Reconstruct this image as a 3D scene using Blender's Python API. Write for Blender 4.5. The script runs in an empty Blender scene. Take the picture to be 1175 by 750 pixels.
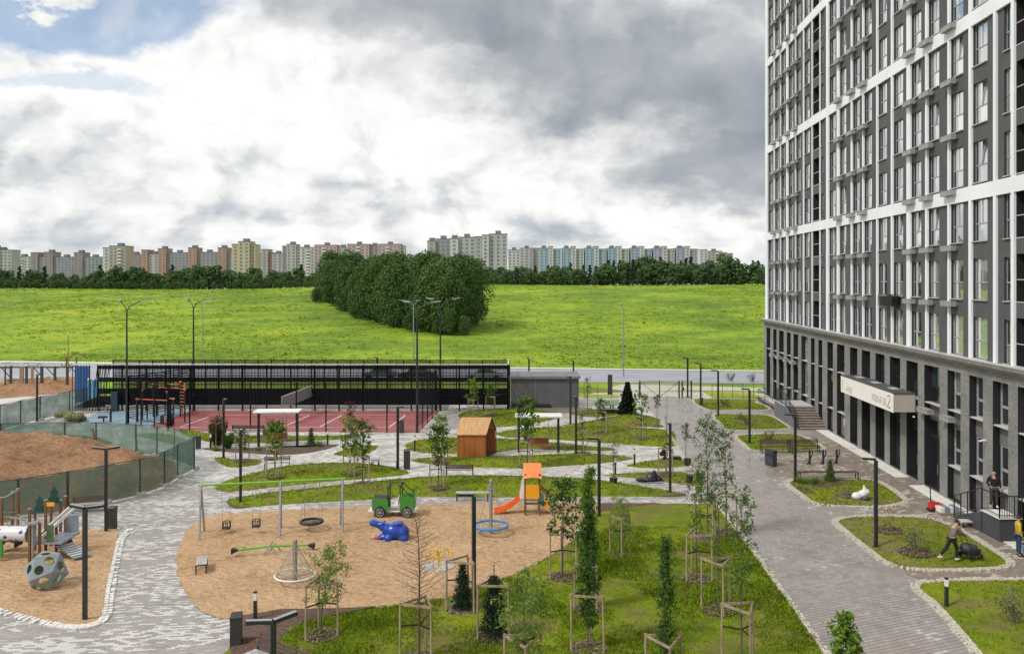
import bpy, bmesh, math, random
from mathutils import Vector, Matrix, noise as mnoise
random.seed(11)
R = random.Random(7)
PI = math.pi
F, H, HY, CX = 1000.0, 12.0, 321.0, 587.5
scene = bpy.context.scene
COL = scene.collection

def P(x, y, z=0.0):
    Y = F * (H - z) / (y - HY)
    return Vector(((x - CX) * Y / F, Y, z))

def PY(x, Y, y):
    return Vector(((x - CX) * Y / F, Y, H - (y - HY) * Y / F))

# ------------------------------------------------------------------ objects
def tag(o, label=None, cat=None, group=None, kind=None):
    if label: o['label'] = label
    if cat: o['category'] = cat
    if group: o['group'] = group
    if kind: o['kind'] = kind
    return o

def thing(name, label, cat, loc=(0, 0, 0), rz=0.0, group=None):
    o = bpy.data.objects.new(name, None)
    o.empty_display_size = 0.2
    COL.objects.link(o)
    o.location = loc
    o.rotation_euler = (0, 0, rz)
    return tag(o, label, cat, group)

def children(o):
    return KIDS.get(o.name, [])
KIDS = {}

def link_child(o, parent):
    o.parent = parent
    KIDS.setdefault(parent.name, []).append(o)

def copy_tree(o, parent=None):
    c = o.copy()
    COL.objects.link(c)
    if parent is not None:
        link_child(c, parent)
    for ch in list(children(o)):
        copy_tree(ch, c)
    return c

def place(proto, loc, rz=0.0, s=1.0, label=None, group=None, first=None):
    """copy a prototype thing (or use the prototype itself the first time)"""
    if not proto.get('_used'):
        o = proto
        proto['_used'] = 1
        USED.append(proto)
    else:
        o = copy_tree(proto)
        if '_used' in o.keys(): del o['_used']
    o.location = loc
    o.rotation_euler = (0, 0, rz)
    o.scale = (s, s, s) if not hasattr(s, '__len__') else s
    if label: o['label'] = label
    if group: o['group'] = group
    return o
USED = []

class MB:
    def __init__(self):
        self.v, self.f, self.m = [], [], []
    def add(self, vs, fs, mi=0):
        b = len(self.v)
        self.v.extend([tuple(q) for q in vs])
        for f in fs:
            self.f.append(tuple(b + i for i in f)); self.m.append(mi)
        return self
    def boxb(self, x0, x1, y0, y1, z0, z1, mi=0):
        vs = [(x0,y0,z0),(x1,y0,z0),(x1,y1,z0),(x0,y1,z0),(x0,y0,z1),(x1,y0,z1),(x1,y1,z1),(x0,y1,z1)]
        return self.add(vs, [(0,3,2,1),(4,5,6,7),(0,1,5,4),(1,2,6,5),(2,3,7,6),(3,0,4,7)], mi)
    def box(self, c, s, rz=0.0, mi=0, rx=0.0, ry=0.0):
        M3 = Matrix.Rotation(rz, 3, 'Z') @ Matrix.Rotation(ry, 3, 'Y') @ Matrix.Rotation(rx, 3, 'X')
        c = Vector(c); h = [q / 2 for q in s]
        vs = [c + M3 @ Vector((a*h[0], b*h[1], d*h[2])) for d in (-1,1) for a, b in ((-1,-1),(1,-1),(1,1),(-1,1))]
        return self.add(vs, [(0,3,2,1),(4,5,6,7),(0,1,5,4),(1,2,6,5),(2,3,7,6),(3,0,4,7)], mi)
    def bar(self, p0, p1, w, h=None, mi=0, up=(0,0,1)):
        h = h or w
        p0, p1 = Vector(p0), Vector(p1)
        d = (p1 - p0).normalized(); up = Vector(up)
        if abs(d.dot(up)) > 0.98: up = Vector((0,1,0))
        a = d.cross(up).normalized(); b = a.cross(d).normalized()
        vs = []
        for p in (p0, p1):
            for s, t in ((-1,-1),(1,-1),(1,1),(-1,1)):
                vs.append(p + a*(s*w/2) + b*(t*h/2))
        return self.add(vs, [(0,1,2,3),(7,6,5,4),(0,4,5,1),(1,5,6,2),(2,6,7,3),(3,7,4,0)], mi)
    def tube(self, pts, r, seg=6, cap=True, mi=0, closed=False):
        pts = [Vector(p) for p in pts]; n = len(pts)
        rr = r if hasattr(r, '__len__') else [r]*n
        vs, fs = [], []
        prev = None
        for i, p in enumerate(pts):
            if closed: d = (pts[(i+1) % n] - pts[i-1])
            else: d = pts[min(i+1, n-1)] - pts[max(i-1, 0)]
            d = d.normalized() if d.length > 1e-9 else Vector((0,0,1))
            ref = prev if prev is not None else (Vector((1,0,0)) if abs(d.x) < .9 else Vector((0,1,0)))
            a = (ref - d * ref.dot(d))
            a = a.normalized() if a.length > 1e-6 else d.orthogonal().normalized()
            b = d.cross(a); prev = a
            for k in range(seg):
                t = 2*PI*k/seg
                vs.append(p + (a*math.cos(t) + b*math.sin(t)) * rr[i])
        m = n if closed else n-1
        for i in range(m):
            j = (i+1) % n
            for k in range(seg):
                l = (k+1) % seg
                fs.append((i*seg+k, i*seg+l, j*seg+l, j*seg+k))
        if cap and not closed:
            fs.append(tuple(range(seg))[::-1]); fs.append(tuple((n-1)*seg+k for k in range(seg)))
        return self.add(vs, fs, mi)
    def ring(self, c, rad, r, seg=28, sub=6, mi=0, tilt=None):
        M3 = tilt or Matrix.Identity(3)
        pts = [Vector(c) + M3 @ Vector((rad*math.cos(2*PI*k/seg), rad*math.sin(2*PI*k/seg), 0)) for k in range(seg)]
        return self.tube(pts, r, sub, False, mi, closed=True)
    def lathe(self, prof, c=(0,0,0), seg=20, mi=0):
        c = Vector(c); n = len(prof); vs = []; fs = []
        for r, z in prof:
            for k in range(seg):
                t = 2*PI*k/seg
                vs.append(c + Vector((r*math.cos(t), r*math.sin(t), z)))
        for i in range(n-1):
            for k in range(seg):
                l = (k+1) % seg
                fs.append((i*seg+k, i*seg+l, (i+1)*seg+l, (i+1)*seg+k))
        fs.append(tuple(range(seg))[::-1]); fs.append(tuple((n-1)*seg+k for k in range(seg)))
        return self.add(vs, fs, mi)
    def prism(self, poly, z0, z1, mi=0, side=True):
        n = len(poly)
        vs = [(p[0], p[1], z0) for p in poly] + [(p[0], p[1], z1) for p in poly]
        fs = [tuple(range(n, 2*n))]
        if side:
            fs += [(i, (i+1) % n, n+(i+1) % n, n+i) for i in range(n)]
            fs += [tuple(range(n))[::-1]]
        return self.add(vs, fs, mi)
    def plate(self, poly, origin, ax, ay, th, mi=0):
        """prism of a 2D outline in the plane (ax, ay), thickness th along ax x ay"""
        o = Vector(origin); ax = Vector(ax); ay = Vector(ay); nn = ax.cross(ay).normalized()*th/2
        n = len(poly)
        vs = [o + ax*p[0] + ay*p[1] - nn for p in poly] + [o + ax*p[0] + ay*p[1] + nn for p in poly]
        fs = [tuple(range(n, 2*n)), tuple(range(n))[::-1]] + [(i, (i+1) % n, n+(i+1) % n, n+i) for i in range(n)]
        return self.add(vs, fs, mi)
    def ball(self, c, r, su=12, sv=8, mi=0, rot=None):
        c = Vector(c); r = r if hasattr(r, '__len__') else (r, r, r)
        M3 = rot or Matrix.Identity(3)
        vs = []; fs = []
        for i in range(sv+1):
            ph = PI*i/sv
            for k in range(su):
                t = 2*PI*k/su
                vs.append(c + M3 @ Vector((r[0]*math.sin(ph)*math.cos(t), r[1]*math.sin(ph)*math.sin(t), -r[2]*math.cos(ph))))
        for i in range(sv):
            for k in range(su):
                l = (k+1) % su
                fs.append((i*su+k, i*su+l, (i+1)*su+l, (i+1)*su+k))
        return self.add(vs, fs, mi)
    def leaf(self, p, s, up=0.35, rnd=R, asp=0.6):
        n = Vector((rnd.gauss(0,1), rnd.gauss(0,1), rnd.gauss(up,1)))
        n = n.normalized() if n.length > 1e-6 else Vector((0,0,1))
        a = n.orthogonal().normalized(); a.rotate(Matrix.Rotation(rnd.random()*6.28, 3, n))
        b = n.cross(a)
        p = Vector(p); a = a*s*.5; b = b*s*.5*asp
        self.add([p-a, p-b*1.0+a*.1, p+a, p+b*1.0+a*.1], [(0,1,2,3)])
    def quad(self, a, b, c, d, mi=0):
        return self.add([a, b, c, d], [(0,1,2,3)], mi)
    def mesh(self, name, mats, smooth=False):
        me = bpy.data.meshes.new(name)
        me.from_pydata([tuple(q) for q in self.v], [], self.f)
        mats = mats if isinstance(mats, (list, tuple)) else [mats]
        for m in mats: me.materials.append(m)
        if len(mats) > 1: me.polygons.foreach_set('material_index', self.m)
        if smooth: me.polygons.foreach_set('use_smooth', [True]*len(self.f))
        me.update()
        return me
    def build(self, name, mats, parent=None, smooth=False, label=None, loc=None):
        o = bpy.data.objects.new(name, self.mesh(name, mats, smooth))
        COL.objects.link(o)
        if loc is not None: o.location = loc
        if parent is not None: link_child(o, parent)
        if label: o['label'] = label
        return o

def struct(mb, name, mats, smooth=False, label=None):
    o = mb.build(name, mats, None, smooth, label)
    o['kind'] = 'structure'
    return o

def bevel(o, w=0.01, seg=2):
    m = o.modifiers.new('bevel', 'BEVEL'); m.width = w; m.segments = seg; m.limit_method = 'ANGLE'
    return o

def smooth_loop(pts, k=6):
    n = len(pts); out = []
    for i in range(n):
        p0, p1, p2, p3 = (Vector(pts[(i+j) % n][:2]) for j in (-1, 0, 1, 2))
        for s in range(k):
            t = s/k
            out.append(0.5*((2*p1) + (p2-p0)*t + (2*p0-5*p1+4*p2-p3)*t*t + (3*p1-p0-3*p2+p3)*t*t*t))
    return out

def in_poly(x, y, poly):
    c = False; j = len(poly)-1
    for i in range(len(poly)):
        xi, yi = poly[i][0], poly[i][1]; xj, yj = poly[j][0], poly[j][1]
        if (yi > y) != (yj > y) and x < (xj-xi)*(y-yi)/(yj-yi+1e-12)+xi: c = not c
        j = i
    return c

def edge_dist(x, y, poly):
    best = 1e9; n = len(poly)
    for i in range(n):
        ax, ay = poly[i][0], poly[i][1]; bx, by = poly[(i+1) % n][0], poly[(i+1) % n][1]
        dx, dy = bx-ax, by-ay; L = dx*dx+dy*dy+1e-12
        t = max(0, min(1, ((x-ax)*dx+(y-ay)*dy)/L))
        d = (x-ax-t*dx)**2+(y-ay-t*dy)**2
        if d < best: best = d
    return math.sqrt(best)

def smooth01(t):
    t = max(0.0, min(1.0, t)); return t*t*(3-2*t)

# ------------------------------------------------------------------ materials
class NT:
    def __init__(self, tree): self.t = tree; self.N = tree.nodes; self.L = tree.links
    def n(self, typ, **kw):
        nd = self.N.new(typ)
        for k, v in kw.items():
            if k in nd.inputs.keys() if isinstance(k, str) else False: pass
            setattr(nd, k, v)
        return nd
    def set(self, nd, key, val):
        s = nd.inputs[key]
        if isinstance(val, bpy.types.NodeSocket): self.L.new(val, s)
        elif hasattr(val, '__len__') and len(val) == 3 and s.type == 'RGBA': s.default_value = (*val, 1)
        else: s.default_value = val
    def math(self, op, a, b=0.0, c=None, clamp=False):
        nd = self.N.new('ShaderNodeMath'); nd.operation = op; nd.use_clamp = clamp
        self.set(nd, 0, a); self.set(nd, 1, b)
        if c is not None: self.set(nd, 2, c)
        return nd.outputs[0]
    def noise(self, vec, scale, detail=4, rough=.55, dist=0.0):
        nd = self.N.new('ShaderNodeTexNoise')
        self.set(nd, 'Vector', vec); nd.inputs['Scale'].default_value = scale
        nd.inputs['Detail'].default_value = detail; nd.inputs['Roughness'].default_value = rough
        nd.inputs['Distortion'].default_value = dist
        return nd.outputs[0]
    def ramp(self, fac, stops, interp='LINEAR'):
        nd = self.N.new('ShaderNodeValToRGB'); self.set(nd, 0, fac)
        cr = nd.color_ramp; cr.interpolation = interp
        while len(cr.elements) < len(stops): cr.elements.new(0.5)
        for e, (p, c) in zip(cr.elements, stops):
            e.position = p; e.color = (*c, 1) if len(c) == 3 else c
        return nd.outputs[0]
    def maprange(self, v, a, b, c=0.0, d=1.0, clamp=True, smooth=False):
        nd = self.N.new('ShaderNodeMapRange'); nd.clamp = clamp
        if smooth: nd.interpolation_type = 'SMOOTHSTEP'
        self.set(nd, 0, v)
        for i, q in enumerate((a, b, c, d)): nd.inputs[i+1].default_value = q
        return nd.outputs[0]
    def mix(self, fac, a, b, blend='MIX'):
        nd = self.N.new('ShaderNodeMix'); nd.data_type = 'RGBA'; nd.blend_type = blend
        self.set(nd, 0, fac); self.set(nd, 6, a); self.set(nd, 7, b)
        return nd.outputs[2]
    def xyz(self, v):
        nd = self.N.new('ShaderNodeSeparateXYZ'); self.set(nd, 0, v); return nd.outputs
    def comb(self, x, y, z=0.0):
        nd = self.N.new('ShaderNodeCombineXYZ'); self.set(nd, 0, x); self.set(nd, 1, y); self.set(nd, 2, z); return nd.outputs[0]
    def mapping(self, vec, scale=(1,1,1), rot=(0,0,0), loc=(0,0,0)):
        nd = self.N.new('ShaderNodeMapping'); self.set(nd, 0, vec)
        nd.inputs['Scale'].default_value = scale; nd.inputs['Rotation'].default_value = rot; nd.inputs['Location'].default_value = loc
        return nd.outputs[0]

MATS = {}
def newmat(name):
    m = bpy.data.materials.new(name); m.use_nodes = True
    t = NT(m.node_tree); b = m.node_tree.nodes['Principled BSDF']
    return m, t, b

def setbump(t, b, h, strength=.5, dist=.02):
    nd = t.n('ShaderNodeBump'); nd.inputs['Strength'].default_value = strength; nd.inputs['Distance'].default_value = dist
    t.set(nd, 'Height', h); t.L.new(nd.outputs[0], b.inputs['Normal'])

def world_pos(t): return t.n('ShaderNodeNewGeometry').outputs['Position']
def obj_pos(t): return t.n('ShaderNodeTexCoord').outputs['Object']

def M(name, c, c2=None, scale=4.0, rough=.65, bump=0.0, metal=0.0, spec=.4, stretch=(1,1,1), world=False, detail=5, lo=.35, hi=.65, bscale=None):
    """paint / wood / metal / stone with a broken-up base colour"""
    m, t, b = newmat(name)
    c2 = c2 or tuple(q*.78 for q in c)
    v = world_pos(t) if world else obj_pos(t)
    v = t.mapping(v, stretch)
    n = t.noise(v, scale, detail, .6)
    t.set(b, 'Base Color', t.ramp(n, [(lo, c2), (hi, c)]))
    b.inputs['Roughness'].default_value = rough; b.inputs['Metallic'].default_value = metal
    b.inputs['Specular IOR Level'].default_value = spec
    if rough > .15: t.set(b, 'Roughness', t.maprange(n, .3, .7, min(1, rough*1.1), rough*.85))
    if bump: setbump(t, b, t.noise(v, bscale or scale*4, 4), .6, bump)
    return m

def leafmat(name, cols, rough=.55, trans=.25):
    """foliage: every leaf gets its own colour, a little light comes through"""
    m, t, b = newmat(name)
    g = t.n('ShaderNodeNewGeometry')
    oi = t.n('ShaderNodeObjectInfo')
    big = t.noise(t.n('ShaderNodeTexCoord').outputs['Object'], .35, 2)
    r = t.math('ADD', t.math('MULTIPLY', g.outputs['Random Per Island'], .6), t.math('MULTIPLY', big, .4))
    r = t.math('ADD', r, t.math('MULTIPLY', t.math('SUBTRACT', oi.outputs['Random'], .5), .18))
    k = len(cols)
    c = t.ramp(r, [(.1 + .8*i/(k-1), q) for i, q in enumerate(cols)])
    t.set(b, 'Base Color', c)
    b.inputs['Roughness'].default_value = max(rough, .7); b.inputs['Specular IOR Level'].default_value = .08
    tr = t.n('ShaderNodeBsdfTranslucent'); t.L.new(c, tr.inputs[0])
    mx = t.n('ShaderNodeMixShader'); mx.inputs[0].default_value = trans
    t.L.new(b.outputs[0], mx.inputs[1]); t.L.new(tr.outputs[0], mx.inputs[2])
    out = [n for n in m.node_tree.nodes if n.type == 'OUTPUT_MATERIAL'][0]
    t.L.new(mx.outputs[0], out.inputs[0])
    return m

def grassmat(name, cols, soil=(.13,.095,.055), soil_amt=.35, fine=14.0, mid=1.6, big=.22, span=(.36, .28)):
    m, t, b = newmat(name)
    v = world_pos(t)
    n1 = t.noise(v, big, 4, .6); n2 = t.noise(v, mid, 5, .65); n3 = t.noise(v, fine, 4, .7)
    s = t.math('ADD', t.math('MULTIPLY', n1, .42), t.math('ADD', t.math('MULTIPLY', n2, .36), t.math('MULTIPLY', n3, .22)))
    k = len(cols)
    c = t.ramp(s, [(span[0]+span[1]*i/(k-1), q) for i, q in enumerate(cols)])
    ns = t.noise(t.mapping(v, loc=(31, 17, 4)), .38, 6, .65)
    mask = t.maprange(ns, 1-soil_amt-.07, 1-soil_amt+.09)
    mask = t.math('MULTIPLY', mask, t.maprange(n3, .35, .6, .5, 1.0))
    c = t.mix(mask, c, soil)
    t.set(b, 'Base Color', c)
    b.inputs['Roughness'].default_value = .9; b.inputs['Specular IOR Level'].default_value = .15
    setbump(t, b, t.math('ADD', n3, n2), .9, .06)
    return m

def pavermat(name, base, dark, light, light_amt, rot=0.0, bw=.4, bh=.2, rough=.6, wet=.3, light2=None):
    """block paving: every block has its own tone, pale blocks come in drifts"""
    m, t, b = newmat(name)
    v = t.mapping(world_pos(t), rot=(0, 0, rot))
    o = t.xyz(v)
    row = t.math('FLOOR', t.math('DIVIDE', o[1], bh))
    off = t.math('MULTIPLY', t.math('MODULO', t.math('ABSOLUTE', row), 2.0), .5)
    colf = t.math('ADD', t.math('DIVIDE', o[0], bw), off)
    cid = t.math('FLOOR', colf)
    wn = t.n('ShaderNodeTexWhiteNoise'); wn.noise_dimensions = '2D'
    t.set(wn, 'Vector', t.comb(cid, row))
    rnd = wn.outputs[0]
    big = t.noise(v, .16, 4, .6)
    drift = t.noise(t.mapping(v, (.35, 1.1, 1), loc=(9, 4, 0)), .55, 5, .65)
    c = t.mix(rnd, dark, base)
    c = t.mix(t.maprange(big, .35, .65), c, t.mix(.5, c, light2 or dark))
    lm = t.math('GREATER_THAN', t.math('ADD', t.math('MULTIPLY', rnd, .33), drift), 1.0-light_amt)
    c = t.mix(lm, c, light)
    # joints
    fx = t.math('FRACT', colf); fy = t.math('FRACT', t.math('DIVIDE', o[1], bh))
    jx = t.math('LESS_THAN', t.math('MINIMUM', fx, t.math('SUBTRACT', 1.0, fx)), .02)
    jy = t.math('LESS_THAN', t.math('MINIMUM', fy, t.math('SUBTRACT', 1.0, fy)), .09)
    j = t.math('MAXIMUM', jx, jy)
    c = t.mix(t.math('MULTIPLY', j, .75), c, tuple(q*.35 for q in dark))
    st = t.noise(v, .9, 6, .7)
    c = t.mix(t.maprange(st, .5, .72, 0, .35), c, (.10, .085, .07))
    t.set(b, 'Base Color', c)
    rr = t.maprange(t.noise(t.mapping(v, loc=(3, 8, 0)), .3, 4, .6), .4, .62, rough, rough-wet)
    t.set(b, 'Roughness', rr)
    b.inputs['Specular IOR Level'].default_value = .45
    setbump(t, b, t.math('SUBTRACT', t.math('MULTIPLY', rnd, .3), j), .5, .006)
    return m
# ------------------------------------------------------------------ camera, sun, sky
cam = bpy.data.cameras.new('camera'); cam_o = bpy.data.objects.new('camera', cam); COL.objects.link(cam_o)
cam_o.location = (0, 0, H); cam_o.rotation_euler = (PI/2, 0, 0)
cam.lens = 36*F/1175; cam.sensor_width = 36; cam.shift_y = -(375-HY)/1175; cam.clip_start = .3; cam.clip_end = 9000
scene.camera = cam_o
scene.view_settings.view_transform = 'Standard'; scene.view_settings.look = 'None'; scene.view_settings.exposure = 0; scene.view_settings.gamma = 1

SUN_EL, SUN_AZ = math.radians(48), math.radians(238)      # azimuth clockwise from +Y: left and behind the camera
sd = Vector((math.sin(SUN_AZ)*math.cos(SUN_EL), math.cos(SUN_AZ)*math.cos(SUN_EL), math.sin(SUN_EL)))
sun = bpy.data.lights.new('sun', 'SUN'); sun.energy = 2.7; sun.angle = math.radians(9); sun.color = (1, .975, .93)
sun_o = bpy.data.objects.new('sun', sun); COL.objects.link(sun_o)
sun_o.rotation_euler = sd.to_track_quat('Z', 'Y').to_euler(); sun_o.location = (-30, -40, 80)

def build_world():
    w = bpy.data.worlds.new('World'); scene.world = w; w.use_nodes = True
    t = NT(w.node_tree); w.node_tree.nodes.clear()
    out = t.n('ShaderNodeOutputWorld')
    sky = t.n('ShaderNodeTexSky'); sky.sky_type = 'NISHITA'; sky.sun_disc = False
    sky.sun_elevation = SUN_EL; sky.sun_rotation = SUN_AZ; sky.altitude = 150
    skybg = t.n('ShaderNodeBackground'); t.L.new(sky.outputs[0], skybg.inputs[0]); skybg.inputs[1].default_value = .15
    d = t.n('ShaderNodeTexCoord').outputs['Generated']
    x, y, z = t.xyz(d)
    az = t.math('ARCTAN2', x, y); el = t.math('ARCSINE', z)
    q = t.comb(az, el, t.math('MULTIPLY', y, .2))
    # puffy noise domains, flatter towards the horizon
    elz = t.math('POWER', t.math('MAXIMUM', el, .004), .75)
    pv = t.comb(t.math('MULTIPLY', az, 2.0), t.math('MULTIPLY', elz, 3.1), t.math('MULTIPLY', y, .35))
    warp = t.n('ShaderNodeTexNoise'); t.set(warp, 'Vector', pv); warp.inputs['Scale'].default_value = 2.6; warp.inputs['Detail'].default_value = 7; warp.inputs['Roughness'].default_value = .6
    wc = t.xyz(warp.outputs['Color'])
    wx = t.math('MULTIPLY', t.math('SUBTRACT', wc[0], .5), .30); wy = t.math('MULTIPLY', t.math('SUBTRACT', wc[1], .5), .17)
    aw = t.math('ADD', az, wx); ew = t.math('ADD', el, wy)
    def blob(px, py, rx, ry, rot=0.0, soft=(1.35, .45)):
        cx = math.atan((px-CX)/F); cy = math.atan((HY-py)/F)
        a = t.math('SUBTRACT', aw, cx); e = t.math('SUBTRACT', ew, cy)
        c, s = math.cos(rot), math.sin(rot)
        u = t.math('ADD', t.math('MULTIPLY', a, c), t.math('MULTIPLY', e, s))
        v = t.math('SUBTRACT', t.math('MULTIPLY', e, c), t.math('MULTIPLY', a, s))
        u = t.math('DIVIDE', u, rx/F); v = t.math('DIVIDE', v, ry/F)
        r = t.math('SQRT', t.math('ADD', t.math('MULTIPLY', u, u), t.math('MULTIPLY', v, v)))
        return t.maprange(r, soft[0], soft[1], 0, 1, smooth=True)
    # billow relief: fractal cells give cauliflower tops, the side towards the sun is brighter
    pw = t.comb(t.math('ADD', t.math('MULTIPLY', az, 1.0), t.math('MULTIPLY', wx, .42)), t.math('ADD', t.math('MULTIPLY', t.math('POWER', t.math('MAXIMUM', el, .002), .82), 1.0), t.math('MULTIPLY', wy, .42)), t.math('MULTIPLY', y, .2))
    def puff(scale, off, detail=3.5):
        r = []
        for o_ in ((0, 0), (-off, off*1.3)):
            nd = t.n('ShaderNodeTexVoronoi'); nd.feature = 'F1'; nd.voronoi_dimensions = '2D'; nd.normalize = False
            t.set(nd, 'Vector', t.mapping(pw, loc=(4.2+o_[0], 2.3+o_[1], .5)))
            nd.inputs['Scale'].default_value = scale; nd.inputs['Detail'].default_value = detail; nd.inputs['Roughness'].default_value = .5
            r.append(t.math('SUBTRACT', 1.0, nd.outputs['Distance']))
        return r[0], t.math('SUBTRACT', r[0], r[1])
    h1, p1 = puff(7.5, .030)
    h2, p2 = puff(17.0, .013)
    n1 = t.noise(t.mapping(pw, loc=(3.1, 1.7, .4)), 4.2, 7, .5, .2)
    n2 = t.noise(t.mapping(pw, loc=(1.1, 5.7, .4)), 13, 7, .55, .2)
    strat = t.noise(t.mapping(q, (1.5, 10, 1), loc=(.3, 2.2, 0)), 2.6, 7, .55, .5)
    base = t.math('ADD', .865, t.math('MULTIPLY', t.math('SUBTRACT', n1, .5), .6))
    base = t.math('ADD', base, t.math('MULTIPLY', p1, .44))
    base = t.math('ADD', base, t.math('MULTIPLY', p2, .26))
    bright = t.math('MAXIMUM', blob(330, 100, 300, 95, soft=(1.25, .4)), t.math('MAXIMUM', blob(600, 200, 140, 60, soft=(1.3, .3)), blob(60, 110, 160, 45, soft=(1.3, .4))))
    base = t.math('ADD', base, t.math('MULTIPLY', bright, .13))
    low = t.math('MULTIPLY', t.maprange(el, .150, .085, 0, 1, smooth=True), t.maprange(el, .008, .045, .0, 1, smooth=True))
    base = t.math('SUBTRACT', base, t.math('MULTIPLY', low, t.maprange(strat, .38, .64, -.05, .20)))
    base = t.math('SUBTRACT', base, t.math('MULTIPLY', blob(20, 190, 95, 40), .15))
    base = t.math('SUBTRACT', base, t.math('MULTIPLY', blob(215, 205, 45, 35), .08))
    base = t.math('SUBTRACT', base, t.math('MULTIPLY', blob(440, 175, 40, 30), .10))
    base = t.math('ADD', base, t.math('MULTIPLY', blob(120, -210, 520, 190, soft=(1.2, .6)), .35))  # unseen bright cloud above the view, added to brighten the window reflections
    # the big rain cloud
    dark = t.math('MAXIMUM', blob(760, 95, 330, 90, -.22), t.math('MAXIMUM', blob(520, 22, 250, 52, -.12), blob(860, 195, 130, 48, 0)))
    dark = t.math('MAXIMUM', dark, t.math('MULTIPLY', blob(1100, 60, 260, 150), .8))
    dl = t.noise(t.mapping(pw, (1, 1.5, 1), loc=(5, 2, 0)), 5.5, 6, .5, .4)
    dl = t.math('ADD', t.maprange(dl, .32, .68, .0, .75), t.math('MULTIPLY', p1, .35))
    dl = t.math('ADD', dl, t.math('MULTIPLY', blob(700, 20, 210, 28), .25))
    dl = t.math('SUBTRACT', dl, t.math('MULTIPLY', blob(740, 110, 170, 50), .30))
    darkcol = t.ramp(dl, [(0, (.26,.295,.34)), (.5, (.385,.415,.46)), (1, (.63,.645,.665))])
    shade = t.maprange(base, .45, 1.08, 0, 1)
    white = t.ramp(shade, [(0, (.48,.52,.57)), (.25, (.64,.67,.70)), (.5, (.83,.84,.84)), (.72, (.96,.955,.94)), (1, (1.06,1.05,1.03))])
    col = t.mix(t.math('MULTIPLY', dark, .93), white, darkcol)
    hz = t.maprange(el, .05, .0, 0, .55, smooth=True)
    col = t.mix(hz, col, (.82, .85, .87))
    cbg = t.n('ShaderNodeBackground'); t.L.new(col, cbg.inputs[0]); cbg.inputs[1].default_value = 1.0
    # blue gap top left, with a thin white streak through it
    gap = t.math('MAXIMUM', blob(75, 25, 165, 62, 0, (1.12, .72)), t.math('MULTIPLY', blob(110, 118, 110, 16, 0, (1.2, .6)), .55))
    wisp = t.math('MAXIMUM', blob(50, 30, 42, 10, 0, (1.2, .5)), t.math('MULTIPLY', t.maprange(n2, .45, .75), .45))
    gap = t.math('MULTIPLY', gap, t.math('SUBTRACT', 1.0, wisp))
    # blue is thinned by haze
    mx = t.n('ShaderNodeMixShader'); t.L.new(t.math('MULTIPLY', gap, .82), mx.inputs[0])
    t.L.new(cbg.outputs[0], mx.inputs[1]); t.L.new(skybg.outputs[0], mx.inputs[2])
    t.L.new(mx.outputs[0], out.inputs[0])
    w.cycles.sampling_method = 'MANUAL'; w.cycles.sample_map_resolution = 512
build_world()

# ------------------------------------------------------------------ materials shared
m_black = M('black_powder_coat', (.022,.023,.026), (.014,.015,.017), 6, .42, spec=.5)
m_dark = M('dark_grey_metal', (.055,.057,.062), (.038,.039,.043), 5, .5)
m_steel = M('galvanised_steel', (.42,.43,.44), (.30,.31,.32), 9, .38, metal=.7)
m_white = M('white_coated_panel', (.74,.73,.71), (.62,.61,.59), 3, .45)
m_stake = M('weathered_stake_wood', (.40,.31,.205), (.22,.165,.11), 9, .8, .006, stretch=(1,1,.15))
m_strap = M('black_rubber_strap', (.02,.02,.02), None, 6, .8)
m_bark = M('sapling_bark', (.14,.11,.085), (.07,.055,.042), 14, .85, .004)
m_slat = M('bench_slat_wood', (.115,.075,.055), (.065,.045,.035), 8, .55, .003, stretch=(.2,1,1))
m_wetslat = M('bench_seat_wet_wood', (.46,.45,.44), (.28,.27,.265), 8, .3, .003, stretch=(.3,1,1))
m_concrete = M('pale_concrete', (.50,.48,.44), (.36,.345,.315), 2.2, .8, .01, world=True)
m_mulchm, _t, _b = newmat('bark_mulch')
_v = world_pos(_t)
_vr = _t.n('ShaderNodeTexVoronoi'); _t.set(_vr, 'Vector', _t.mapping(_v, (1, 2.2, 1), rot=(0,0,.6))); _vr.inputs['Scale'].default_value = 11
_c = _t.mix(_vr.outputs['Color'], (.05,.026,.016), (.21,.125,.085))
_t.set(_b, 'Base Color', _t.mix(_t.maprange(_t.noise(_v, 9, 5), .35, .7), _c, (.09,.05,.033)))
_b.inputs['Roughness'].default_value = .85; setbump(_t, _b, _vr.outputs['Distance'], 1, .05)

g_field = grassmat('meadow_grass', [(.075,.142,.016), (.130,.215,.017), (.20,.295,.018), (.295,.36,.026)], (.19,.20,.055), .36, fine=.55, mid=.07, big=.014, span=(.405, .19))
g_lawn = grassmat('mown_lawn', [(.060,.10,.008), (.120,.165,.009), (.185,.225,.010), (.25,.275,.02)], (.185,.135,.060), .46)
g_young = grassmat('young_lawn', [(.075,.105,.010), (.14,.165,.012), (.20,.22,.014), (.25,.265,.025)], (.21,.16,.085), .48)
g_verge = grassmat('dry_verge_grass', [(.12,.17,.02), (.24,.29,.035), (.36,.39,.06)], (.36,.36,.12), .45)
p_plaza = pavermat('plaza_paving', (.39,.35,.315), (.275,.25,.23), (.57,.55,.52), .285, rot=-.12, bw=.30, bh=.11, rough=.6, wet=.25)
p_plaza_far = pavermat('plaza_paving_pale', (.49,.455,.415), (.36,.335,.31), (.66,.64,.605), .32, rot=-.1, bw=.30, bh=.12, rough=.55, wet=.3)
p_path = pavermat('avenue_paving', (.385,.345,.325), (.275,.245,.23), (.44,.42,.40), .12, rot=-.40, bw=.30, bh=.20, rough=.55, wet=.38, light2=(.28,.23,.20))
p_apron = pavermat('entrance_paving', (.34,.285,.24), (.22,.18,.15), (.50,.44,.38), .20, rot=-.36, bw=.3, bh=.15, rough=.55, wet=.28, light2=(.25,.18,.125))

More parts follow.
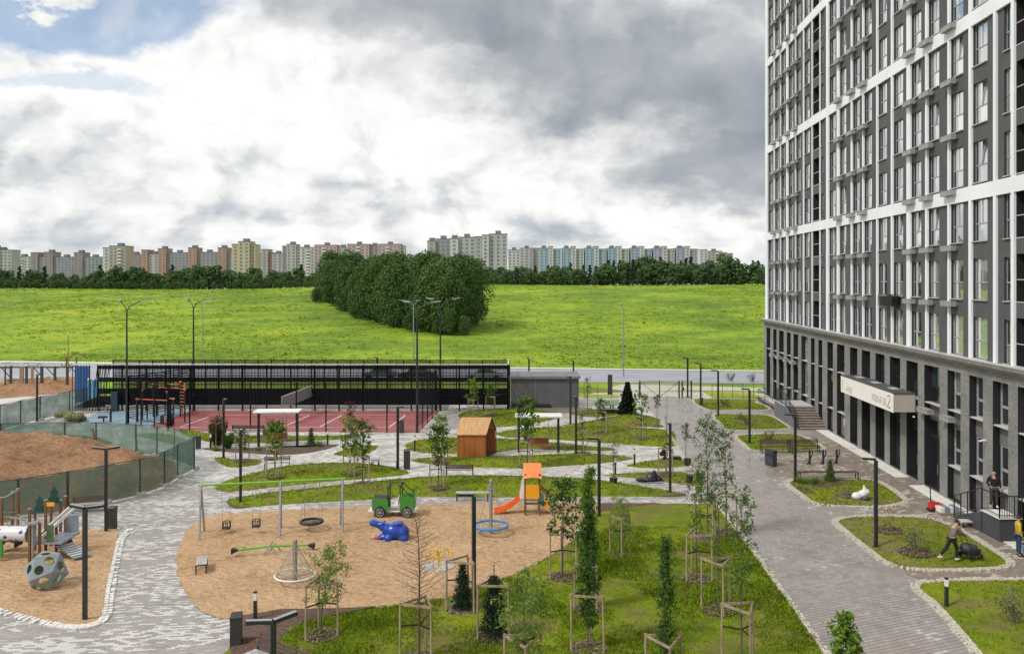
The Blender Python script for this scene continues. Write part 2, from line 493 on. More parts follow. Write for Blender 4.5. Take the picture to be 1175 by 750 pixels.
def sandmat(name, a, b_, c_):
    m, t, b = newmat(name)
    v = world_pos(t)
    n1 = t.noise(v, .35, 4, .6); n2 = t.noise(t.mapping(v, (1, 1.3, 1)), 2.6, 5, .62); n3 = t.noise(v, 22, 3, .6)
    c = t.ramp(t.math('ADD', t.math('MULTIPLY', n1, .4), t.math('ADD', t.math('MULTIPLY', n2, .4), t.math('MULTIPLY', n3, .2))), [(.36, c_), (.48, b_), (.62, a)])
    t.set(b, 'Base Color', c); b.inputs['Roughness'].default_value = .95; b.inputs['Specular IOR Level'].default_value = .1
    h = t.math('ADD', t.math('MULTIPLY', t.noise(t.mapping(v, (1, 1.6, 1)), 3.4, 5, .6), 1.0), t.math('MULTIPLY', n3, .2))
    setbump(t, b, h, 1.0, .34)
    return m
m_sand = sandmat('play_sand', (.68,.465,.285), (.57,.375,.215), (.36,.21,.105))
m_dirt = sandmat('excavated_soil', (.50,.30,.175), (.36,.205,.115), (.15,.085,.05))
m_asphalt = M('wet_asphalt', (.30,.305,.345), (.235,.24,.275), .25, .42, .002, world=True, spec=.5)
m_kerb = M('granite_cobble', (.60,.56,.46), (.36,.33,.27), 11, .8, .004, world=True)
m_kerbw = M('white_kerb_concrete', (.70,.68,.62), (.52,.50,.45), 3, .8, world=True)

# ------------------------------------------------------------------ terrain
def terrain_z(x, y):
    hgt = 9.0 - 1.2*smooth01((-x-20)/140.0) + .5*math.sin(x*.011+1.0)
    up = smooth01((y-135)/300.0)
    down = 3.6*smooth01((y-445)/190.0)
    return -.09 + (hgt*up - down) + (0 if y < 140 else .35*math.sin(x*.03+y*.021)*smooth01((y-140)/80))
ys = [-60, 0, 20] + [30+i*6 for i in range(17)] + [132+i*3.2 for i in range(100)] + [452+i*9 for i in range(30)] + [760, 850, 1000, 1400, 2200, 4000, 8000]
xs = sorted(set([-6000, -3000, -1500, -900] + [-700+i*8 for i in range(176)] + [900, 1500, 3000, 6000]))
g = MB()
g.v = [(x, y, terrain_z(x, y)) for y in ys for x in xs]
nx = len(xs)
g.f = [(j*nx+i, j*nx+i+1, (j+1)*nx+i+1, (j+1)*nx+i) for j in range(len(ys)-1) for i in range(nx-1)]
g.m = [0]*len(g.f)
struct(g, 'ground', g_field, smooth=True)

# ------------------------------------------------------------------ flat sheets
WC, WD = 21.1, .0605            # the tower's facade line: X = WC + WD * Y
def wallx(y): return WC + WD*y
def sheet(name, pts, z, mat, k=1, smooth=False):
    poly = [Vector((p[0], p[1])) for p in pts]
    if smooth: poly = smooth_loop(poly, 5)
    mb = MB(); mb.prism(poly, z-.05, z)
    o = struct(mb, name, mat); return o, poly
def PX(lst): return [P(x, y) for x, y in lst]

sheet('plaza_paving', [(-70, 8), (30, 8), (30, 52), (-70, 52)], -.004, p_plaza)
sheet('plaza_paving', [(-70, 52.003), (28, 52.003), (28, 88), (-70, 88)], -.004, p_plaza_far)
sheet('road', [(-140, 106.5), (-72, 107.2), (33, 101.0), (90, 98), (90, 110.5), (33, 114.2), (-72, 126.5), (-140, 134)], -.02, m_asphalt)
sheet('kerb', [(-140, 134), (-72, 126.5), (33, 114.2), (90, 110.5), (90, 111.4), (33, 115.1), (-72, 128.2), (-140, 136)], .06, m_kerbw)
sheet('verge', [(5, 88.1), (60, 86), (60, 96.6), (5, 96.6)], -.03, g_verge)
sheet('pavement', PX([(690, 447), (714, 440.5), (880, 444.5), (880, 448), (790, 447), (735, 449)]), -.022, m_concrete)
sheet('pavement', [(6.5, 88.2), (20.5, 88.2), (20.5, 93.5), (9, 93.5)], -.018, m_concrete)

# avenue beside the tower
left_edge = PX([(734, 457), (757, 483), (775, 512), (797, 545), (820, 577), (853, 621), (891, 674), (944, 748.5), (1030, 870), (1120, 1000)])
ave = [Vector((p.x, p.y)) for p in left_edge] + [Vector((wallx(17)-.5, 17)), Vector((wallx(88)-.5, 88))]
mb = MB(); mb.prism(ave, -.05, .002); struct(mb, 'avenue_paving', p_path)
apron = PX([(910, 500), (975, 507), (1002, 524), (1052, 548), (1147, 612), (1250, 640), (1250, 668), (1175, 664), (1063, 667), (1040, 660), (1010, 585), (900, 548), (876, 532), (905, 512)])
mb = MB(); mb.prism([Vector((p.x, p.y)) for p in apron], -.045, .006); struct(mb, 'entrance_paving', p_apron)
# pale blind area along the wall
mb = MB()
for y0, y1 in ((38.6, 50.9), (53.0, 61.9), (62.1, 92.0)):
    mb.prism([(wallx(y0)-1.0, y0), (wallx(y0)-.1, y0), (wallx(y1)-.1, y1), (wallx(y1)-1.0, y1)], -.04, .03)
struct(mb, 'blind_area', m_kerbw)

# cobble edging -------------------------------------------------------------
def cobbles(name, line, width, closed=False, size=.12, rnd=None, side=1, mat=None):
    rnd = rnd or random.Random(5)
    mb = MB()
    pts = [Vector((p[0], p[1])) for p in line]
    if closed: pts = pts + [pts[0]]
    rows = max(1, int(width/size))
    for i in range(len(pts)-1):
        a, b = pts[i], pts[i+1]; L = (b-a).length
        if L < 1e-4: continue
        d = (b-a)/L; n = Vector((-d.y, d.x))*side
        ang = math.atan2(d.y, d.x)
        k = max(1, int(L/size))
        for j in range(k):
            for r in range(rows):
                if r == rows-1 and rnd.random() < .3: continue
                c = a + d*((j+.5)*L/k+rnd.uniform(-.02,.02)) + n*((r+.5)*size+rnd.uniform(-.015,.015))
                mb.box((c.x, c.y, .012+rnd.uniform(0,.018)), (size*rnd.uniform(.78,.95), size*rnd.uniform(.78,.95), .07), ang+rnd.uniform(-.15,.15))
    return struct(mb, name, mat or m_kerb)
cobbles('cobble_edging', left_edge[1:-1], .34, side=1)

# islands -------------------------------------------------------------------
LAWNS = []
def island(name, pix, mat, mound=0.0, top=.03, cob=0.0, step=.9, k=5, rise=2.2, sm=True, world=None, tufts=True):
    pts = [Vector((q[0], q[1])) for q in (world or [P(x, y) for x, y in pix])]
    poly = smooth_loop(pts, k) if sm else pts
    # orientation ccw
    area = sum(poly[i].x*poly[(i+1) % len(poly)].y-poly[(i+1) % len(poly)].x*poly[i].y for i in range(len(poly)))
    if area < 0: poly.reverse()
    bm = bmesh.new()
    vs = [bm.verts.new((p.x, p.y, 0)) for p in poly]
    bm.faces.new(vs)
    bmesh.ops.triangulate(bm, faces=bm.faces[:])
    x0, x1 = min(p.x for p in poly), max(p.x for p in poly); y0, y1 = min(p.y for p in poly), max(p.y for p in poly)
    st = step if mound > 0 else 2.5
    x = x0+st
    while x < x1:
        bmesh.ops.bisect_plane(bm, geom=bm.verts[:]+bm.edges[:]+bm.faces[:], plane_co=(x,0,0), plane_no=(1,0,0)); x += st
    y = y0+st
    while y < y1:
        bmesh.ops.bisect_plane(bm, geom=bm.verts[:]+bm.edges[:]+bm.faces[:], plane_co=(0,y,0), plane_no=(0,1,0)); y += st
    for v in bm.verts:
        d = edge_dist(v.co.x, v.co.y, poly)
        e = 0 if d < 1e-4 else 1
        v.co.z = top*(.4 + .6*smooth01(d/.25)) + (mound*smooth01(d/rise)*(1+.35*mnoise.noise(Vector((v.co.x*.3, v.co.y*.3, 3)))) if mound else 0)
    me = bpy.data.meshes.new(name); bm.to_mesh(me); bm.free()
    # skirt
    mbv = [tuple(v.co) for v in me.vertices]; mbf = [tuple(p.vertices) for p in me.polygons]
    b = len(mbv); n = len(poly); z0 = top*.4
    mbv += [(p.x, p.y, z0) for p in poly] + [(p.x, p.y, -.03) for p in poly]
    mbf += [(b+i, b+n+i, b+n+(i+1) % n, b+(i+1) % n) for i in range(n)]
    me = bpy.data.meshes.new(name); me.from_pydata(mbv, [], mbf); me.materials.append(mat)
    me.polygons.foreach_set('use_smooth', [True]*len(me.polygons))
    o = bpy.data.objects.new(name, me); COL.objects.link(o); o['kind'] = 'structure'
    if tufts: LAWNS.append((poly, mound, top, rise))
    if cob: cobbles('cobble_edging', poly, cob, True, side=-1)
    return o, poly

def ground_h(x, y):
    for poly, mound, top, rise in LAWNS:
        if in_poly(x, y, poly):
            d = edge_dist(x, y, poly)
            return top + (mound*smooth01(d/rise)*(1+.35*mnoise.noise(Vector((x*.3, y*.3, 3)))) if mound else 0)
    return 0.0

# right-hand islands with pale cobbles
island('lawn', [(797,458.5),(812,469.5),(845,470),(880,470),(878,466),(866,462),(867,458.5),(830,458)], g_lawn, cob=.3)
island('lawn', [(821,476),(828,486),(837,493),(870,493),(903,491.5),(900,487),(880,476.5),(850,476)], g_lawn, cob=.35)
island('lawn', [(848,500),(856,510),(866,516.5),(900,517),(940,515.5),(938,511),(914,499),(880,498.5)], g_lawn, cob=.38)
island('lawn', [(907,553),(920,566),(938,577),(965,580),(1008,580.5),(1034,576),(1032,570),(1008,554),(990,550.5),(940,550)], g_young, cob=.42)
island('lawn', [(963,598),(973,609),(998,629),(1022,646),(1052,652),(1100,652.5),(1146,650),(1153,643),(1130,627),(1094,606),(1064,595),(1020,593),(985,593.5)], g_young, mound=.12, cob=.42)
island('lawn', [(1056,675),(1078,694),(1107,726),(1140,765),(1190,820),(1330,880),(1420,720),(1300,668),(1175,666),(1100,667),(1066,669)], g_lawn, mound=.12, cob=.42)
# mulch corner with conifer
island('mulch_bed', [(910,552),(921,565),(935,568),(955,562),(975,557),(985,552),(950,550.5)], m_mulchm, top=.045, tufts=False)
# mid park islands
island('lawn', [(246,525),(268,526.5),(296,527.5),(300,530),(292,533.5),(268,536),(256,533)], g_lawn)
island('lawn', [(206,493),(224,494.5),(260,499),(330,500),(400,499.5),(402,501.5),(386,504),(330,506),(300,508),(250,508),(224,503),(212,499)], g_lawn)
island('lawn', [(247,560),(256,553),(285,544),(320,536),(360,531.5),(410,531),(445,535),(468,541),(460,545),(420,549),(380,552),(320,558),(280,562.5),(258,564)], g_lawn, mound=.30)
island('lawn', [(262,573),(300,566),(350,560.5),(400,555),(450,550),(510,546),(580,545.5),(640,547.5),(700,552),(750,560),(786,567),(770,569.5),(700,569),(620,569.5),(560,570.5),(480,569.5),(420,573),(340,577.5),(290,581),(266,580)], g_lawn, mound=.34)
island('lawn', [(383,521),(395,516),(412,512.5),(432,511),(431,515),(420,520),(400,522.5)], g_lawn)
island('lawn', [(465,512),(472,507),(484,504),(520,502),(580,503),(640,508),(700,514),(696,516.5),(640,516),(600,515),(560,519.5),(510,520.5),(476,518)], g_lawn, mound=.15)
island('lawn', [(472,528),(500,524.5),(560,523.5),(620,521.5),(670,520),(712,523),(726,526),(700,530),(650,534),(600,537),(540,535),(500,532.5)], g_lawn, mound=.22)
island('lawn', [(570,497),(592,492.5),(625,490),(680,489),(740,491),(771,495),(775,505),(772,512),(730,510.5),(690,507.5),(650,505),(610,502.5),(580,501)], g_lawn, mound=.18)
island('lawn', [(645,488),(665,485),(684,481.5),(708,477.5),(735,476.5),(753,479.5),(758,485),(750,489),(712,490),(670,489.8)], g_lawn, mound=.35)
island('lawn', [(655,475),(664,471.5),(684,469.5),(710,470.5),(721,474),(700,477),(676,478)], g_lawn)
island('lawn', [(526,477),(540,471),(570,468.8),(605,469),(638,473.5),(640,479),(622,484),(594,488),(560,490),(540,486)], g_lawn, mound=.12)
island('lawn', [(664,444),(700,446),(716,449),(700,450),(664,449.8)], g_lawn)
island('lawn', [(664,452),(690,452.5),(710,453.5),(708,456),(690,456.3),(664,455.8)], g_verge)
island('lawn', [(719,534.5),(735,530),(755,527.5),(785,527),(794,530.5),(782,535),(750,537)], g_young)
island('lawn', [(692,545.5),(712,543),(745,541.5),(775,541),(796,545),(806,556),(790,556),(765,553),(740,549),(715,547)], g_young)
island('lawn', [(30,498),(70,498.5),(105,501),(122,505),(128,509),(115,512),(88,511.5),(60,508)], g_lawn)
island('lawn', [(156,498.5),(185,497),(206,502),(214,507),(200,510),(188,507.5),(170,503)], g_lawn)
# bark mulch beds of the park
island('mulch_bed', [(233,515),(252,514.5),(270,514.8),(300,518),(324,519.5),(350,516),(386,509.7),(383,512.5),(356,519),(325,521.5),(290,520),(258,518)], m_mulchm, top=.05, tufts=False)
island('mulch_bed', [(261,576),(270,573),(286,574),(292,578),(284,582),(268,582.5)], m_mulchm, top=.055, tufts=False)
island('mulch_bed', [(688,577.8),(720,577.4),(757,577.2),(757,579.5),(735,582),(712,587),(692,592),(686,586)], m_mulchm, top=.05, tufts=False)
island('mulch_bed', [(742,567.5),(757,565),(772,564.5),(787,567.5),(770,569.8)], m_mulchm, top=.09, tufts=False)
island('mulch_bed', [(600,502),(625,500),(625,501)], m_mulchm, top=.01, tufts=False) if False else None
island('sand', [(600,518.5),(680,515),(700,515.5),(722,522),(700,521),(650,520),(610,521)], m_kerbw, top=.012, tufts=False) if False else None

# sand pits -----------------------------------------------------------------
sand_big = [(203,640),(207,622),(222,600),(252,590.5),(317,585.7),(420,581),(520,578),(620,576.3),(672,576),(686,578),(684,588),(672,606),(652,624),(620,643),(588,659.5),(548,674),(511,686),(450,694.5),(400,698),(368,698.5),(335,701),(303,705.5),(278,708.5),(244,707.5),(217,686),(205,664)]
def sand_sheet(pix, name, mat, jag=.0, amp=.05, z=.012):
    poly = smooth_loop([P(x, y) for x, y in pix], 8)
    rnd = random.Random(3)
    poly = [Vector((p.x+rnd.uniform(-jag, jag), p.y+rnd.uniform(-jag, jag))) for p in poly]
    bm = bmesh.new(); bm.faces.new([bm.verts.new((p.x, p.y, 0)) for p in poly])
    bmesh.ops.triangulate(bm, faces=bm.faces[:])
    x0, x1 = min(p.x for p in poly), max(p.x for p in poly); y0, y1 = min(p.y for p in poly), max(p.y for p in poly)
    for ax, a, b_ in ((0, x0, x1), (1, y0, y1)):
        q = a + .22
        while q < b_:
            bmesh.ops.bisect_plane(bm, geom=bm.verts[:]+bm.edges[:]+bm.faces[:], plane_co=(q,0,0) if ax == 0 else (0,q,0), plane_no=(1,0,0) if ax == 0 else (0,1,0)); q += .22
    for v in bm.verts:
        d = edge_dist(v.co.x, v.co.y, poly)
        nn = mnoise.noise(Vector((v.co.x*1.3, v.co.y*1.6, 0)))*.6 + mnoise.noise(Vector((v.co.x*3.1, v.co.y*3.7, 5)))*.4
        v.co.z = z + amp*smooth01(d/.8)*(.8+nn)
    me = bpy.data.meshes.new(name); bm.to_mesh(me); bm.free(); me.materials.append(mat)
    me.polygons.foreach_set('use_smooth', [True]*len(me.polygons))
    o = bpy.data.objects.new(name, me); COL.objects.link(o); o['kind'] = 'structure'
    return poly
sand_sheet(sand_big, 'sand', m_sand, .07, .06, .018)
sp = sand_sheet([(-60,612),(0,611.5),(79,608.5),(110,607.3),(134,607.5),(133,622),(127,650),(121,680),(116,706),(104,716),(79,717),(44,710),(0,698),(-60,676)], 'sand', m_sand, .03, .06, .018)
edge = smooth_loop(PX([(134,607.5),(133,622),(127,650),(121,680),(116,706),(104,716),(79,717),(44,710),(0,698),(-60,676)]), 8)
m_kerbgrey = M('pale_edge_cobble', (.74,.73,.70), (.50,.49,.47), 11, .75, world=True)
cobbles('cobble_edging', edge[:-10], .34, size=.17, side=-1 if edge[1].y < edge[0].y else 1, mat=m_kerbgrey)
cobbles('cobble_edging', edge[:-10], .34, size=.17, side=1, mat=m_kerbgrey) if False else None

# big front lawn ------------------------------------------------------------
fl = [(757,577.5),(800,578),(818,578.5)] + [(827,586),(853,621),(891,674),(940,743),(1024,862),(1115,993)]
fl += [(760,1200),(300,1100),(150,880),(262,745),(278,712)] + [(302,706.5),(335,702),(368,699.5),(400,699),(450,695.5),(511,687),(548,675),(588,660.5),(620,644),(652,625),(672,607),(685,588),(712,584)]
MULCH_F = smooth_loop([P(x, y) for x, y in [(274,712),(286,707),(310,704),(345,701),(400,699.5),(430,698),(400,704),(372,710),(344,720),(322,735),(306,755),(300,775),(268,775),(266,740)]], 5)
frontlawn, flp = island('lawn', fl, g_lawn, mound=.10, top=.035, k=3, rise=3)
island('mulch_bed', [(274,712),(286,707),(310,704),(345,701),(400,699.5),(430,698),(400,704),(372,710),(344,720),(322,735),(306,755),(300,775),(268,775),(266,740)], m_mulchm, top=.24, tufts=False)

# courts --------------------------------------------------------------------
m_red, t_, b_ = newmat('red_rubber_court')
v_ = world_pos(t_)
t_.set(b_, 'Base Color', t_.ramp(t_.noise(v_, .3, 5, .6), [(.35, (.225,.060,.062)), (.65, (.33,.095,.095))])); b_.inputs['Roughness'].default_value = .55
m_bluec = M('blue_rubber_court', (.235,.335,.42), (.17,.26,.335), .3, .5, world=True)
mb = MB(); mb.prism([Vector((p.x, p.y)) for p in PX([(221,471),(504,471),(481,496),(215,494.5),(172,488)])], -.04, .012); struct(mb, 'sports_court', m_red)
mb = MB(); mb.prism([Vector((p.x, p.y)) for p in PX([(122,470.5),(220.5,471),(171.5,488),(150,488.5),(88,484)])], -.04, .010); struct(mb, 'workout_court', m_bluec)
m_line = M('court_line_paint', (.72,.70,.68), None, 3, .6)
mb = MB()
def gline(a, b, w=.1, z=.017):
    a, b = P(*a), P(*b); d = (b-a).normalized(); n = Vector((-d.y, d.x, 0))*w/2
    mb.add([(a-n)+Vector((0,0,z)), (b-n)+Vector((0,0,z)), (b+n)+Vector((0,0,z)), (a+n)+Vector((0,0,z))], [(0,1,2,3)])
for a, b in (((207,489.6),(240,478)), ((325,489.6),(355,476.5)), ((367,489.6),(392,476.5)), ((447,489.6),(465,476.5))): gline(a, b, .11)
gline((240,475.8),(466,475.8), .12, .021); gline((206,490.4),(449,490.4), .10, .021)
struct(mb, 'court_lines', m_line)
mb = MB(); mb.boxb(-41, -6.2, 80.15, 80.45, -.02, .12); struct(mb, 'kerb', m_kerbw)
mb = MB(); mb.boxb(-41, -6.0, 80.5, 84.6, -.03, .02); struct(mb, 'walkway', M('grey_walkway_concrete', (.24,.225,.205), (.15,.14,.13), 1, .7, world=True))
mb = MB(); mb.boxb(-.6, 7.5, 78.6, 82.0, -.03, .01); struct(mb, 'walkway', M('brown_gravel_strip', (.20,.165,.13), (.12,.10,.085), 2, .85, .02, world=True))

# building site ground ------------------------------------------------------
mb = MB(); mb.prism([Vector((p.x, p.y)) for p in PX([(-160,462),(0,457.5),(60,452),(100,446),(100,470),(56,480),(0,494),(-160,520)])], -.04, .014); struct(mb, 'concrete_yard', M('wet_pale_concrete', (.62,.60,.57), (.46,.44,.41), .5, .3, world=True))
mb = MB(); mb.prism([Vector((p.x, p.y)) for p in PX([(-160,433.5),(0,433),(86,432),(100,433),(100,446),(60,453),(0,460),(-160,466)])], -.04, .008); struct(mb, 'bare_ground', m_dirt)
mb = MB(); mb.prism([Vector((p.x, p.y)) for p in PX([(-70,497),(0,492),(48,482),(90,472),(122,471),(90,484),(124,488),(150,489),(172,494),(196,505),(212,512),(150,519),(96,515),(30,518),(-70,516)])], -.03, .006); struct(mb, 'concrete_yard', p_plaza_far)
mb = MB(); mb.prism([Vector((p.x, p.y)) for p in PX([(44,434.5),(80,435.5),(84,443),(60,442)])], 0, .03); struct(mb, 'verge', g_lawn)

def heap(name, poly, fn, mat, step=.5):
    poly = [Vector((p[0], p[1])) for p in poly]
    bm = bmesh.new(); bm.faces.new([bm.verts.new((p.x, p.y, 0)) for p in poly]); bmesh.ops.triangulate(bm, faces=bm.faces[:])
    x0, x1 = min(p.x for p in poly), max(p.x for p in poly); y0, y1 = min(p.y for p in poly), max(p.y for p in poly)
    for ax, a, b in ((0, x0, x1), (1, y0, y1)):
        q = a + step
        while q < b:
            bmesh.ops.bisect_plane(bm, geom=bm.verts[:]+bm.edges[:]+bm.faces[:], plane_co=(q,0,0) if ax == 0 else (0,q,0), plane_no=(1,0,0) if ax == 0 else (0,1,0)); q += step
    for v in bm.verts:
        d = edge_dist(v.co.x, v.co.y, poly)
        v.co.z = .01 + fn(v.co.x, v.co.y, d)
    me = bpy.data.meshes.new(name); bm.to_mesh(me); bm.free(); me.materials.append(mat)
    me.polygons.foreach_set('use_smooth', [True]*len(me.polygons))
    o = bpy.data.objects.new(name, me); COL.objects.link(o)
    return o
def hfn(x, y, d):
    rug = mnoise.noise(Vector((x*.5, y*.5, 0)))*.22 + mnoise.noise(Vector((x*1.5, y*1.5, 4)))*.22 + mnoise.noise(Vector((x*3.0, y*3.0, 7)))*.16
    hh = 1.75*smooth01((-19.6-x)/13.0)
    return smooth01(d/2.6)*max(0.0, hh*(1-.35*smooth01((47-y)/7)) + rug + .15)
o = heap('soil_heap', [P(*q) for q in ((-160,640),(-60,612),(22,596),(78,585),(120,576),(161,567),(190,557),(205,545),(200,530),(180,523.5),(150,520),(110,520.5),(60,519.5),(-60,519),(-160,520))], hfn, m_dirt, .42)
o['kind'] = 'structure'
o = heap('soil_heap', [P(*q) for q in ((-20,452),(10,455),(40,455),(70,449),(96,443),(90,437),(50,436.5),(10,438),(-20,442))], lambda x, y, d: smooth01(d/3)*(.45+.5*mnoise.noise(Vector((x*.4, y*.3, 1)))+.3*mnoise.noise(Vector((x*1.2, y*1.2, 1)))), m_dirt, .8)
o['kind'] = 'structure'

# grass tufts ---------------------------------------------------------------
m_blade = leafmat('grass_blades', [(.06,.115,.007), (.11,.185,.009), (.18,.25,.012), (.27,.32,.025)], .7, .3)
def tufts(name, n, picker, hmin, hmax, mat, rnd, w=.022):
    mb = MB(); c = 0
    while c < n:
        q = picker(rnd)
        if q is None: continue
        x, y, z, sc = q
        c += 1
        for _ in range(3):
            a = rnd.random()*6.28; h = rnd.uniform(hmin, hmax)*sc; l = h*.6; ww = w*sc
            ox, oy = rnd.gauss(0,.05)*sc, rnd.gauss(0,.05)*sc
            ca, sa = math.cos(a), math.sin(a)
            mb.add([(x+ox-sa*ww, y+oy+ca*ww, z-.01), (x+ox+sa*ww, y+oy-ca*ww, z-.01), (x+ox+ca*l, y+oy+sa*l, z+h)], [(0,1,2)])
    o = mb.build(name, mat); return tag(o, kind='stuff')
bb = [(min(p.x for p in L[0]), max(p.x for p in L[0]), min(p.y for p in L[0]), max(p.y for p in L[0])) for L in LAWNS]
FL = len(LAWNS)-1
def pick_front(rnd):
    y = 18+24*rnd.random()**.9; x = rnd.uniform(-13, 13)
    if not in_poly(x, y, LAWNS[FL][0]) or in_poly(x, y, MULCH_F): return None
    nn = mnoise.noise(Vector((x*.35, y*.35, 2)))+.5*mnoise.noise(Vector((x*1.1, y*1.1, 2)))
    if nn < -.1 and rnd.random() > .40: return None
    return x, y, .035+.10*smooth01(edge_dist(x, y, LAWNS[FL][0])/3)*.9, 1+max(-.35, min(.8, nn))*.9
o = tufts('grass', 44000, pick_front, .035, .105, m_blade, random.Random(1)); tag(o, 'rough grass blades growing over the front lawn', 'grass')
areas = [(i, max(.01, (b[1]-b[0])*(b[3]-b[2]))) for i, b in enumerate(bb) if i != FL]
tot = sum(a for _, a in areas)
def pick_isl(rnd):
    q = rnd.random()*tot
    for i, a in areas:
        q -= a
        if q <= 0: break
    b = bb[i]; x = rnd.uniform(b[0], b[1]); y = rnd.uniform(b[2], b[3])
    if y < 20 or y > 85 or not in_poly(x, y, LAWNS[i][0]): return None
    poly, mound, top, rise = LAWNS[i]
    d = edge_dist(x, y, poly)
    z = top + (mound*smooth01(d/rise)*(1+.35*mnoise.noise(Vector((x*.3, y*.3, 3)))) if mound else 0)
    return x, y, z, 1.0 if y < 45 else 1.25
o = tufts('grass', 20000, pick_isl, .03, .085, m_blade, random.Random(2)); tag(o, 'short grass blades on the park islands', 'grass')
m_weed = leafmat('weed_clumps', [(.085,.14,.016), (.15,.225,.018), (.21,.30,.02), (.29,.38,.03), (.38,.43,.03)], .75, .25)
def field_weeds():
    rnd = random.Random(4); mb = MB()
    n = 0
    while n < 15000:
        y = 118 + 330*rnd.random()**1.25; x = rnd.uniform(-.66, .36)*y
        nn = mnoise.noise(Vector((x*.03, y*.02, 9)))+.6*mnoise.noise(Vector((x*.11, y*.08, 9)))
        if nn < 0 and rnd.random() > .3: continue
        if y < 128 and x > -60 and x < 40 and y < 117+ (0 if x > 30 else (33-x)*.115): continue
        n += 1
        z = terrain_z(x, y)
        s = rnd.uniform(.2, .55)*(1.0+y/330)
        h = s*rnd.uniform(.14, .32)
        if rnd.random() < .012: s *= 1.6; h *= 2.6
        for _ in range(5):
            a = rnd.random()*6.28; ox, oy = rnd.gauss(0, s*.5), rnd.gauss(0, s*.35)
            mb.add([(x+ox-math.cos(a)*s*.35, y+oy-math.sin(a)*s*.35, z-.05), (x+ox+math.cos(a)*s*.35, y+oy+math.sin(a)*s*.35, z-.05), (x+ox+rnd.gauss(0,.1), y+oy+rnd.gauss(0,.1), z+h)], [(0,1,2)])
    return mb.build('field_weeds', m_weed)
tag(field_weeds(), 'low weeds and tall grass clumps over the meadow', 'weeds', kind='stuff')
# ------------------------------------------------------------------ the dark apartment tower on the right
TW = thing('apartment_building', 'tall charcoal and white apartment building with brick base, filling the right side', 'building',
           (WC, 0, 0), -math.atan(WD))
KL = math.sqrt(1+WD*WD)
def ty(px, off=0.0):            # wall position (local y) seen at picture column px, for a plane standing 'off' proud
    return (WC-off)*1000/(px-648.0)*KL
m_grey = M('charcoal_render', (.094,.090,.097), (.080,.077,.083), .6, .85, .001)
m_whiter = M('white_render', (.79,.80,.84), (.71,.72,.77), .35, .7, world=True)
m_reveal = M('dark_window_reveal', (.035,.033,.036), (.025,.024,.027), 2, .6)
m_frame = M('window_frame_grey', (.34,.34,.355), (.27,.27,.285), 6, .45)
m_sill = M('pale_metal_sill', (.50,.49,.47), (.40,.39,.38), 5, .5)
m_acbox = M('grey_metal_shelf', (.31,.305,.30), (.25,.245,.24), 4, .5)

def brickmat():
    m, t, b = newmat('grey_brick')
    o = t.xyz(obj_pos(t))
    rowh, bl = .075, .25
    row = t.math('FLOOR', t.math('DIVIDE', o[2], rowh))
    cf = t.math('ADD', t.math('DIVIDE', t.math('ADD', o[1], o[0]), bl), t.math('MULTIPLY', t.math('MODULO', t.math('ABSOLUTE', row), 2.0), .5))
    wn = t.n('ShaderNodeTexWhiteNoise'); wn.noise_dimensions = '2D'; t.set(wn, 'Vector', t.comb(t.math('FLOOR', cf), row))
    c = t.mix(wn.outputs[0], (.155,.152,.148), (.255,.25,.24))
    fy = t.math('FRACT', t.math('DIVIDE', o[2], rowh)); fx = t.math('FRACT', cf)
    j = t.math('MAXIMUM', t.math('LESS_THAN', fy, .22), t.math('LESS_THAN', fx, .06))
    c = t.mix(j, c, (.10,.095,.09))
    band = t.math('LESS_THAN', t.math('FRACT', t.math('DIVIDE', o[2], 1.2)), .03)
    c = t.mix(band, c, (.13,.125,.118))
    c = t.mix(t.maprange(t.noise(obj_pos(t), .5, 4), .4, .7, 0, .35), c, (.38,.36,.33))
    t.set(b, 'Base Color', c); b.inputs['Roughness'].default_value = .75
    setbump(t, b, t.math('SUBTRACT', 1.0, j), .6, .01)
    return m
m_brick = brickmat()

def glassmat(name, tint, curtain, amount):
    """window glass: mirrors sky and meadow, dim room or curtain behind it"""
    m, t, b = newmat(name)
    oi = t.n('ShaderNodeObjectInfo')
    g = t.n('ShaderNodeNewGeometry')
    r = t.math('FRACT', t.math('ADD', t.math('MULTIPLY', oi.outputs['Random'], 7.31), t.math('MULTIPLY', g.outputs['Random Per Island'], .35)))
    c = t.mix(t.math('GREATER_THAN', r, 1-amount), tint, curtain)
    w = t.noise(t.mapping(obj_pos(t), (1, 4, .4)), 3.0, 3)
    c = t.mix(t.maprange(w, .35, .65, 0, .5), c, tuple(q*.45 for q in tint))
    t.set(b, 'Base Color', c); b.inputs['Roughness'].default_value = .04
    gl = t.n('ShaderNodeBsdfGlossy'); gl.inputs[0].default_value = (.95,.985,.97,1); gl.inputs[1].default_value = .015
    fr = t.n('ShaderNodeLayerWeight'); fr.inputs[0].default_value = .5
    mx = t.n('ShaderNodeMixShader'); t.set(mx, 0, t.maprange(fr.outputs['Fresnel'], 0, 1, .52, .97))
    t.L.new(b.outputs[0], mx.inputs[1]); t.L.new(gl.outputs[0], mx.inputs[2])
    wob = t.n('ShaderNodeBump'); wob.inputs['Strength'].default_value = .02; wob.inputs['Distance'].default_value = .3
    t.set(wob, 'Height', t.noise(obj_pos(t), 1.2, 1)); t.L.new(wob.outputs[0], gl.inputs['Normal'])
    out = [n for n in m.node_tree.nodes if n.type == 'OUTPUT_MATERIAL'][0]; t.L.new(mx.outputs[0], out.inputs[0])
    return m
m_glass = glassmat('window_glass', (.045,.055,.06), (.52,.52,.50), .42)
m_glassdark = glassmat('dark_shop_glass', (.012,.013,.016), (.03,.045,.05), .2)
_g = [n for n in m_glassdark.node_tree.nodes if n.type == 'MAP_RANGE'][-1]; _g.inputs[3].default_value = .06; _g.inputs[4].default_value = .5

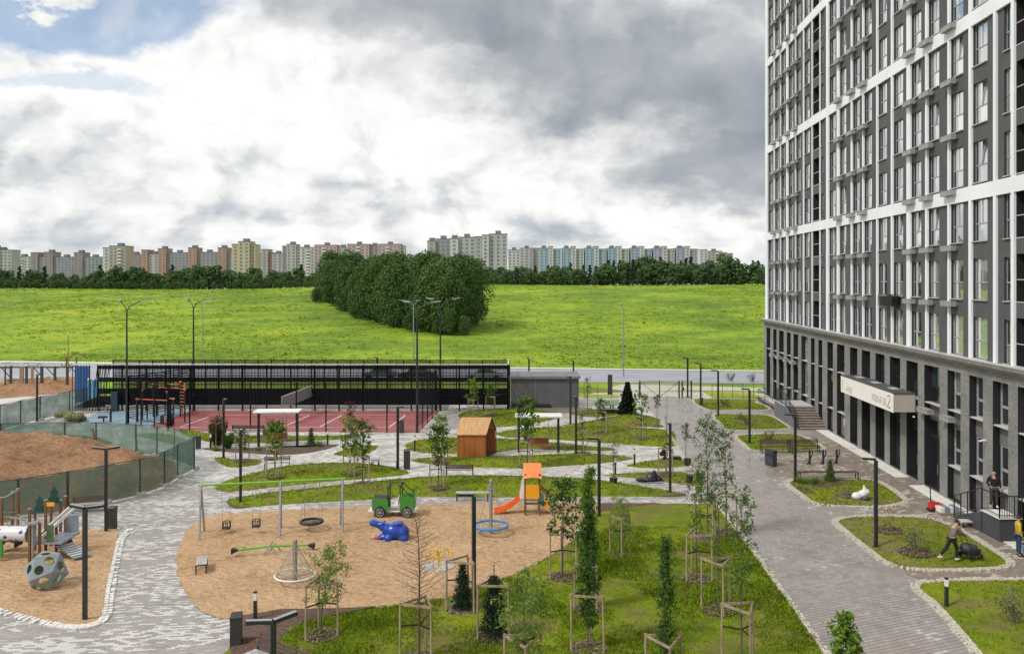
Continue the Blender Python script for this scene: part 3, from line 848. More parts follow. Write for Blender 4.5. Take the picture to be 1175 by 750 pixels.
def wall_cells(mb, y0, y1, z0, z1, holes, x, mi=0, depth=.2, dmi=1):
    """wall plane facing -x with rectangular holes and their reveals; holes: (ya, yb, za, zb[, depth])"""
    Y = sorted(set([y0, y1] + [q for h in holes for q in h[:2] if y0 < q < y1]))
    Z = sorted(set([z0, z1] + [q for h in holes for q in h[2:4] if z0 < q < z1]))
    for i in range(len(Y)-1):
        cy = (Y[i]+Y[i+1])/2
        run = None
        for j in range(len(Z)-1):
            cz = (Z[j]+Z[j+1])/2
            hole = any(h[0] < cy < h[1] and h[2] < cz < h[3] for h in holes)
            if not hole:
                if run is None: run = [Z[j], Z[j+1]]
                else: run[1] = Z[j+1]
            if (hole or j == len(Z)-2) and run:
                mb.quad((x, Y[i+1], run[0]), (x, Y[i], run[0]), (x, Y[i], run[1]), (x, Y[i+1], run[1]), mi); run = None
    for h in holes:
        ya, yb, za, zb = h[:4]; d = h[4] if len(h) > 4 else depth; q = h[5] if len(h) > 5 else dmi
        mb.quad((x, ya, za), (x+d, ya, za), (x+d, ya, zb), (x, ya, zb), q)
        mb.quad((x+d, yb, za), (x, yb, za), (x, yb, zb), (x+d, yb, zb), q)
        mb.quad((x, yb, za), (x+d, yb, za), (x+d, ya, za), (x, ya, za), q)
        mb.quad((x+d, yb, zb), (x, yb, zb), (x, ya, zb), (x+d, ya, zb), q)

YF, YN = ty(877.9, .12), 30.0                       # far and near end of the facade
PIL = [(878,881.7),(887.6,889.5),(894.8,896.5),(902,905.2),(912.1,913.8),(921.2,923.2),(931,933),(940.1,942),(947.8,952),(960,964),
       (976,979),(989.2,992.2),(1005.3,1008.4),(1022.1,1025.7),(1040,1046.2),(1061.4,1065.9),(1087,1091.5),(1111.2,1116.7),(1139.4,1145.2),(1159.8,1166.1)]
# openings: (left px, right px, kind, shelf)
OPN = [(882.2,886.2,'w',0),(889.7,893.6,'w',1),(896.7,900.6,'w',1),(905.6,910,'w',1),(914.1,918.6,'w',1),(923.4,929,'w',0),(933.2,939.9,'l',0),
       (942.2,944.9,'n',0),(952.2,958.6,'w',0),(964.2,970.9,'w',1),(979.2,986.2,'w',1),(992.4,1000.3,'w',1),(1008.6,1017.7,'w',0),(1026,1036.2,'w',0),
       (1046.4,1057,'w',1),(1066.1,1077.7,'w',1),(1091.7,1105.3,'w',1),(1116.9,1133.1,'w',0),(1152.3,1159.7,'n',0),(1166.4,1196,'l',0)]
NF = 12
ZB = [8.0+2.99*k for k in range(NF)]; ZT = [10.1+2.99*k for k in range(NF)]
TOP = ZB[-1]+3.4
belts = [(16.10+8.97*i, 16.84+8.97*i) for i in range(4) if 16.84+8.97*i < TOP]
holes = []; WIN = []
extra_p = []
for a, b, kd, sh in OPN:
    y1, y0 = ty(a), ty(b)
    for k in range(NF):
        if kd == 'l': holes.append((y0, y1, ZB[k]-.0, ZT[k]+.12, 1.3, 2))
        else:
            holes.append((y0, y1, ZB[k], ZT[k], .2)); WIN.append((y0, y1, k, kd, sh))
# continue the pattern past the frame on the near side
yy = 36.4
while yy > YN+2.2:
    extra_p.append((yy-.5, yy)); w0, w1 = yy-2.0, yy-.5
    for k in range(NF): holes.append((w0, w1, ZB[k], ZT[k], .2)); WIN.append((w0, w1, k, 'w', 0))
    yy -= 2.6
mb = MB()
ZC = 7.62
wall_cells(mb, YN, YF, 7.80, TOP, holes, 0.0)
mb.quad((0, YF, 7.8), (0, YF, TOP), (17, YF, TOP), (17, YF, 7.8), 0)
mb.quad((0, YN, 7.8), (17, YN, 7.8), (17, YN, TOP), (0, YN, TOP), 0)
mb.quad((17, YN, 0), (17, YF, 0), (17, YF, TOP), (17, YN, TOP), 0)
mb.quad((0, YN, TOP), (17, YN, TOP), (17, YF, TOP), (0, YF, TOP), 0)
for h in holes:
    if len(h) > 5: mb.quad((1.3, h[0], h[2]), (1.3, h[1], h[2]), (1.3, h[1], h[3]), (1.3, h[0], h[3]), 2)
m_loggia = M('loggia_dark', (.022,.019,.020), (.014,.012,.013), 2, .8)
mb.build('wall', [m_grey, m_reveal, m_loggia], TW)

PR = .12
segs = []; z = 7.96
for a, b in belts: segs.append((z, a)); z = b
segs.append((z, TOP))
for y0, y1 in [(ty(r), ty(l, PR)) for l, r in PIL] + extra_p:
    for a, b in segs: MB().boxb(-PR, .0-.001, y0, y1, a, b).build('pilaster', m_whiter, TW)
for a, b in belts:
    q = MB(); q.boxb(-PR, -.001, YN, YF, a+.001, b-.001); q.build('belt_course', m_whiter, TW)
q = MB(); q.boxb(-PR-.05, 17.1, YN-.1, YF+.1, TOP+.001, TOP+.35); q.build('parapet', m_whiter, TW)

def visible(y, z):
    Yw = y/KL; X = WC+WD*Yw
    px = CX+X*F/Yw; py = HY-(z-H)*F/Yw
    return px < 1190 and py > -25, F/Yw
# window meshes -------------------------------------------------------------
def window_mesh(w, h, kind, opened):
    fr, pn = MB(), MB(); T = .036; x = 0
    tz = h*.42
    def bars(y0, y1, z0, z1, dx=0):
        fr.boxb(x-.014+dx, x+.012+dx, y0, y0+T, z0, z1); fr.boxb(x-.014+dx, x+.012+dx, y1-T, y1, z0, z1)
        fr.boxb(x-.012+dx, x+.010+dx, y0+T, y1-T, z0, z0+T); fr.boxb(x-.012+dx, x+.010+dx, y0+T, y1-T, z1-T, z1)
    bars(0, w, 0, tz-.002); bars(0, w, tz+.002, h)
    if kind == 'w': fr.boxb(-.018, .014, w*.5-T*.6, w*.5+T*.6, tz+T, h-T)
    fr.boxb(-.030, .013, 0, w, tz-.03, tz+.03)
    def pane(y0, y1, z0, z1, tilt=0):
        dx = -math.sin(tilt)*(z1-z0)
        pn.quad((0, y1, z0), (0, y0, z0), (dx, y0, z1), (dx, y1, z1))
    pane(T, w-T, T, tz-T)
    if kind == 'w':
        m = w*.5
        if opened:
            pane(m+T*.6, w-T, tz+T, h-T)
            dx = .16
            pn.quad((-.02, m-T*.6, tz+T), (-.02, T, tz+T), (-.02+dx, T, h-T), (-.02+dx, m-T*.6, h-T))
            fr.bar((-.05, T, tz+T), (-.05+dx, T, h-T), .05); fr.bar((-.05, m-T*.6, tz+T), (-.05+dx, m-T*.6, h-T), .05); fr.bar((-.05+dx, T, h-T), (-.05+dx, m-T*.6, h-T), .05)
            pn.quad((.3, m, tz), (.3, T, tz), (.3, T, h), (.3, m, h))
        else:
            pane(T, m-T*.6, tz+T, h-T); pane(m+T*.6, w-T, tz+T, h-T)
    else: pane(T, w-T, tz+T, h-T)
    return fr.mesh('window', m_frame), pn.mesh('pane', m_glass)
wcache = {}
rw = random.Random(12)
cand = []
for (y0, y1, k, kd, sh) in WIN:
    ok, s = visible((y0+y1)/2, ZB[k])
    if ok: cand.append((-(y1-y0)*s*s*.0+ -s, y0, y1, k, kd, sh))
cand.sort()
restf, restp = MB(), MB()
sill_mb = []
def put(meshname, me, x, y, z, parent, s=(1,1,1)):
    o = bpy.data.objects.new(meshname, me); COL.objects.link(o); o.location = (x, y, z); o.scale = s
    link_child(o, parent); return o
sill_me = MB().boxb(-.09, .19, 0, 1, -.045, .0).mesh('sill', m_sill)
for i, (_, y0, y1, k, kd, sh) in enumerate(cand):
    w = y1-y0; wk = round(w, 1); op = kd == 'w' and rw.random() < .16
    key = (wk, kd, op)
    if key not in wcache: wcache[key] = window_mesh(wk, 2.1, kd, op)
    fm, pm = wcache[key]; sy = w/wk
    if i < 92:
        o = put('window', fm, .13, y0, ZB[k], TW, (1, sy, 1))
        put('pane', pm, 0, 0, 0, o)
        put('sill', sill_me, -.13, 0, 0, o, (1, wk, 1))
    else:
        for me, dst, mi in ((fm, restf, 0), (pm, restp, 0)):
            dst.add([(v.co.x+.13, v.co.y*sy+y0, v.co.z+ZB[k]) for v in me.vertices], [tuple(p.vertices) for p in me.polygons])
        restf.boxb(-.09, .19, y0, y1, ZB[k]-.045, ZB[k])
o = restf.build('window', m_frame, TW); o['kind'] = 'stuff'
o = restp.build('pane', m_glass, o)
# shelves for air conditioners ----------------------------------------------
sh_rest = MB(); n = 0
for (_, y0, y1, k, kd, sh) in cand:
    if not sh or k == 0: continue
    w = y1-y0
    a, b, z = y0+w*.38, y1+.45, ZB[k]-.42
    if n < 60:
        q = MB(); q.boxb(-.42, -PR-.002, a, b, z, z+.27); q.boxb(-.43, -PR-.01, a-.01, b+.01, z+.27, z+.29)
        for yy in (a+.1, b-.1): q.boxb(-PR, -.002, yy-.03, yy+.03, z+.05, z+.22)
        q.build('ac_shelf', m_acbox, TW); n += 1
    else: sh_rest.boxb(-.42, -PR-.002, a, b, z, z+.27)
o = sh_rest.build('ac_shelf', m_acbox, TW); o['kind'] = 'stuff'
# one black basket holding a unit
q = MB(); ya, yb = ty(1034.5), ty(1019)
zb = 10.35
for i in range(9): q.boxb(-.62, -.60, ya+(yb-ya)*i/8-.015, ya+(yb-ya)*i/8+.015, zb, zb+.72)
for z in (zb, zb+.36, zb+.70): q.boxb(-.64, -.14, ya, yb, z, z+.03)
q.boxb(-.55, -.18, ya+.1, yb-.1, zb+.05, zb+.6)
q.build('ac_basket', m_black, TW)
# loggia rails
for a, b, kd, sh in OPN:
    if kd != 'l': continue
    y1, y0 = ty(a), ty(b)
    for k in range(NF):
        if not visible(y0, ZB[k])[0] and a < 1150: continue
        q = MB(); q.boxb(-.02, .03, y0, y1, ZB[k]-.05, ZB[k]); q.boxb(.0, .03, y0, y1, ZB[k]+1.0, ZB[k]+1.04)
        q.build('loggia_ledge', m_sill, TW)

# brick base ----------------------------------------------------------------
BX = -.15; BD = .45
BO = [(879.6,883.9),(887.3,891.1),(894,899.3),(903,907.3),(910.5,915.8),(919.6,926.5),(930.6,934.8),(939.1,943.6),(949.4,955.8),(960.4,969),
      (975.4,983.9),(988.9,998.6),(1004.6,1015),(1021.1,1033),(1040.2,1053.2),(1060.6,1078.3),(1087.3,1102.3),(1112.3,1128),(1139.3,1157),(1168,1190)]
YBF = ty(876.6, -BX)
bh = []
KIND = {}
for i, (a, b) in enumerate(BO):
    y1, y0 = ty(a, -BX), ty(b, -BX)
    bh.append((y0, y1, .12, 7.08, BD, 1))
    KIND[i] = (y0, y1)
yy = 36.0; nb = []
while yy > YN+2.2:
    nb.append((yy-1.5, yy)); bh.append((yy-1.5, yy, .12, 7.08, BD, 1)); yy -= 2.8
mb = MB()
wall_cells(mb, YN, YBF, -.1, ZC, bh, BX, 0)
mb.quad((BX, YBF, -.1), (BX, YBF, ZC), (17, YBF, ZC), (17, YBF, -.1), 0)
mb.quad((BX, YN, -.1), (17, YN, -.1), (17, YN, ZC), (BX, YN, ZC), 0)
mb.build('brick_base', [m_brick, M('shade_black_reveal', (.016,.016,.018), None, 3, .6)], TW)  # opening reveals coloured black to carry the shade of the recess
q = MB(); q.boxb(-.42, 17.2, YN-.1, YBF+.25, ZC+.001, ZC+.12, 0); q.boxb(-.50, 17.2, YN-.1, YBF+.33, ZC+.121, 7.93, 0); q.boxb(-.52, 0, YN-.1, YBF+.35, 7.931, 7.955, 1)
q.build('cornice', [M('cornice_grey', (.21,.20,.185), (.16,.152,.14), 1.5, .75), m_sill], TW)
# infill of the base openings
m_spand = M('grey_fibre_panel', (.16,.158,.158), (.13,.128,.128), 1.2, .7)
DOORS = {10: .55, 11: .38, 12: .2, 13: .14, 14: .14, 15: .14, 0: .2}
ix = BX+BD
panel = MB(); dglass = []
def infill(y0, y1, lowz, idx):
    w = y1-y0
    ww = w-.05; ya, yb = y0+.04, y0+ww          # window stands towards the near side; blank dark strip beyond
    upb = 4.95
    lt = 3.95
    # blank panel everything behind
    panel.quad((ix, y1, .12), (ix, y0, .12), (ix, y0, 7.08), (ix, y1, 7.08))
    for (z0, z1, nm) in ((upb, 7.05, 'window'), (lowz, lt, 'window' if lowz > 1 else 'glazed_door')):
        fr = MB(); pn = MB(); h = z1-z0; T = .06
        def frm(a, b, c, d):
            fr.boxb(ix-.10, ix-.03, a, a+T, c, d); fr.boxb(ix-.10, ix-.03, b-T, b, c, d)
            fr.boxb(ix-.098, ix-.032, a+T, b-T, c, c+T); fr.boxb(ix-.098, ix-.032, a+T, b-T, d-T, d)
            pn.quad((ix-.06, b-T, c+T), (ix-.06, a+T, c+T), (ix-.06, a+T, d-T), (ix-.06, b-T, d-T))
        if lowz > 1 or z0 == upb:
            frm(ya, yb, z0, z0+h*.42); frm(ya, yb, z0+h*.42+.004, z1)
        else:
            m = (ya+yb)/2; frm(ya, m, z0, 3.0); frm(m+.003, yb, z0, 3.0); frm(ya, yb, 3.004, z1)
        gm = m_glass if idx > 14 and lowz > 1 else m_glassdark
        if idx in (16, 17) or (idx == 5) : gm = m_glass
        o = fr.build(nm, m_frame if gm is m_glass else m_black, TW); pn.build('pane', gm, o)
        if z0 > 1: MB().boxb(BX+.02, ix, y0+.02, yb+.03, z0-.06, z0-.002).build('sill', m_sill, o)
        if z0 < 1: MB().boxb(ix-.16, ix-.11, (ya+yb)/2-.05, (ya+yb)/2-.02, .9, 1.5).build('handle', m_steel, o)
    # spandrels, proud of the blank panel
    q = MB(); q.boxb(ix-.12, ix-.002, y0+.005, yb+.04, lt+.003, upb-.065); q.build('spandrel_panel', m_spand, TW)
    if lowz > 1:
        q = MB(); q.boxb(ix-.12, ix-.002, y0+.005, yb+.04, .125, lowz-.065); q.build('spandrel_panel', m_spand, TW)
for i in range(len(BO)): infill(KIND[i][0], KIND[i][1], DOORS.get(i, 1.92), i)
for y0, y1 in nb: infill(y0, y1, 1.92, 20)
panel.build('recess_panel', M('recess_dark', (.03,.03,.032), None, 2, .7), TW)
# pale vents near the ground
for a in (2, 9):
    y0, y1 = KIND[a]; q = MB(); q.boxb(ix-.15, ix-.122, y0+.25, y0+(y1-y0)*.62, .9, 1.5)
    for k in range(5): q.boxb(ix-.16, ix-.151, y0+.28, y0+(y1-y0)*.60, .95+k*.11, .99+k*.11)
    q.build('vent_grille', m_white, TW)
# small shelves on the base
for i in (1, 2, 3, 4, 15, 16):
    y0, y1 = KIND[i]; q = MB(); w = y1-y0
    q.boxb(-.55, BX-.002, y0+w*.35, y1+.10, 4.35, 4.60); q.boxb(-.57, BX-.004, y0+w*.35-.02, y1+.12, 4.601, 4.62); q.build('ac_shelf', m_acbox, TW)
# camera on the brick pier
q = MB(); yc = ty(1132, -BX); q.boxb(BX-.10, BX-.002, yc-.04, yc+.04, 4.0, 4.08); q.tube([(BX-.1, yc, 4.04), (BX-.34, yc+.05, 3.98)], .045, 8); q.build('security_camera', m_white, TW)
# entrance canopy -----------------------------------------------------------
c0, c1 = 52.05*KL, 61.9*KL
m_cream = M('cream_sign_panel', (.78,.75,.68), (.74,.71,.645), .6, .5)
m_beige = M('beige_side_panel', (.44,.39,.34), (.40,.355,.31), .8, .6)
q = MB(); q.boxb(-1.42, BX-.004, c0, c1, 4.1, 5.18, 0)
can = q.build('canopy', m_beige, TW)
q = MB(); q.boxb(-1.45, -1.423, c0-.02, c1+.02, 4.06, 5.20); q.build('sign_panel', m_cream, can)
q = MB(); q.boxb(-1.47, BX-.006, c0-.05, c1+.05, 5.203, 5.25, 0); q.build('canopy_roof', M('bitumen_roof', (.085,.087,.093), (.06,.062,.067), 1.3, .6), can)
q = MB()
for k in range(3): q.boxb(-.9, -.45, c0+1.6+k*3.1, c0+2.6+k*3.1, 5.255, 5.275)
q.build('roof_puddle', m_sill, can)
q = MB(); q.boxb(-1.2, -.9, c0+1.3, c0+1.34, 4.0, 4.06); q.ball((-.3, c0-.15, 3.85), (.07, .10, .05)); q.build('canopy_light', m_white, can)
# lettering: seen from outside the wall (looking along +x) the reading direction runs towards -y
m_ink = M('dark_sign_lettering', (.10,.095,.09), None, 3, .5)
def strokes(lines, y_start, z0, sx, sz, w, mb):
    for ln in lines:
        for a, b in zip(ln[:-1], ln[1:]):
            mb.bar((-1.456, y_start-a[0]*sx, z0+a[1]*sz), (-1.456, y_start-b[0]*sx, z0+b[1]*sz), w, .006, up=(1,0,0))
GL = {
 'П': [[(0,0),(0,1),(.7,1),(.7,0)]],
 'О': [[(0,0),(0,1),(.7,1),(.7,0),(0,0)]],
 'Д': [[(-.1,-.15),(-.1,0),(.9,0),(.9,-.15)],[(.1,0),(.25,1),(.7,1),(.7,0)]],
 'Ъ': [[(-.1,1),(.15,1),(.15,0),(.7,0),(.7,.5),(.15,.5)]],
 'Е': [[(.65,0),(0,0),(0,1),(.65,1)],[(0,.5),(.55,.5)]],
 'З': [[(0,1),(.65,1),(.65,.5),(.2,.5)],[(.65,.5),(.65,0),(0,0)]],
 'H': [[(0,0),(0,1)],[(.6,0),(.6,1)],[(0,.5),(.6,.5)]],
 'Е2': [[(.65,0),(0,0),(0,1),(.65,1)],[(0,.5),(.55,.5)]],
 'В': [[(0,0),(0,1),(.5,1),(.5,.55),(0,.5),(.6,.5),(.6,0),(0,0)]],
 '-': [[(.1,.5),(.5,.5)]],
 'i': [[(.1,0),(.1,.6)]],
 '2': [[(0,.82),(.1,.95),(.3,1),(.5,.95),(.6,.8),(.55,.6),(.3,.35),(.05,.12),(0,0),(.65,0)]],
 '1': [[(0,.75),(.25,1),(.25,0)]],
}
q = MB(); yy = c1-.42
q.bar((-1.456, yy, 4.2), (-1.456, yy, 4.92), .05, .006, up=(1,0,0)); q.bar((-1.456, yy+.08, 4.8), (-1.456, yy, 4.96), .04, .006, up=(1,0,0))
yy -= .45
for ch, adv in (('i', .22), ('-', .30), ('Н', .34), ('Е', .33), ('В', .3)):
    strokes(GL.get(ch, GL['H']), yy, 4.25, .30, .34, .024, q); yy -= adv*1.05
yy = c0+3.55
for ch, adv in (('П', .36), ('О', .36), ('Д', .40), ('Ъ', .36), ('Е', .34), ('З', .34), ('Д', .36)):
    strokes(GL[ch], yy, 4.36, .27, .36, .024, q); yy -= adv
yy -= .12
strokes(GL['2'], yy, 4.28, .72, .72, .055, q)
q.build('sign_lettering', m_ink, can)
# stairs of the far entrance -------------------------------------------------
def far_stairs():
    st = MB(); yA, yB = 71.8, 78.0       # steps rise away from the camera
    xo = -3.3
    n = 9
    # derive from the picture: bottom step at y~493, top landing at y~470
    b = P(949, 493.6); tpos = (P(936, 468, 1.35))
    ys0, ys1 = 69.5, 73.6
    return ys0, ys1
YS0, YS1 = 69.6*KL, 73.4*KL
q = MB(); nst = 9; rise = 1.35/nst
m_step = M('brown_step_stone', (.21,.155,.12), (.125,.09,.07), 3, .7)
for k in range(nst):
    y0 = YS0+(YS1-YS0)*k/nst
    q.boxb(-2.25, BX-.004, y0, YS1, rise*k+.001, rise*(k+1), 0)
    q.boxb(-2.24, BX-.006, y0-.02, y0+.10, rise*(k+1)+.001, rise*(k+1)+.012, 1)
o = q.build('entrance_steps', [m_step, m_sill], TW)
q = MB(); q.boxb(-2.55, BX-.004, YS1+.002, YS1+3.6, -.02, 1.35, 0); q.boxb(-2.57, BX-.006, YS1+.0, YS1+3.6, 1.352, 1.38, 1)
q.plate([(0,0),(YS1-YS0,0),(YS1-YS0,1.36),(YS1-YS0-.01,1.36)], (-2.4, YS0, 0), (0,1,0), (0,0,1), .26)
landing = q.build('entrance_landing', [M('stair_side_render', (.15,.155,.165), (.12,.124,.132), 1, .7), m_sill], TW)
q = MB()
def rail(q, a, b, n, h=1.0, picket=True):
    a, b = Vector(a), Vector(b); up = Vector((0,0,h))
    q.bar(a+up, b+up, .05, .04)
    q.bar(a+up*.12, b+up*.12, .03, .03)
    for i in range(n+1):
        p = a.lerp(b, i/n); w = .045 if (i % 6 == 0 or not picket or i == n) else .018
        q.bar(p, p+up*.99, w)
rail(q, (-2.42, YS0, 0.05), (-2.42, YS1, 1.38), 18); rail(q, (-2.42, YS1, 1.38), (-2.42, YS1+3.5, 1.38), 14); rail(q, (-2.42, YS1+3.5, 1.38), (-.2, YS1+3.5, 1.38), 10)
q.build('handrail', m_black, landing)
# basement ramp rails, far end
rp = MB()
q0 = P(868, 463); q1 = P(891.5, 470.5); q2 = P(868, 455)
# porch at the right edge ----------------------------------------------------
# ------------------------------------------------------------------ housing estate on the horizon
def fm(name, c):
    c = tuple((q*.84+h*.16)*.80 for q, h in zip(c, (.46,.49,.55))); return M(name, c, tuple(q*.88 for q in c), .12, .9, world=True)  # distance haze is mixed into the wall colour
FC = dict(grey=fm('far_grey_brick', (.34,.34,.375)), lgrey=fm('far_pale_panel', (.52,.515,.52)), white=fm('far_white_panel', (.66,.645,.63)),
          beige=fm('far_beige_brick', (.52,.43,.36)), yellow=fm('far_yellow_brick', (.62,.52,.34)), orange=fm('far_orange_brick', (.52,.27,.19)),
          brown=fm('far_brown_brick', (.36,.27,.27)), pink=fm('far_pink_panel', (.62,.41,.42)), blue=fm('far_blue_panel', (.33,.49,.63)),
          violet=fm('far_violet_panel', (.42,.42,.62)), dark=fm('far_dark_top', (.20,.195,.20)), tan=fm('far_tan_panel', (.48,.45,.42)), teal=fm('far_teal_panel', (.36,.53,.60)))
m_fwin = M('far_window_glass', (.19,.215,.25), (.13,.15,.18), .2, .2, world=True)
m_fbal = M('far_balcony_white', (.72,.70,.67), (.58,.565,.54), .3, .8, world=True)
def far_block(name, label, Y, segs, group=None, depth=14, wins=True, fl=2.75, pitch=3.3, balc=True, z0=3.0, cat='building'):
    x0 = min(s[0] for s in segs); x1 = max(s[1] for s in segs)
    X = lambda px: (px-CX)*Y/F
    root = thing(name, label, cat, (X((x0+x1)/2), Y, z0), 0, group); ox = root.location.x
    wl = []; rnd = random.Random(int(x0*7+3))
    for (a, b, yt, col, *rest) in segs:
        pj = rest[0] if rest else 0.0
        zt = H-(yt-HY)*Y/F - z0
        q = MB(); q.boxb(X(a)-ox, X(b)-ox, -pj, depth, 0, zt)
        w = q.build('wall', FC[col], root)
        q = MB(); q.boxb(X(a)-ox-.2, X(b)-ox+.2, -pj-.2, depth+.2, zt+.003, zt+.55)
        r = q.build('roof', FC['dark'], root)
        if b-a > 9:
            for k in range(max(1, int((b-a)/26))):
                q = MB(); cx = X(a+(b-a)*(k+.5)/max(1, int((b-a)/26)))-ox; q.boxb(cx-2, cx+2, 3, 8, zt+.553, zt+2.8); q.build('lift_house', FC['dark'], root)
        W = X(b)-X(a); n = max(1, int(W/pitch)); m = int((zt-1.2)/fl)
        for j in range(m):
            z = zt-1.3-fl*j-1.5
            if z+z0 < 6: continue
            for i in range(n):
                cx = X(a)-ox+(i+.5)*W/n
                if balc and n >= 4 and i % 4 == 2 and col in ('white','tan','yellow','pink','beige'): wl.append((1, cx, -pj, z))
                else: wl.append((0, cx, -pj, z))
    win = MB().boxb(-.85, .85, -.06, -.002, 0, 1.5).mesh('window', m_fwin)
    bal = MB().boxb(-1.5, 1.5, -.9, -.003, -.35, .85).boxb(-1.45, 1.45, -.05, -.002, .86, 1.9, 1).mesh('balcony', [m_fbal, m_fwin])
    rest = {0: MB(), 1: MB()}; cnt = {0: 0, 1: 0}
    for (kd, x, y, z) in wl:
        me = (win, bal)[kd]; nm = ('window', 'balcony')[kd]
        if cnt[kd] < 60:
            put(nm, me, x, y, z, root)
        else:
            b = len(rest[kd].v); rest[kd].v += [(v.co.x+x, v.co.y+y, v.co.z+z) for v in me.vertices]
            for p in me.polygons: rest[kd].f.append(tuple(b+i for i in p.vertices)); rest[kd].m.append(p.material_index)
        cnt[kd] += 1
    for kd in (0, 1):
        if rest[kd].v:
            o = rest[kd].build(('window', 'balcony')[kd], m_fwin if kd == 0 else [m_fbal, m_fwin], root); o['kind'] = 'stuff'
    return root
YC = 800
far_block('apartment_block', 'whitish tower block cut by the left edge of the photo', YC-60, [(-14,13,287,'lgrey'),(-14,-2,285,'white',2)])
far_block('apartment_block', 'long low row with pale end behind the leftmost trees, at far left', YC+40, [(13.3,36,294.5,'white'),(36.2,44,290,'brown',1.5),(44.2,51,295,'grey'),(51.2,61.5,289.5,'brown',1.5),(61.7,85.5,295,'grey'),(85.7,95.5,290,'brown',1.5),(95.7,118,295,'grey')])
far_block('apartment_block', 'beige and white tower block standing alone left of the orange stair towers', YC-90, [(118,126,284.5,'white'),(126.2,145,282.5,'beige',1.5)])
far_block('apartment_block', 'long grey block with four orange stair towers, left background', YC+30, [(145.3,162.5,292,'brown'),(162.7,170,287,'orange',1.5),(170.2,182,291.5,'lgrey'),(182.2,191.5,285.5,'orange',2),(191.7,216.5,290,'grey'),(216.7,226.5,284.5,'orange',2),(226.7,250.5,289.5,'grey'),(250.7,260.5,284.5,'orange',2),(260.7,266,289.5,'grey')])
far_block('apartment_block', 'tall yellow tower block left of the grove', YC-120, [(266,274,280.5,'yellow'),(274.2,287,277.5,'yellow',2),(287.2,293,281,'yellow')])
far_block('apartment_block', 'small grey and salmon block between the yellow tower and the pink row', YC+20, [(293.3,300,290.5,'grey'),(300.2,308,286.5,'tan',2),(308.2,312,290,'orange'),(312.2,324,291,'lgrey')])
far_block('apartment_block', 'long pink and white block rising behind the grove', YC-20, [(324,329,282.5,'brown'),(329.2,340,280.5,'lgrey',1.5),(340.2,361,284,'white'),(361.2,387,281.5,'pink',1.5),(387.2,398.5,284,'lgrey'),(398.7,424,280.5,'pink',1.5),(424.2,434,282,'brown'),(434.2,460,280.5,'pink',1.5),(460.2,464,282.5,'white')])
far_block('apartment_block', 'tall stepped grey block with white balconies right of the grove', YC-180, [(490.5,500,277,'tan',1.5),(500.2,516.5,274.5,'grey'),(516.7,526,274,'white',1.5),(526.2,545,272.5,'lgrey'),(545.2,553,272,'tan',2),(553.2,561,270,'white',2),(561.2,582,268.8,'lgrey')])
far_block('apartment_block', 'short cream block between the tall stepped block and the blue one', YC+30, [(583,596.5,287,'white'),(596.7,612,285,'lgrey',1.5),(612.2,619,285,'beige')])
segs = []; x = 619.2
for i in range(7):
    c = 'teal' if i < 4 else 'violet'
    segs += [(x, x+10, 285, 'blue' if i < 4 else 'violet'), (x+10.2, x+15.5, 283, 'white', 2), (x+15.7, x+24.5, 286, c if i % 2 == 0 else 'lgrey')]; x += 26.1
far_block('apartment_block', 'very long blue and lilac panel block behind the right-hand woods', YC, segs)
far_block('apartment_block', 'pale grey tail of housing at the far right of the skyline', YC+110, [(803,812,286.5,'white'),(812.2,828,288.3,'tan',1.5),(828.2,834,289.8,'lgrey'),(834.2,841,291,'grey')])
far_block('low_shed', 'long low white shed at the edge of the field, left background', 520, [(233,262,324,'white'),(262.2,276,323.4,'lgrey')], depth=8, fl=2.6, balc=False, z0=5.0, cat='shed')
far_block('low_shed', 'low flat shed partly behind the grove, left of its crown', 560, [(288,326,322.0,'lgrey'),(326.2,345,323,'white')], depth=8, fl=2.6, balc=False, z0=5.0, cat='shed')

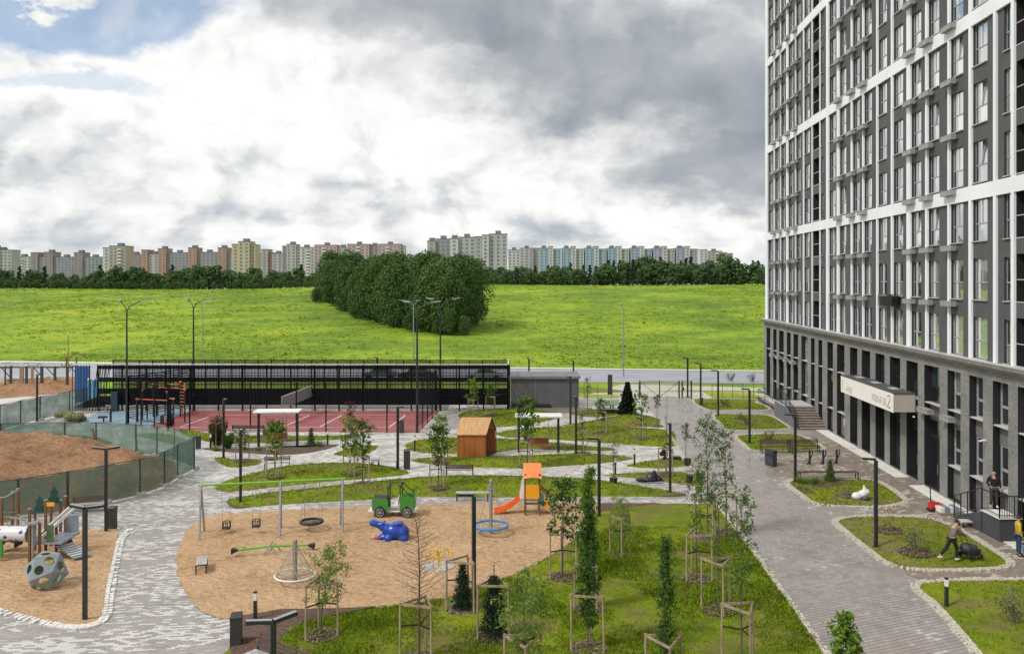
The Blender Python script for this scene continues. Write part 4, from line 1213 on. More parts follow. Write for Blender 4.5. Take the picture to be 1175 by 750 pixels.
# ------------------------------------------------------------------ trees
m_leafd = leafmat('grove_leaves', [(.026,.058,.022), (.050,.100,.030), (.085,.148,.042), (.14,.21,.06)], .6, .15)
m_leafm = leafmat('belt_leaves', [(.038,.075,.035), (.06,.11,.044), (.088,.148,.053), (.13,.20,.068)], .7, .15)
m_leafc = leafmat('belt_conifer_needles', [(.016,.036,.022), (.026,.054,.03), (.042,.078,.038)], .7, .08)
m_trunk = M('tree_bark', (.10,.085,.07), (.05,.042,.035), 3, .9, .03)
def crown_mesh(h, w, nl, n, s, rnd, base=.12, shape='round'):
    """trunk mesh and crown mesh of a big tree; crown = leaf clumps on the skins of many lobes"""
    tr = MB(); tr.tube([(0,0,-.3), (rnd.uniform(-.2,.2), rnd.uniform(-.2,.2), h*.35), (rnd.uniform(-.4,.4), rnd.uniform(-.4,.4), h*.8)], [h*.022, h*.016, h*.004], 7)
    lobes = []
    for i in range(nl):
        t = base+.05+(1-base-.12)*((i+.5)/nl)
        if shape == 'cone': rad = w*.5*(1-t)*1.05
        else: rad = w*.5*math.sin(PI*min(1, (t*.86+.10)))**.7
        a = i*2.4+rnd.uniform(-.5,.5); rr = rad*rnd.uniform(.35,.75)
        lr = rnd.uniform(.20,.33)*w*(.65 if shape == 'cone' else 1)*(.6+.4*rad/(w*.5))
        c = Vector((rr*math.cos(a), rr*math.sin(a), h*t))
        lobes.append((c, lr)); tr.tube([(0,0,h*t*.6), c*.6+Vector((0,0,h*t*.3)), c], [h*.007, h*.004, h*.0015], 4)
    cr = MB()
    for i in range(n):
        c, lr = lobes[i % nl]
        d = Vector((rnd.gauss(0,1), rnd.gauss(0,1), rnd.gauss(.15,.9))).normalized()
        p = c + Vector((d.x, d.y, d.z*.85))*lr*rnd.uniform(.72,1.08)
        if p.z < h*base*.5: continue
        nrm = (d + Vector((rnd.gauss(0,.5), rnd.gauss(0,.5), rnd.gauss(.1,.5)))).normalized()
        a = nrm.orthogonal().normalized(); a.rotate(Matrix.Rotation(rnd.random()*6.28, 3, nrm)); b = nrm.cross(a)
        ss = s*rnd.uniform(.6,1.3)
        cr.add([p-a*ss, p-b*ss*.7, p+a*ss*.9, p+b*ss*.75], [(0,1,2,3)])
    return tr, cr
def tree_proto(name, h, w, nl, n, s, seed, mat, base=.12, shape='round'):
    tr, cr = crown_mesh(h, w, nl, n, s, random.Random(seed), base, shape)
    return tr.mesh('trunk', m_trunk), cr.mesh('crown', mat), name
def put_tree(pr, x, y, s, rz, label, group, sz=None):
    o = thing(pr[2], label, 'tree', (x, y, terrain_z(x, y)), rz, group)
    o.scale = (s, s, sz or s)
    put('trunk', pr[0], 0, 0, 0, o); put('crown', pr[1], 0, 0, 0, o)
    return o
GR = [tree_proto('grove_tree', 15.6, 9.5, 26, 8000, .24, 100+i, m_leafd, .05) for i in range(6)]
rt = random.Random(21)
grove_line = [(372,347,240),(392,357,225),(412,365,212),(434,371,204),(458,376,198),(480,380,194),(503,383,190),(510,384,188),(517,384,188)]
pos = []
for i, (px, py, Y) in enumerate(grove_line):
    # depth from the terrain: search Y where the projected ground row equals py
    best = min(range(150, 330, 1), key=lambda yy: abs(HY+(H-terrain_z((px-CX)*yy/F, yy))*F/yy-py))
    pos.append((px, best))
k = 0
for row in range(4):
    for i in range(len(pos)):
        px, Y = pos[i]; Yr = Y + 3 + row*9 + rt.uniform(-1.5,1.5)
        if row == 3 and i < 2: continue
        x = (px-CX)*Y/F + rt.uniform(-1.2,1.2) + row*1.2
        if i == len(pos)-1: x -= 1.0
        hh = rt.uniform(.86,1.08)*(1.05 if row else .90)
        put_tree(GR[k % 6], x, Yr, hh, rt.uniform(0,6), 'tall dark green tree in the dense grove out in the meadow', 'trees of the grove in the meadow'); k += 1
for i in range(len(pos)-1):          # close the gaps of the front row
    px = (pos[i][0]+pos[i+1][0])/2; Y = (pos[i][1]+pos[i+1][1])/2+3.5
    put_tree(GR[(i+2) % 6], (px-CX)*Y/F, Y, rt.uniform(.80,.98), rt.uniform(0,6), 'tall dark green tree in the dense grove out in the meadow', 'trees of the grove in the meadow')
# shrubs at its foot
for i in range(12):
    px, Y = pos[i % len(pos)]; x = (px-CX)*Y/F+rt.uniform(-3,3)
    put_tree(GR[i % 6], x, Y-rt.uniform(.5,2.5), rt.uniform(.28,.45), rt.uniform(0,6), 'tall dark green tree in the dense grove out in the meadow', 'trees of the grove in the meadow', sz=rt.uniform(.25,.40))
BL = [tree_proto('belt_tree', 9, 7, 12, 1100, .42, 200+i, m_leafm, .05) for i in range(5)]
BC = [tree_proto('belt_conifer', 12, 5.2, 13, 900, .38, 220+i, m_leafc, .05, 'cone') for i in range(3)]
def belt(x0, x1, Y, n, hf, mix, label, group, jit=14):
    for i in range(n):
        px = x0+(x1-x0)*(i+.5)/n+rt.uniform(-2,2); yy = Y+rt.uniform(-jit, jit)
        x = (px-CX)*yy/F; hgt = hf(px)*rt.uniform(.62,1.25)
        pr = rt.choice(BC) if rt.random() < mix else rt.choice(BL)
        b = 12.0 if pr in BC else 9.0
        if pr in BC: hgt *= 1.25
        sx = hgt/b*rt.uniform(1.0,1.35) if pr in BL else hgt/b*rt.uniform(.8,1.0)
        put_tree(pr, x, yy, sx, rt.uniform(0,6), label, group, sz=hgt/b)
def hl(px):
    return 9.0 + 1.5*math.sin(px*.06)+ (1.8 if 150 < px < 265 else 0)
belt(-30, 362, 500, 62, hl, .16, 'bushy green tree in the belt before the left housing rows', 'trees in front of the left housing rows')
belt(-20, 300, 560, 20, lambda p: 12.5, .5, 'tall tree rising above the belt before the left housing rows', 'taller trees before the left housing rows', 10)
belt(-40, 362, 462, 46, lambda p: 4.0, .0, 'low round bush along the top edge of the meadow, left of the grove', 'bushes along the top of the meadow', 5)
belt(556, 900, 500, 50, lambda p: 11.8+1.3*math.sin(p*.07)+.006*(p-700), .32, 'tree in the dark woods before the blue housing block', 'trees in the woods at the right of the meadow')
belt(560, 690, 462, 22, lambda p: 7.2, .05, 'lower leafy tree at the front of the woods right of the grove', 'lower trees at the front of the right woods', 6)
belt(680, 900, 470, 30, lambda p: 10.3, .35, 'tree in the dark woods before the blue housing block', 'trees in the woods at the right of the meadow', 6)
# ------------------------------------------------------------------ lamps
def lamp_proto(kind):
    o = thing('street_lamp', 'black park lamp', 'lamp')
    q = MB(); q.boxb(-.07, .07, -.07, .07, 0, 3.9); bevel(q.build('pole', m_black, o), .012)
    q = MB(); q.boxb(-.13, .13, -.13, .13, 0, .03)
    for a in (-.1, .1):
        for b in (-.1, .1): q.tube([(a, b, .03), (a, b, .06)], .012, 6)
    q.build('base_plate', m_black, o)
    arms = {'L': [PI], 'T': [PI*.92, PI*.06]}[kind]
    for a in arms:
        d = Vector((math.cos(a), math.sin(a), 0))
        q = MB(); q.bar(d*.02+Vector((0,0,3.95)), d*.62+Vector((0,0,4.0)), .14, .085); h = q.build('lamp_head', m_black, o)
        q = MB(); q.bar(d*.2+Vector((0,0,3.915)), d*.58+Vector((0,0,3.953)), .10, .012); q.build('lens', m_white, h)
        q = MB(); q.bar(d*.02+Vector((0,0,4.0)), d*.61+Vector((0,0,4.05)), .12, .008); q.build('top_cover', m_steel, h)
    return o
lampL = lamp_proto('L'); lampT = lamp_proto('T')
for (x, yb, kind, rz, lab) in [
    (1005,627.7,'L',.12,'black angled lamp standing in the island with two shrubs before the porch'),
    (912.5,552,'L',.15,'black angled lamp beside the conifer bed and bike racks'),
    (860,508,'L',.15,'black angled lamp in the island in front of the double bench'),
    (824,476.6,'L',.15,'black angled lamp at the corner of the second island from the gate'),
    (804,464,'L',.15,'black angled lamp near the white bollard just inside the gate'),
    (789,455,'L',.5,'black angled lamp right behind the small gate'),
    (687.4,592.5,'L',.25,'black angled lamp at the mulch bed right of the big sand area'),
    (769,566,'L',1.25,'black lamp at the mulch tip left of the birch saplings'),
    (661,521,'L',1.2,'black lamp right of the swing-bench pergola'),
    (654.6,486.6,'L',1.1,'black lamp in front of the right end of the grey pavilion'),
    (584.6,467,'L',1.3,'black lamp at the left corner of the grey pavilion'),
    (456.4,538,'L',2.2,'black lamp beside the tall bin left of the wooden playhouse'),
    (256.5,525,'L',2.2,'black lamp at the edge of the small island left of the dark bush'),
    (276,577,'L',2.0,'black lamp rising from the mulch tip left of the swing beam'),
    (543.7,688.4,'L',.35,'black angled lamp between the merry-go-round and the two spruces'),
    (42.5,483,'L',2.4,'black lamp inside the building site fence at far left'),
    (121.7,610,'T',.25,'black twin-arm lamp beside the bin at the mesh fence'),
    (97.5,711,'T',-.02,'black twin-arm lamp standing in the left playground sand'),
    (313,905,'T',.55,'black twin-arm lamp at the bottom edge beside the long bench')]:
    p = P(x, yb); place(lampL if kind == 'L' else lampT, (p.x, p.y, 0), rz, 1.0, lab, 'black park lamps')
for x, Y, yt, lab in [(607,90,410,'short black lamp behind the grey pavilion, left one'), (658,87,413,'short black lamp behind the grey pavilion, right one'), (433,91,409,'black lamp top showing over the court fence, mid picture')]:
    place(lampL, ((x-CX)*Y/F, Y, -.05), 1.2, 1, lab, 'black park lamps')
# tall masts ----------------------------------------------------------------
def mast_proto(mat, h, arms):
    o = thing('light_mast', 'tall light mast', 'lamp')
    q = MB(); q.tube([(0,0,-.1),(0,0,h*.5),(0,0,h-.4)], [.10,.085,.06], 10); q.build('pole', mat, o)
    q = MB(); q.lathe([(.17,0),(.17,.04),(.12,.06)], seg=10); q.build('base_plate', mat, o)
    for a, L in arms:
        d = Vector((math.cos(a), math.sin(a), 0)); q = MB()
        q.tube([(0,0,h-.5), d*.25+Vector((0,0,h-.1)), d*.7+Vector((0,0,h+.15)), d*L+Vector((0,0,h+.35))], .04, 7); ar = q.build('arm', mat, o)
        q = MB(); c = d*(L+.3)+Vector((0,0,h+.42)); q.bar(d*L+Vector((0,0,h+.33)), d*(L+.75)+Vector((0,0,h+.42)), .26, .09); q.build('lamp_head', m_steel, ar)
    return o
court_mast = mast_proto(m_black, 9.9, [(.1,1.1),(PI*.8,.7)]); road_mast = mast_proto(m_steel, 8.6, [(.3,1.4),(PI*.9,.5)])
for x, Y, rz, lab in [(145.5,72.8,.1,'tall black court light mast left of the workout frame'), (222,80,.0,'tall black court light mast at the far left corner of the red court'),
                      (478.6,68.6,.0,'tall black court light mast at the near right corner of the red court'), (505.3,80,.2,'tall black court light mast at the far right corner of the red court')]:
    place(court_mast, ((x-CX)*Y/F, Y, 0), rz, 1, lab, 'court light masts')
for x, Y, rz, lab in [(232.5,131,1.0,'pale grey road lamp seen just right of the left black masts'), (474.5,129,PI-.25,'pale grey double road lamp in front of the grove'),
                      (715.5,109,1.4,'lone pale grey road lamp at the meadow edge right of the pavilion'), (-6,108,.2,'pale grey road lamp at the left edge of the photo')]:
    place(road_mast, ((x-CX)*Y/F, Y, 0), rz, 1, lab, 'grey road lamps')

# bollards ------------------------------------------------------------------
bol = thing('bollard_light', 'bollard', 'bollard light')
q = MB(); q.boxb(-.055,.055,-.055,.055,0,.74); q.build('post', m_black, bol)
q = MB(); q.boxb(-.052,.052,-.052,.052,.743,1.0); q.build('light_cover', m_white, bol)
q = MB(); q.boxb(-.058,.058,-.058,.058,1.003,1.06); q.build('cap', m_black, bol)
for x, y, lab in [(1086,696,'black bollard light with pale lens in the bottom right lawn'), (293,713,'bollard light behind the bin at the bottom left of the sand'), (728,533.6,'bollard light at the left tip of the narrow young lawn'),
                  (706,544,'bollard light in front of the potted sapling'), (476,517,'bollard light left of the wooden playhouse'), (376,510,'bollard light at the right tip of the mulch bed under the pergola'),
                  (241.6,514,'bollard light beside the bin at the mesh fence corner'), (806,465,'bollard light at the corner of the first island inside the gate'), (417,508,'bollard light just before the red court, behind the leafy saplings'),
                  (662.7,628,'small bollard light in the front lawn behind the round-leaved sapling')]:
    p = P(x, y); place(bol, (p.x, p.y, .02), 0, 1, lab, 'bollard lights')
# bins ----------------------------------------------------------------------
bn = thing('litter_bin', 'bin', 'bin')
q = MB(); q.boxb(-.22,.22,-.22,.22,.03,.92); bevel(q.build('body', M('dark_bin_panel', (.05,.047,.047), (.033,.031,.031), 3, .45), bn), .01)
q = MB(); q.add([(-.23,-.23,.925),(.23,-.23,.925),(.23,.23,.925),(-.23,.23,.925),(-.23,-.23,.98),(.23,-.23,1.0),(.23,.23,1.08),(-.23,.23,1.06)], [(0,3,2,1),(4,5,6,7),(0,1,5,4),(1,2,6,5),(2,3,7,6),(3,0,4,7)]); q.build('lid', m_black, bn)
q = MB(); q.boxb(-.2,.2,-.2,.2,0,.028); q.build('plinth', m_black, bn)
for x, y, s, rz, lab in [(271,741,1,.15,'dark brown litter bin at the bottom beside the long slatted bench'), (128.5,606,1,-.1,'dark litter bin leaning against the twin-arm lamp at the mesh fence'), (467,537.5,1.15,.1,'tall dark litter bin beside the lamp left of the playhouse'),
                      (227.5,514.5,.9,.1,'dark litter bin by the corner of the green mesh fence'), (461,496,.95,0,'dark litter bin before the near right corner of the red court'), (186,486,.7,0,'small black litter bin on the blue workout court')]:
    p = P(x, y); place(bn, (p.x, p.y, 0), rz, (.8*s, .8*s, s), lab, 'litter bins')
# wide bin / notice by the double bench
p = P(884.5, 534); o = thing('litter_bin', 'wide black recycling bin left of the double bench', 'bin', (p.x, p.y, 0), .35)
q = MB(); q.boxb(-.16,.16,-.42,.42,.03,.98); q.build('body', MATS.get('x') or m_dark, o)
q = MB(); q.boxb(-.18,.18,-.45,.45,.983,1.03); q.build('lid', m_black, o)
for k in (-.2, .2):
    q = MB(); q.boxb(-.175,-.162,k-.14,k+.14,.6,.8); q.build('opening', m_black, o)
# info pillar near the gate
p = P(700, 452); o = thing('info_pillar', 'dark flat information pillar standing beyond the park near the road', 'sign', (p.x, p.y, 0))
MB().boxb(-.24,.24,-.07,.07,.12,2.05).build('panel', m_dark, o); MB().boxb(-.26,.26,-.12,.12,0,.118).build('plinth', m_black, o)

# benches -------------------------------------------------------------------
def bench_proto(back=True, L=1.8, name='park_bench', seat=None):
    o = thing(name, 'bench', 'bench')
    q = MB()
    for k in range(5): q.boxb(-L/2, L/2, -.22+k*.09, -.145+k*.09, .43, .465)
    q.build('seat', seat or m_wetslat, o)
    if back:
        q = MB()
        for k in range(3): q.bar((-L/2, .25+k*.025, .58+k*.1), (L/2, .25+k*.025, .58+k*.1), .03, .075)
        q.build('backrest', m_slat, o)
    for s in (-1, 1):
        q = MB(); x = s*(L/2-.06)
        q.bar((x, -.20, 0), (x, -.20, .43), .05); q.bar((x, .20, 0), (x, .22, .43), .05); q.bar((x, -.22, .405), (x, .24, .405), .05, .045)
        if back: q.bar((x, .22, .42), (x, .32, .84), .045)
        q.build('leg', m_black, o)
    return o
b1, b2 = bench_proto(), bench_proto(False)
bdark = bench_proto(True, 2.6, seat=m_slat); bdark2 = bench_proto(False, 3.6, seat=m_slat)
for pr, x, y, rz, s, lab, gp in [
    (b1, 102, 586.5, .30, .9, 'black bench with wet seat against the green mesh fence', 'park benches'),
    (b1, 318, 537.5, .20, .9, 'bench with backrest behind the staked sapling, above the swing beam', 'park benches'),
    (b1, 527.5, 546.5, PI, .95, 'bench turned its back to us in front of the wooden playhouse', 'park benches'),
    (b2, 418, 535, .0, 1.1, 'low backless bench under the leafy saplings', 'backless benches'),
    (b2, 441.5, 536, -.06, .95, 'low backless bench left of the lamp and tall bin', 'backless benches'),
    (b2, 542, 574, .0, 1.0, 'backless bench on the pale path behind the blue ring carousel', 'backless benches'),
    (b2, 231.5, 655, PI/2+.30, (.62,.95,1), 'short slatted bench standing on the left of the sand', 'backless benches'),
    (b1, 286, 499, PI, (1.4,1,1), 'brown bench behind the dark bush near the red court', 'park benches'),
    (b2, 281, 502, 0, (1.2,1,1), 'pale bench top next to the brown bench near the red court', 'backless benches'),
    (b2, 698, 474.5, .12, (1.2,1,1), 'backless bench left of the dark cone tree, near one', 'backless benches'),
    (b2, 703, 468.5, .12, (1.5,1,1), 'backless bench left of the dark cone tree, far one', 'backless benches'),
    (bdark, 891, 519.5, -.02, (.84,1,1.05), 'left half of the dark double bench by the third island', 'dark double bench'),
    (bdark, 922, 518.5, -.02, (.84,1,1.05), 'right half of the dark double bench by the third island', 'dark double bench'),
    (bdark2, 950, 549.5, -.0, 1, 'long dark backless bench behind the small conifer', 'backless benches')]:
    p = P(x, y); place(pr, (p.x, p.y, 0), rz, s, lab, gp)
# long slatted bench at the bottom
o = thing('park_bench', 'long slatted bench with dark backrest at the bottom edge of the photo', 'bench', (-6.75, 26.0, 0), -.62)
q = MB()
for k in range(6): q.boxb(-1.75, 1.75, -.30+k*.1, -.22+k*.1, .45, .485)
q.build('seat', m_wetslat, o)
q = MB()
for k in range(3): q.bar((-1.75, .34+k*.03, .60+k*.12), (1.75, .34+k*.03, .60+k*.12), .035, .09)
q.build('backrest', m_slat, o)
for x in (-1.7, 0, 1.7):
    q = MB(); q.bar((x,-.28,0),(x,-.28,.45),.06); q.bar((x,.3,0),(x,.3,.45),.06); q.bar((x,-.3,.42),(x,.33,.42),.06,.05); q.bar((x,.3,.42),(x,.44,.92),.05); q.build('leg', m_black, o)
# hanging swing benches ------------------------------------------------------
m_redwood = M('red_brown_wood', (.27,.095,.06), (.18,.06,.04), 5, .5, stretch=(.3,1,1))
def pergola(x, y, W, rz, lab, lab2, bx):
    p = P(x, y); o = thing('pergola_frame', lab, 'pergola', (p.x, p.y, 0), rz)
    for s in (-1, 1):
        q = MB(); q.boxb(s*W/2-.08, s*W/2+.08, -.08, .08, 0, 2.5); q.build('post', m_black, o)
    q = MB(); q.boxb(-W/2-.25, W/2+.25, -.75, .75, 2.503, 2.62); bevel(q.build('roof_slab', m_white, o), .02)
    q = MB(); q.boxb(-W/2-.2, W/2+.2, -.12, .12, 2.40, 2.50); q.build('beam', m_black, o)
    s = thing('swing_bench', lab2, 'swing bench', (p.x+bx, p.y, .0), rz)
    q = MB(); q.boxb(-.72,.72,-.25,.25,.45,.50); q.build('seat', m_redwood, s)
    q = MB(); q.boxb(-.72,.72,.24,.28,.52,.95); q.build('backrest', m_redwood, s)
    for k in (-.7, .7):
        q = MB(); q.tube([(k,-.2,.5),(k,0,2.4)], .012, 4); q.tube([(k,.25,.93),(k,0,2.4)], .012, 4); q.build('chain', m_steel, s)
pergola(618, 518.5, 2.75, 0, 'pale roofed swing frame right of the wooden playhouse', 'red-brown swing bench hanging behind the leafy sapling', .0)
pergola(319, 512, 2.75, .05, 'pale roofed swing frame in front of the red court', 'dark hanging bench behind the round bush', -.1)
# bike racks ----------------------------------------------------------------
rk = thing('bike_rack', 'rack', 'bike rack')
q = MB(); q.bar((0,0,0),(0,0,.95),.10,.12); q.build('post', m_black, rk)
q = MB(); q.bar((.02,.0,.35),(.22,.12,.62),.05,.06); q.bar((.22,.12,.60),(.22,.12,.95),.05,.06); q.bar((-.02,0,.25),(-.22,-.1,.02),.05,.06); q.build('fork', m_black, rk)
for x, y, lab in [(929,532.8,'leftmost of the three black bike racks before the entrance'),(944.5,532.5,'middle one of the three black bike racks'),(960,532,'rightmost of the three black bike racks, nearest the building')]:
    p = P(x, y); place(rk, (p.x, p.y, 0), .0, 1, lab, 'bike racks')

m_fence = M('navy_black_fence_paint', (.008,.009,.013), None, 5, .85, spec=.12)
# ------------------------------------------------------------------ court fence, net and workout gear
def post(q, x, y, z, w=.07): q.bar((x, y, -.02), (x, y, z), w)
A = (-41.0, 80.0); Bx = (-.4, 80.0)
o = thing('court_fence', 'long black slatted fence wall behind the red court', 'fence', (A[0], A[1], 0)); L = Bx[0]-A[0]; HT = 4.2
for i in range(18):
    q = MB(); x = 3.0+i*(L-3.0)/17; q.boxb(x-.06, x+.06, -.06, .06, 0, HT); q.build('post', m_fence, o)
q = MB()
for z0, z1 in ((.55,1.30),(1.55,2.02),(2.66,3.06),(3.84,4.14)):
    z = z0
    while z < z1-.02: q.boxb(3.0, L, -.10, -.065, z, z+.098); z += .104
q.build('slats', m_fence, o)
q = MB(); x = 3.0
rr_ = random.Random(8)
while x < L: q.boxb(x-.018, x+.018, -.14, -.105, .55, HT); x += rr_.choice((.3,.3,.33,.18))
q.build('bars', m_fence, o)
q = MB(); q.boxb(3.0, L, -.09, .09, HT+.002, HT+.07); q.build('top_rail', m_white, o)
q = MB(); x = 3.0
while x < L: q.boxb(x, x+.05, -.19, -.145, 3.75, HT+.05); x += .24
q.build('spikes', m_fence, o)
o = thing('court_fence', 'second black fence seen just above the long slatted one', 'fence', (-39, 85.2, 0)); L2 = 38.7
for i in range(31):
    q = MB(); x = i*L2/30; q.boxb(x-.04, x+.04, -.04, .04, 0, 4.2); q.build('post', m_fence, o)
q = MB()
for z in [.2+.1*k for k in range(12)]: q.boxb(0, L2, -.02, .02, z, z+.095)
for z in (1.75, 2.3, 2.6): q.boxb(0, L2, -.02, .02, z, z+.09)
for z in (2.9, 3.3, 4.14): q.boxb(0, L2, -.02, .02, z, z+.05)
q.build('rails', m_fence, o)
m_meshd, t_, b_ = newmat('black_wire_mesh')
b_.inputs['Base Color'].default_value = (.012,.013,.014,1)
tr = t_.n('ShaderNodeBsdfTransparent'); mx = t_.n('ShaderNodeMixShader'); mx.inputs[0].default_value = .60
t_.L.new(tr.outputs[0], mx.inputs[1]); t_.L.new(b_.outputs[0], mx.inputs[2]); t_.L.new(mx.outputs[0], [n for n in m_meshd.node_tree.nodes if n.type == 'OUTPUT_MATERIAL'][0].inputs[0])
q = MB(); q.quad((0,.03,0),(L2,.03,0),(L2,.03,4.15),(0,.03,4.15)); q.build('wire_mesh', m_meshd, o)
o = thing('court_fence', 'black fence end frame joining the two fences left of the grey pavilion', 'fence', (-.36, 80, 0))
for y in (0, 2.6, 5.2):
    MB().boxb(-.06,.06,y-.06,y+.06,0,4.25).build('post', m_fence, o)
q = MB(); q.boxb(-.05,.05,0,5.2,4.2,4.28); q.build('top_rail', m_white, o)
q = MB()
for z in (1,2,3): q.boxb(-.03,.03,.06,5.1,z,z+.05)
q.build('rails', m_fence, o)
def side_fence(a, b, n, lab, zt=3.9, step=.24):
    a, b = Vector(a), Vector(b); o = thing('court_fence', lab, 'fence', a); d = b-a
    for i in range(n+1):
        p = d*i/n; q = MB(); q.bar((p.x, p.y, 0), (p.x, p.y, zt), .12 if i in (0, n) else .08); q.build('post', m_fence, o)
    q = MB(); z = .5
    while z < zt: q.bar(Vector((0,0,z)), d+Vector((0,0,z)), .03, .055); z += step
    q.bar(Vector((0,0,zt)), d+Vector((0,0,zt)), .05, .08); q.build('slats', m_fence, o)
side_fence((-7.45,68.7,0), (-6.55,79.9,0), 5, 'slatted side fence at the right end of the red court', 3.9, .2)
side_fence((-32.1,72.9,0), (-29.5,79.9,0), 7, 'slatted side fence crossing behind the orange workout frame', 3.9, .2)
o = thing('court_fence', 'thin posts with wires along the near side of the red court', 'fence', (-29.4, 70.6, 0))
for x, yt, yb in ((217.6,440,493),(287.4,441,495),(340,441,495),(374,440,495.5),(444,440,496)):
    p = P(x, yb); q = MB(); q.bar((p.x+29.4, p.y-70.6, 0), (p.x+29.4, p.y-70.6, 3.9), .09); q.build('post', m_fence, o)
q = MB()
for z in (1.0, 2.2, 3.85): q.tube([(4.2,-.6,z),(20.4,-1.9,z)], .008, 4)
q.build('wires', m_fence, o)
# more posts standing in the left part
side_fence((-27.3,69.2,0), (-32.1,72.9,0), 3, 'open post fence between the small fir and the workout court', 3.7, 3.6)
# volleyball net
p0 = P(323.4, 487); p1 = P(358, 471)
o = thing('volleyball_net', 'pale volleyball net on two posts across the red court', 'net', p0)
for p in (p0, p1): d = p-p0; MB().tube([(d.x, d.y, 0), (d.x, d.y, 2.35)], .05, 8).build('post', m_steel, o)
m_net, t_, b_ = newmat('pale_net')
b_.inputs['Base Color'].default_value = (.42,.44,.46,1)
tr = t_.n('ShaderNodeBsdfTransparent'); mx = t_.n('ShaderNodeMixShader')
wv = t_.xyz(obj_pos(t_)); fa = t_.math('LESS_THAN', t_.math('FRACT', t_.math('MULTIPLY', wv[2], 8)), .35); fb = t_.math('LESS_THAN', t_.math('FRACT', t_.math('MULTIPLY', wv[1], 8)), .3)
t_.set(mx, 0, t_.math('MAXIMUM', fa, fb)); t_.L.new(tr.outputs[0], mx.inputs[1]); t_.L.new(b_.outputs[0], mx.inputs[2]); t_.L.new(mx.outputs[0], [n for n in m_net.node_tree.nodes if n.type == 'OUTPUT_MATERIAL'][0].inputs[0])
d = p1-p0; q = MB(); q.quad((0,0,1.25),(d.x,d.y,1.3),(d.x,d.y,2.28),(0,0,2.28)); q.build('net', m_net, o)
MB().bar((0,0,2.3),(d.x,d.y,2.3),.03,.09).build('top_tape', m_white, o)
# workout frame
m_orange = M('orange_paint', (.62,.17,.09), (.50,.12,.06), 5, .45)
o = thing('workout_frame', 'black workout bars with orange clamps and red wall bars on the blue court', 'workout frame', (-31.5, 77, 0))
def W(x, y, z=0): p = P(x, y); return Vector((p.x+31.5, p.y-77, z))
for x, yb, h in ((157,484,2.0),(163.5,481,2.6),(176,478,2.9),(181,477,2.9),(192,486,2.7),(199,487,2.2),(212,484,2.8),(207,478,3.1)):
    w = W(x, yb); q = MB(); q.bar(w, w+Vector((0,0,h)), .10); ps = q.build('post', m_black, o)
    q = MB(); q.bar(w+Vector((0,0,h-.12)), w+Vector((0,0,h+.03)), .17); q.build('clamp', m_orange, ps)
q = MB()
for a, b, h in (((157,484),(192,486),1.95),((176,478),(207,478),2.85),((181,477),(207,478),2.5),((163.5,481),(176,478),2.6),((192,486),(199,487),2.15)): q.bar(W(*a, h), W(*b, h), .07)
for k in range(9):
    z = .5+k*.28; q.bar(W(207,478,z), W(212,479,z), .05)
q.bar(W(207,478,0), W(207,478,3.0), .09); q.bar(W(212,479,0), W(212,479,3.0), .09)
q.build('orange_bars', m_orange, o)
p = P(127, 484); o = thing('exercise_machine', 'black exercise machine with a padded seat on the blue court', 'exercise machine', (p.x, p.y, 0))
MB().bar((0,0,0),(0,0,1.1),.14).build('post', m_black, o); MB().boxb(-1.0,-.35,-.2,.2,.35,.5).bar((-.6,0,0),(-.6,0,.36),.1).build('seat', m_black, o); MB().bar((-.35,0,1.05),(.4,0,1.15),.07).bar((-.3,-.3,1.1),(-.3,.3,1.1),.05).build('handle', m_black, o)
p = P(132, 471.5); o = thing('blue_cabinet', 'dark blue cabinet at the far side of the blue court', 'cabinet', (p.x, p.y, 0)); MB().boxb(-.3,.3,-.25,.25,.05,1.7).build('body', M('navy_paint', (.03,.05,.075), None, 4, .5), o); MB().boxb(-.34,.34,-.29,.29,1.703,1.76).build('lid', m_dark, o); MB().boxb(-.28,.28,-.23,.23,0,.048).build('plinth', m_black, o)
p = P(119, 473); o = thing('low_table', 'small low table left of the blue cabinet', 'table', (p.x, p.y, 0)); MB().boxb(-.4,.4,-.2,.2,.45,.5).build('tabletop', m_slat, o)
for s in (-.36,.36): MB().bar((s,0,0),(s,0,.45),.05).build('leg', m_black, o)

# grey pavilion --------------------------------------------------------------
o = thing('service_pavilion', 'low flat-roofed grey pavilion right of the black court fence', 'pavilion', (P(586,467).x, 82, 0))
Wd = P(664,467).x-P(586,467).x
m_pav = M('grey_pavilion_panel', (.115,.117,.125), (.095,.097,.104), .8, .7)
q = MB(); q.boxb(0, Wd, 0, 4.0, 0, 2.72); q.build('wall', m_pav, o)
q = MB(); q.boxb(-.2, Wd+.15, -.2, 4.2, 2.723, 2.95); q.build('roof', M('grey_roof_felt', (.20,.20,.205), (.145,.145,.15), .7, .8), o)
for a, b in ((.15,1.05),(2.2,3.7)):
    q = MB(); q.boxb(a, b, -.35, -.003, .03, .34); q.build('black_bench_box', m_black, o)
q = MB(); q.boxb(Wd*.36, Wd*.36+.03, -.03, -.003, .1, 2.7); q.build('downpipe', m_steel, o)
o = thing('gate_frame', 'small grey gate frame left of the pavilion', 'gate', (P(571,468).x, 82.4, 0))
for x in (0, .95): MB().bar((x,0,0),(x,0,1.85),.08).build('post', m_stake, o)
MB().bar((-.05,0,1.83),(1.0,0,1.83),.08).build('top_rail', m_stake, o); MB().bar((0,0,.5),(.95,0,.5),.03).bar((0,0,1.2),(.95,0,1.2),.03).build('wires', m_dark, o)
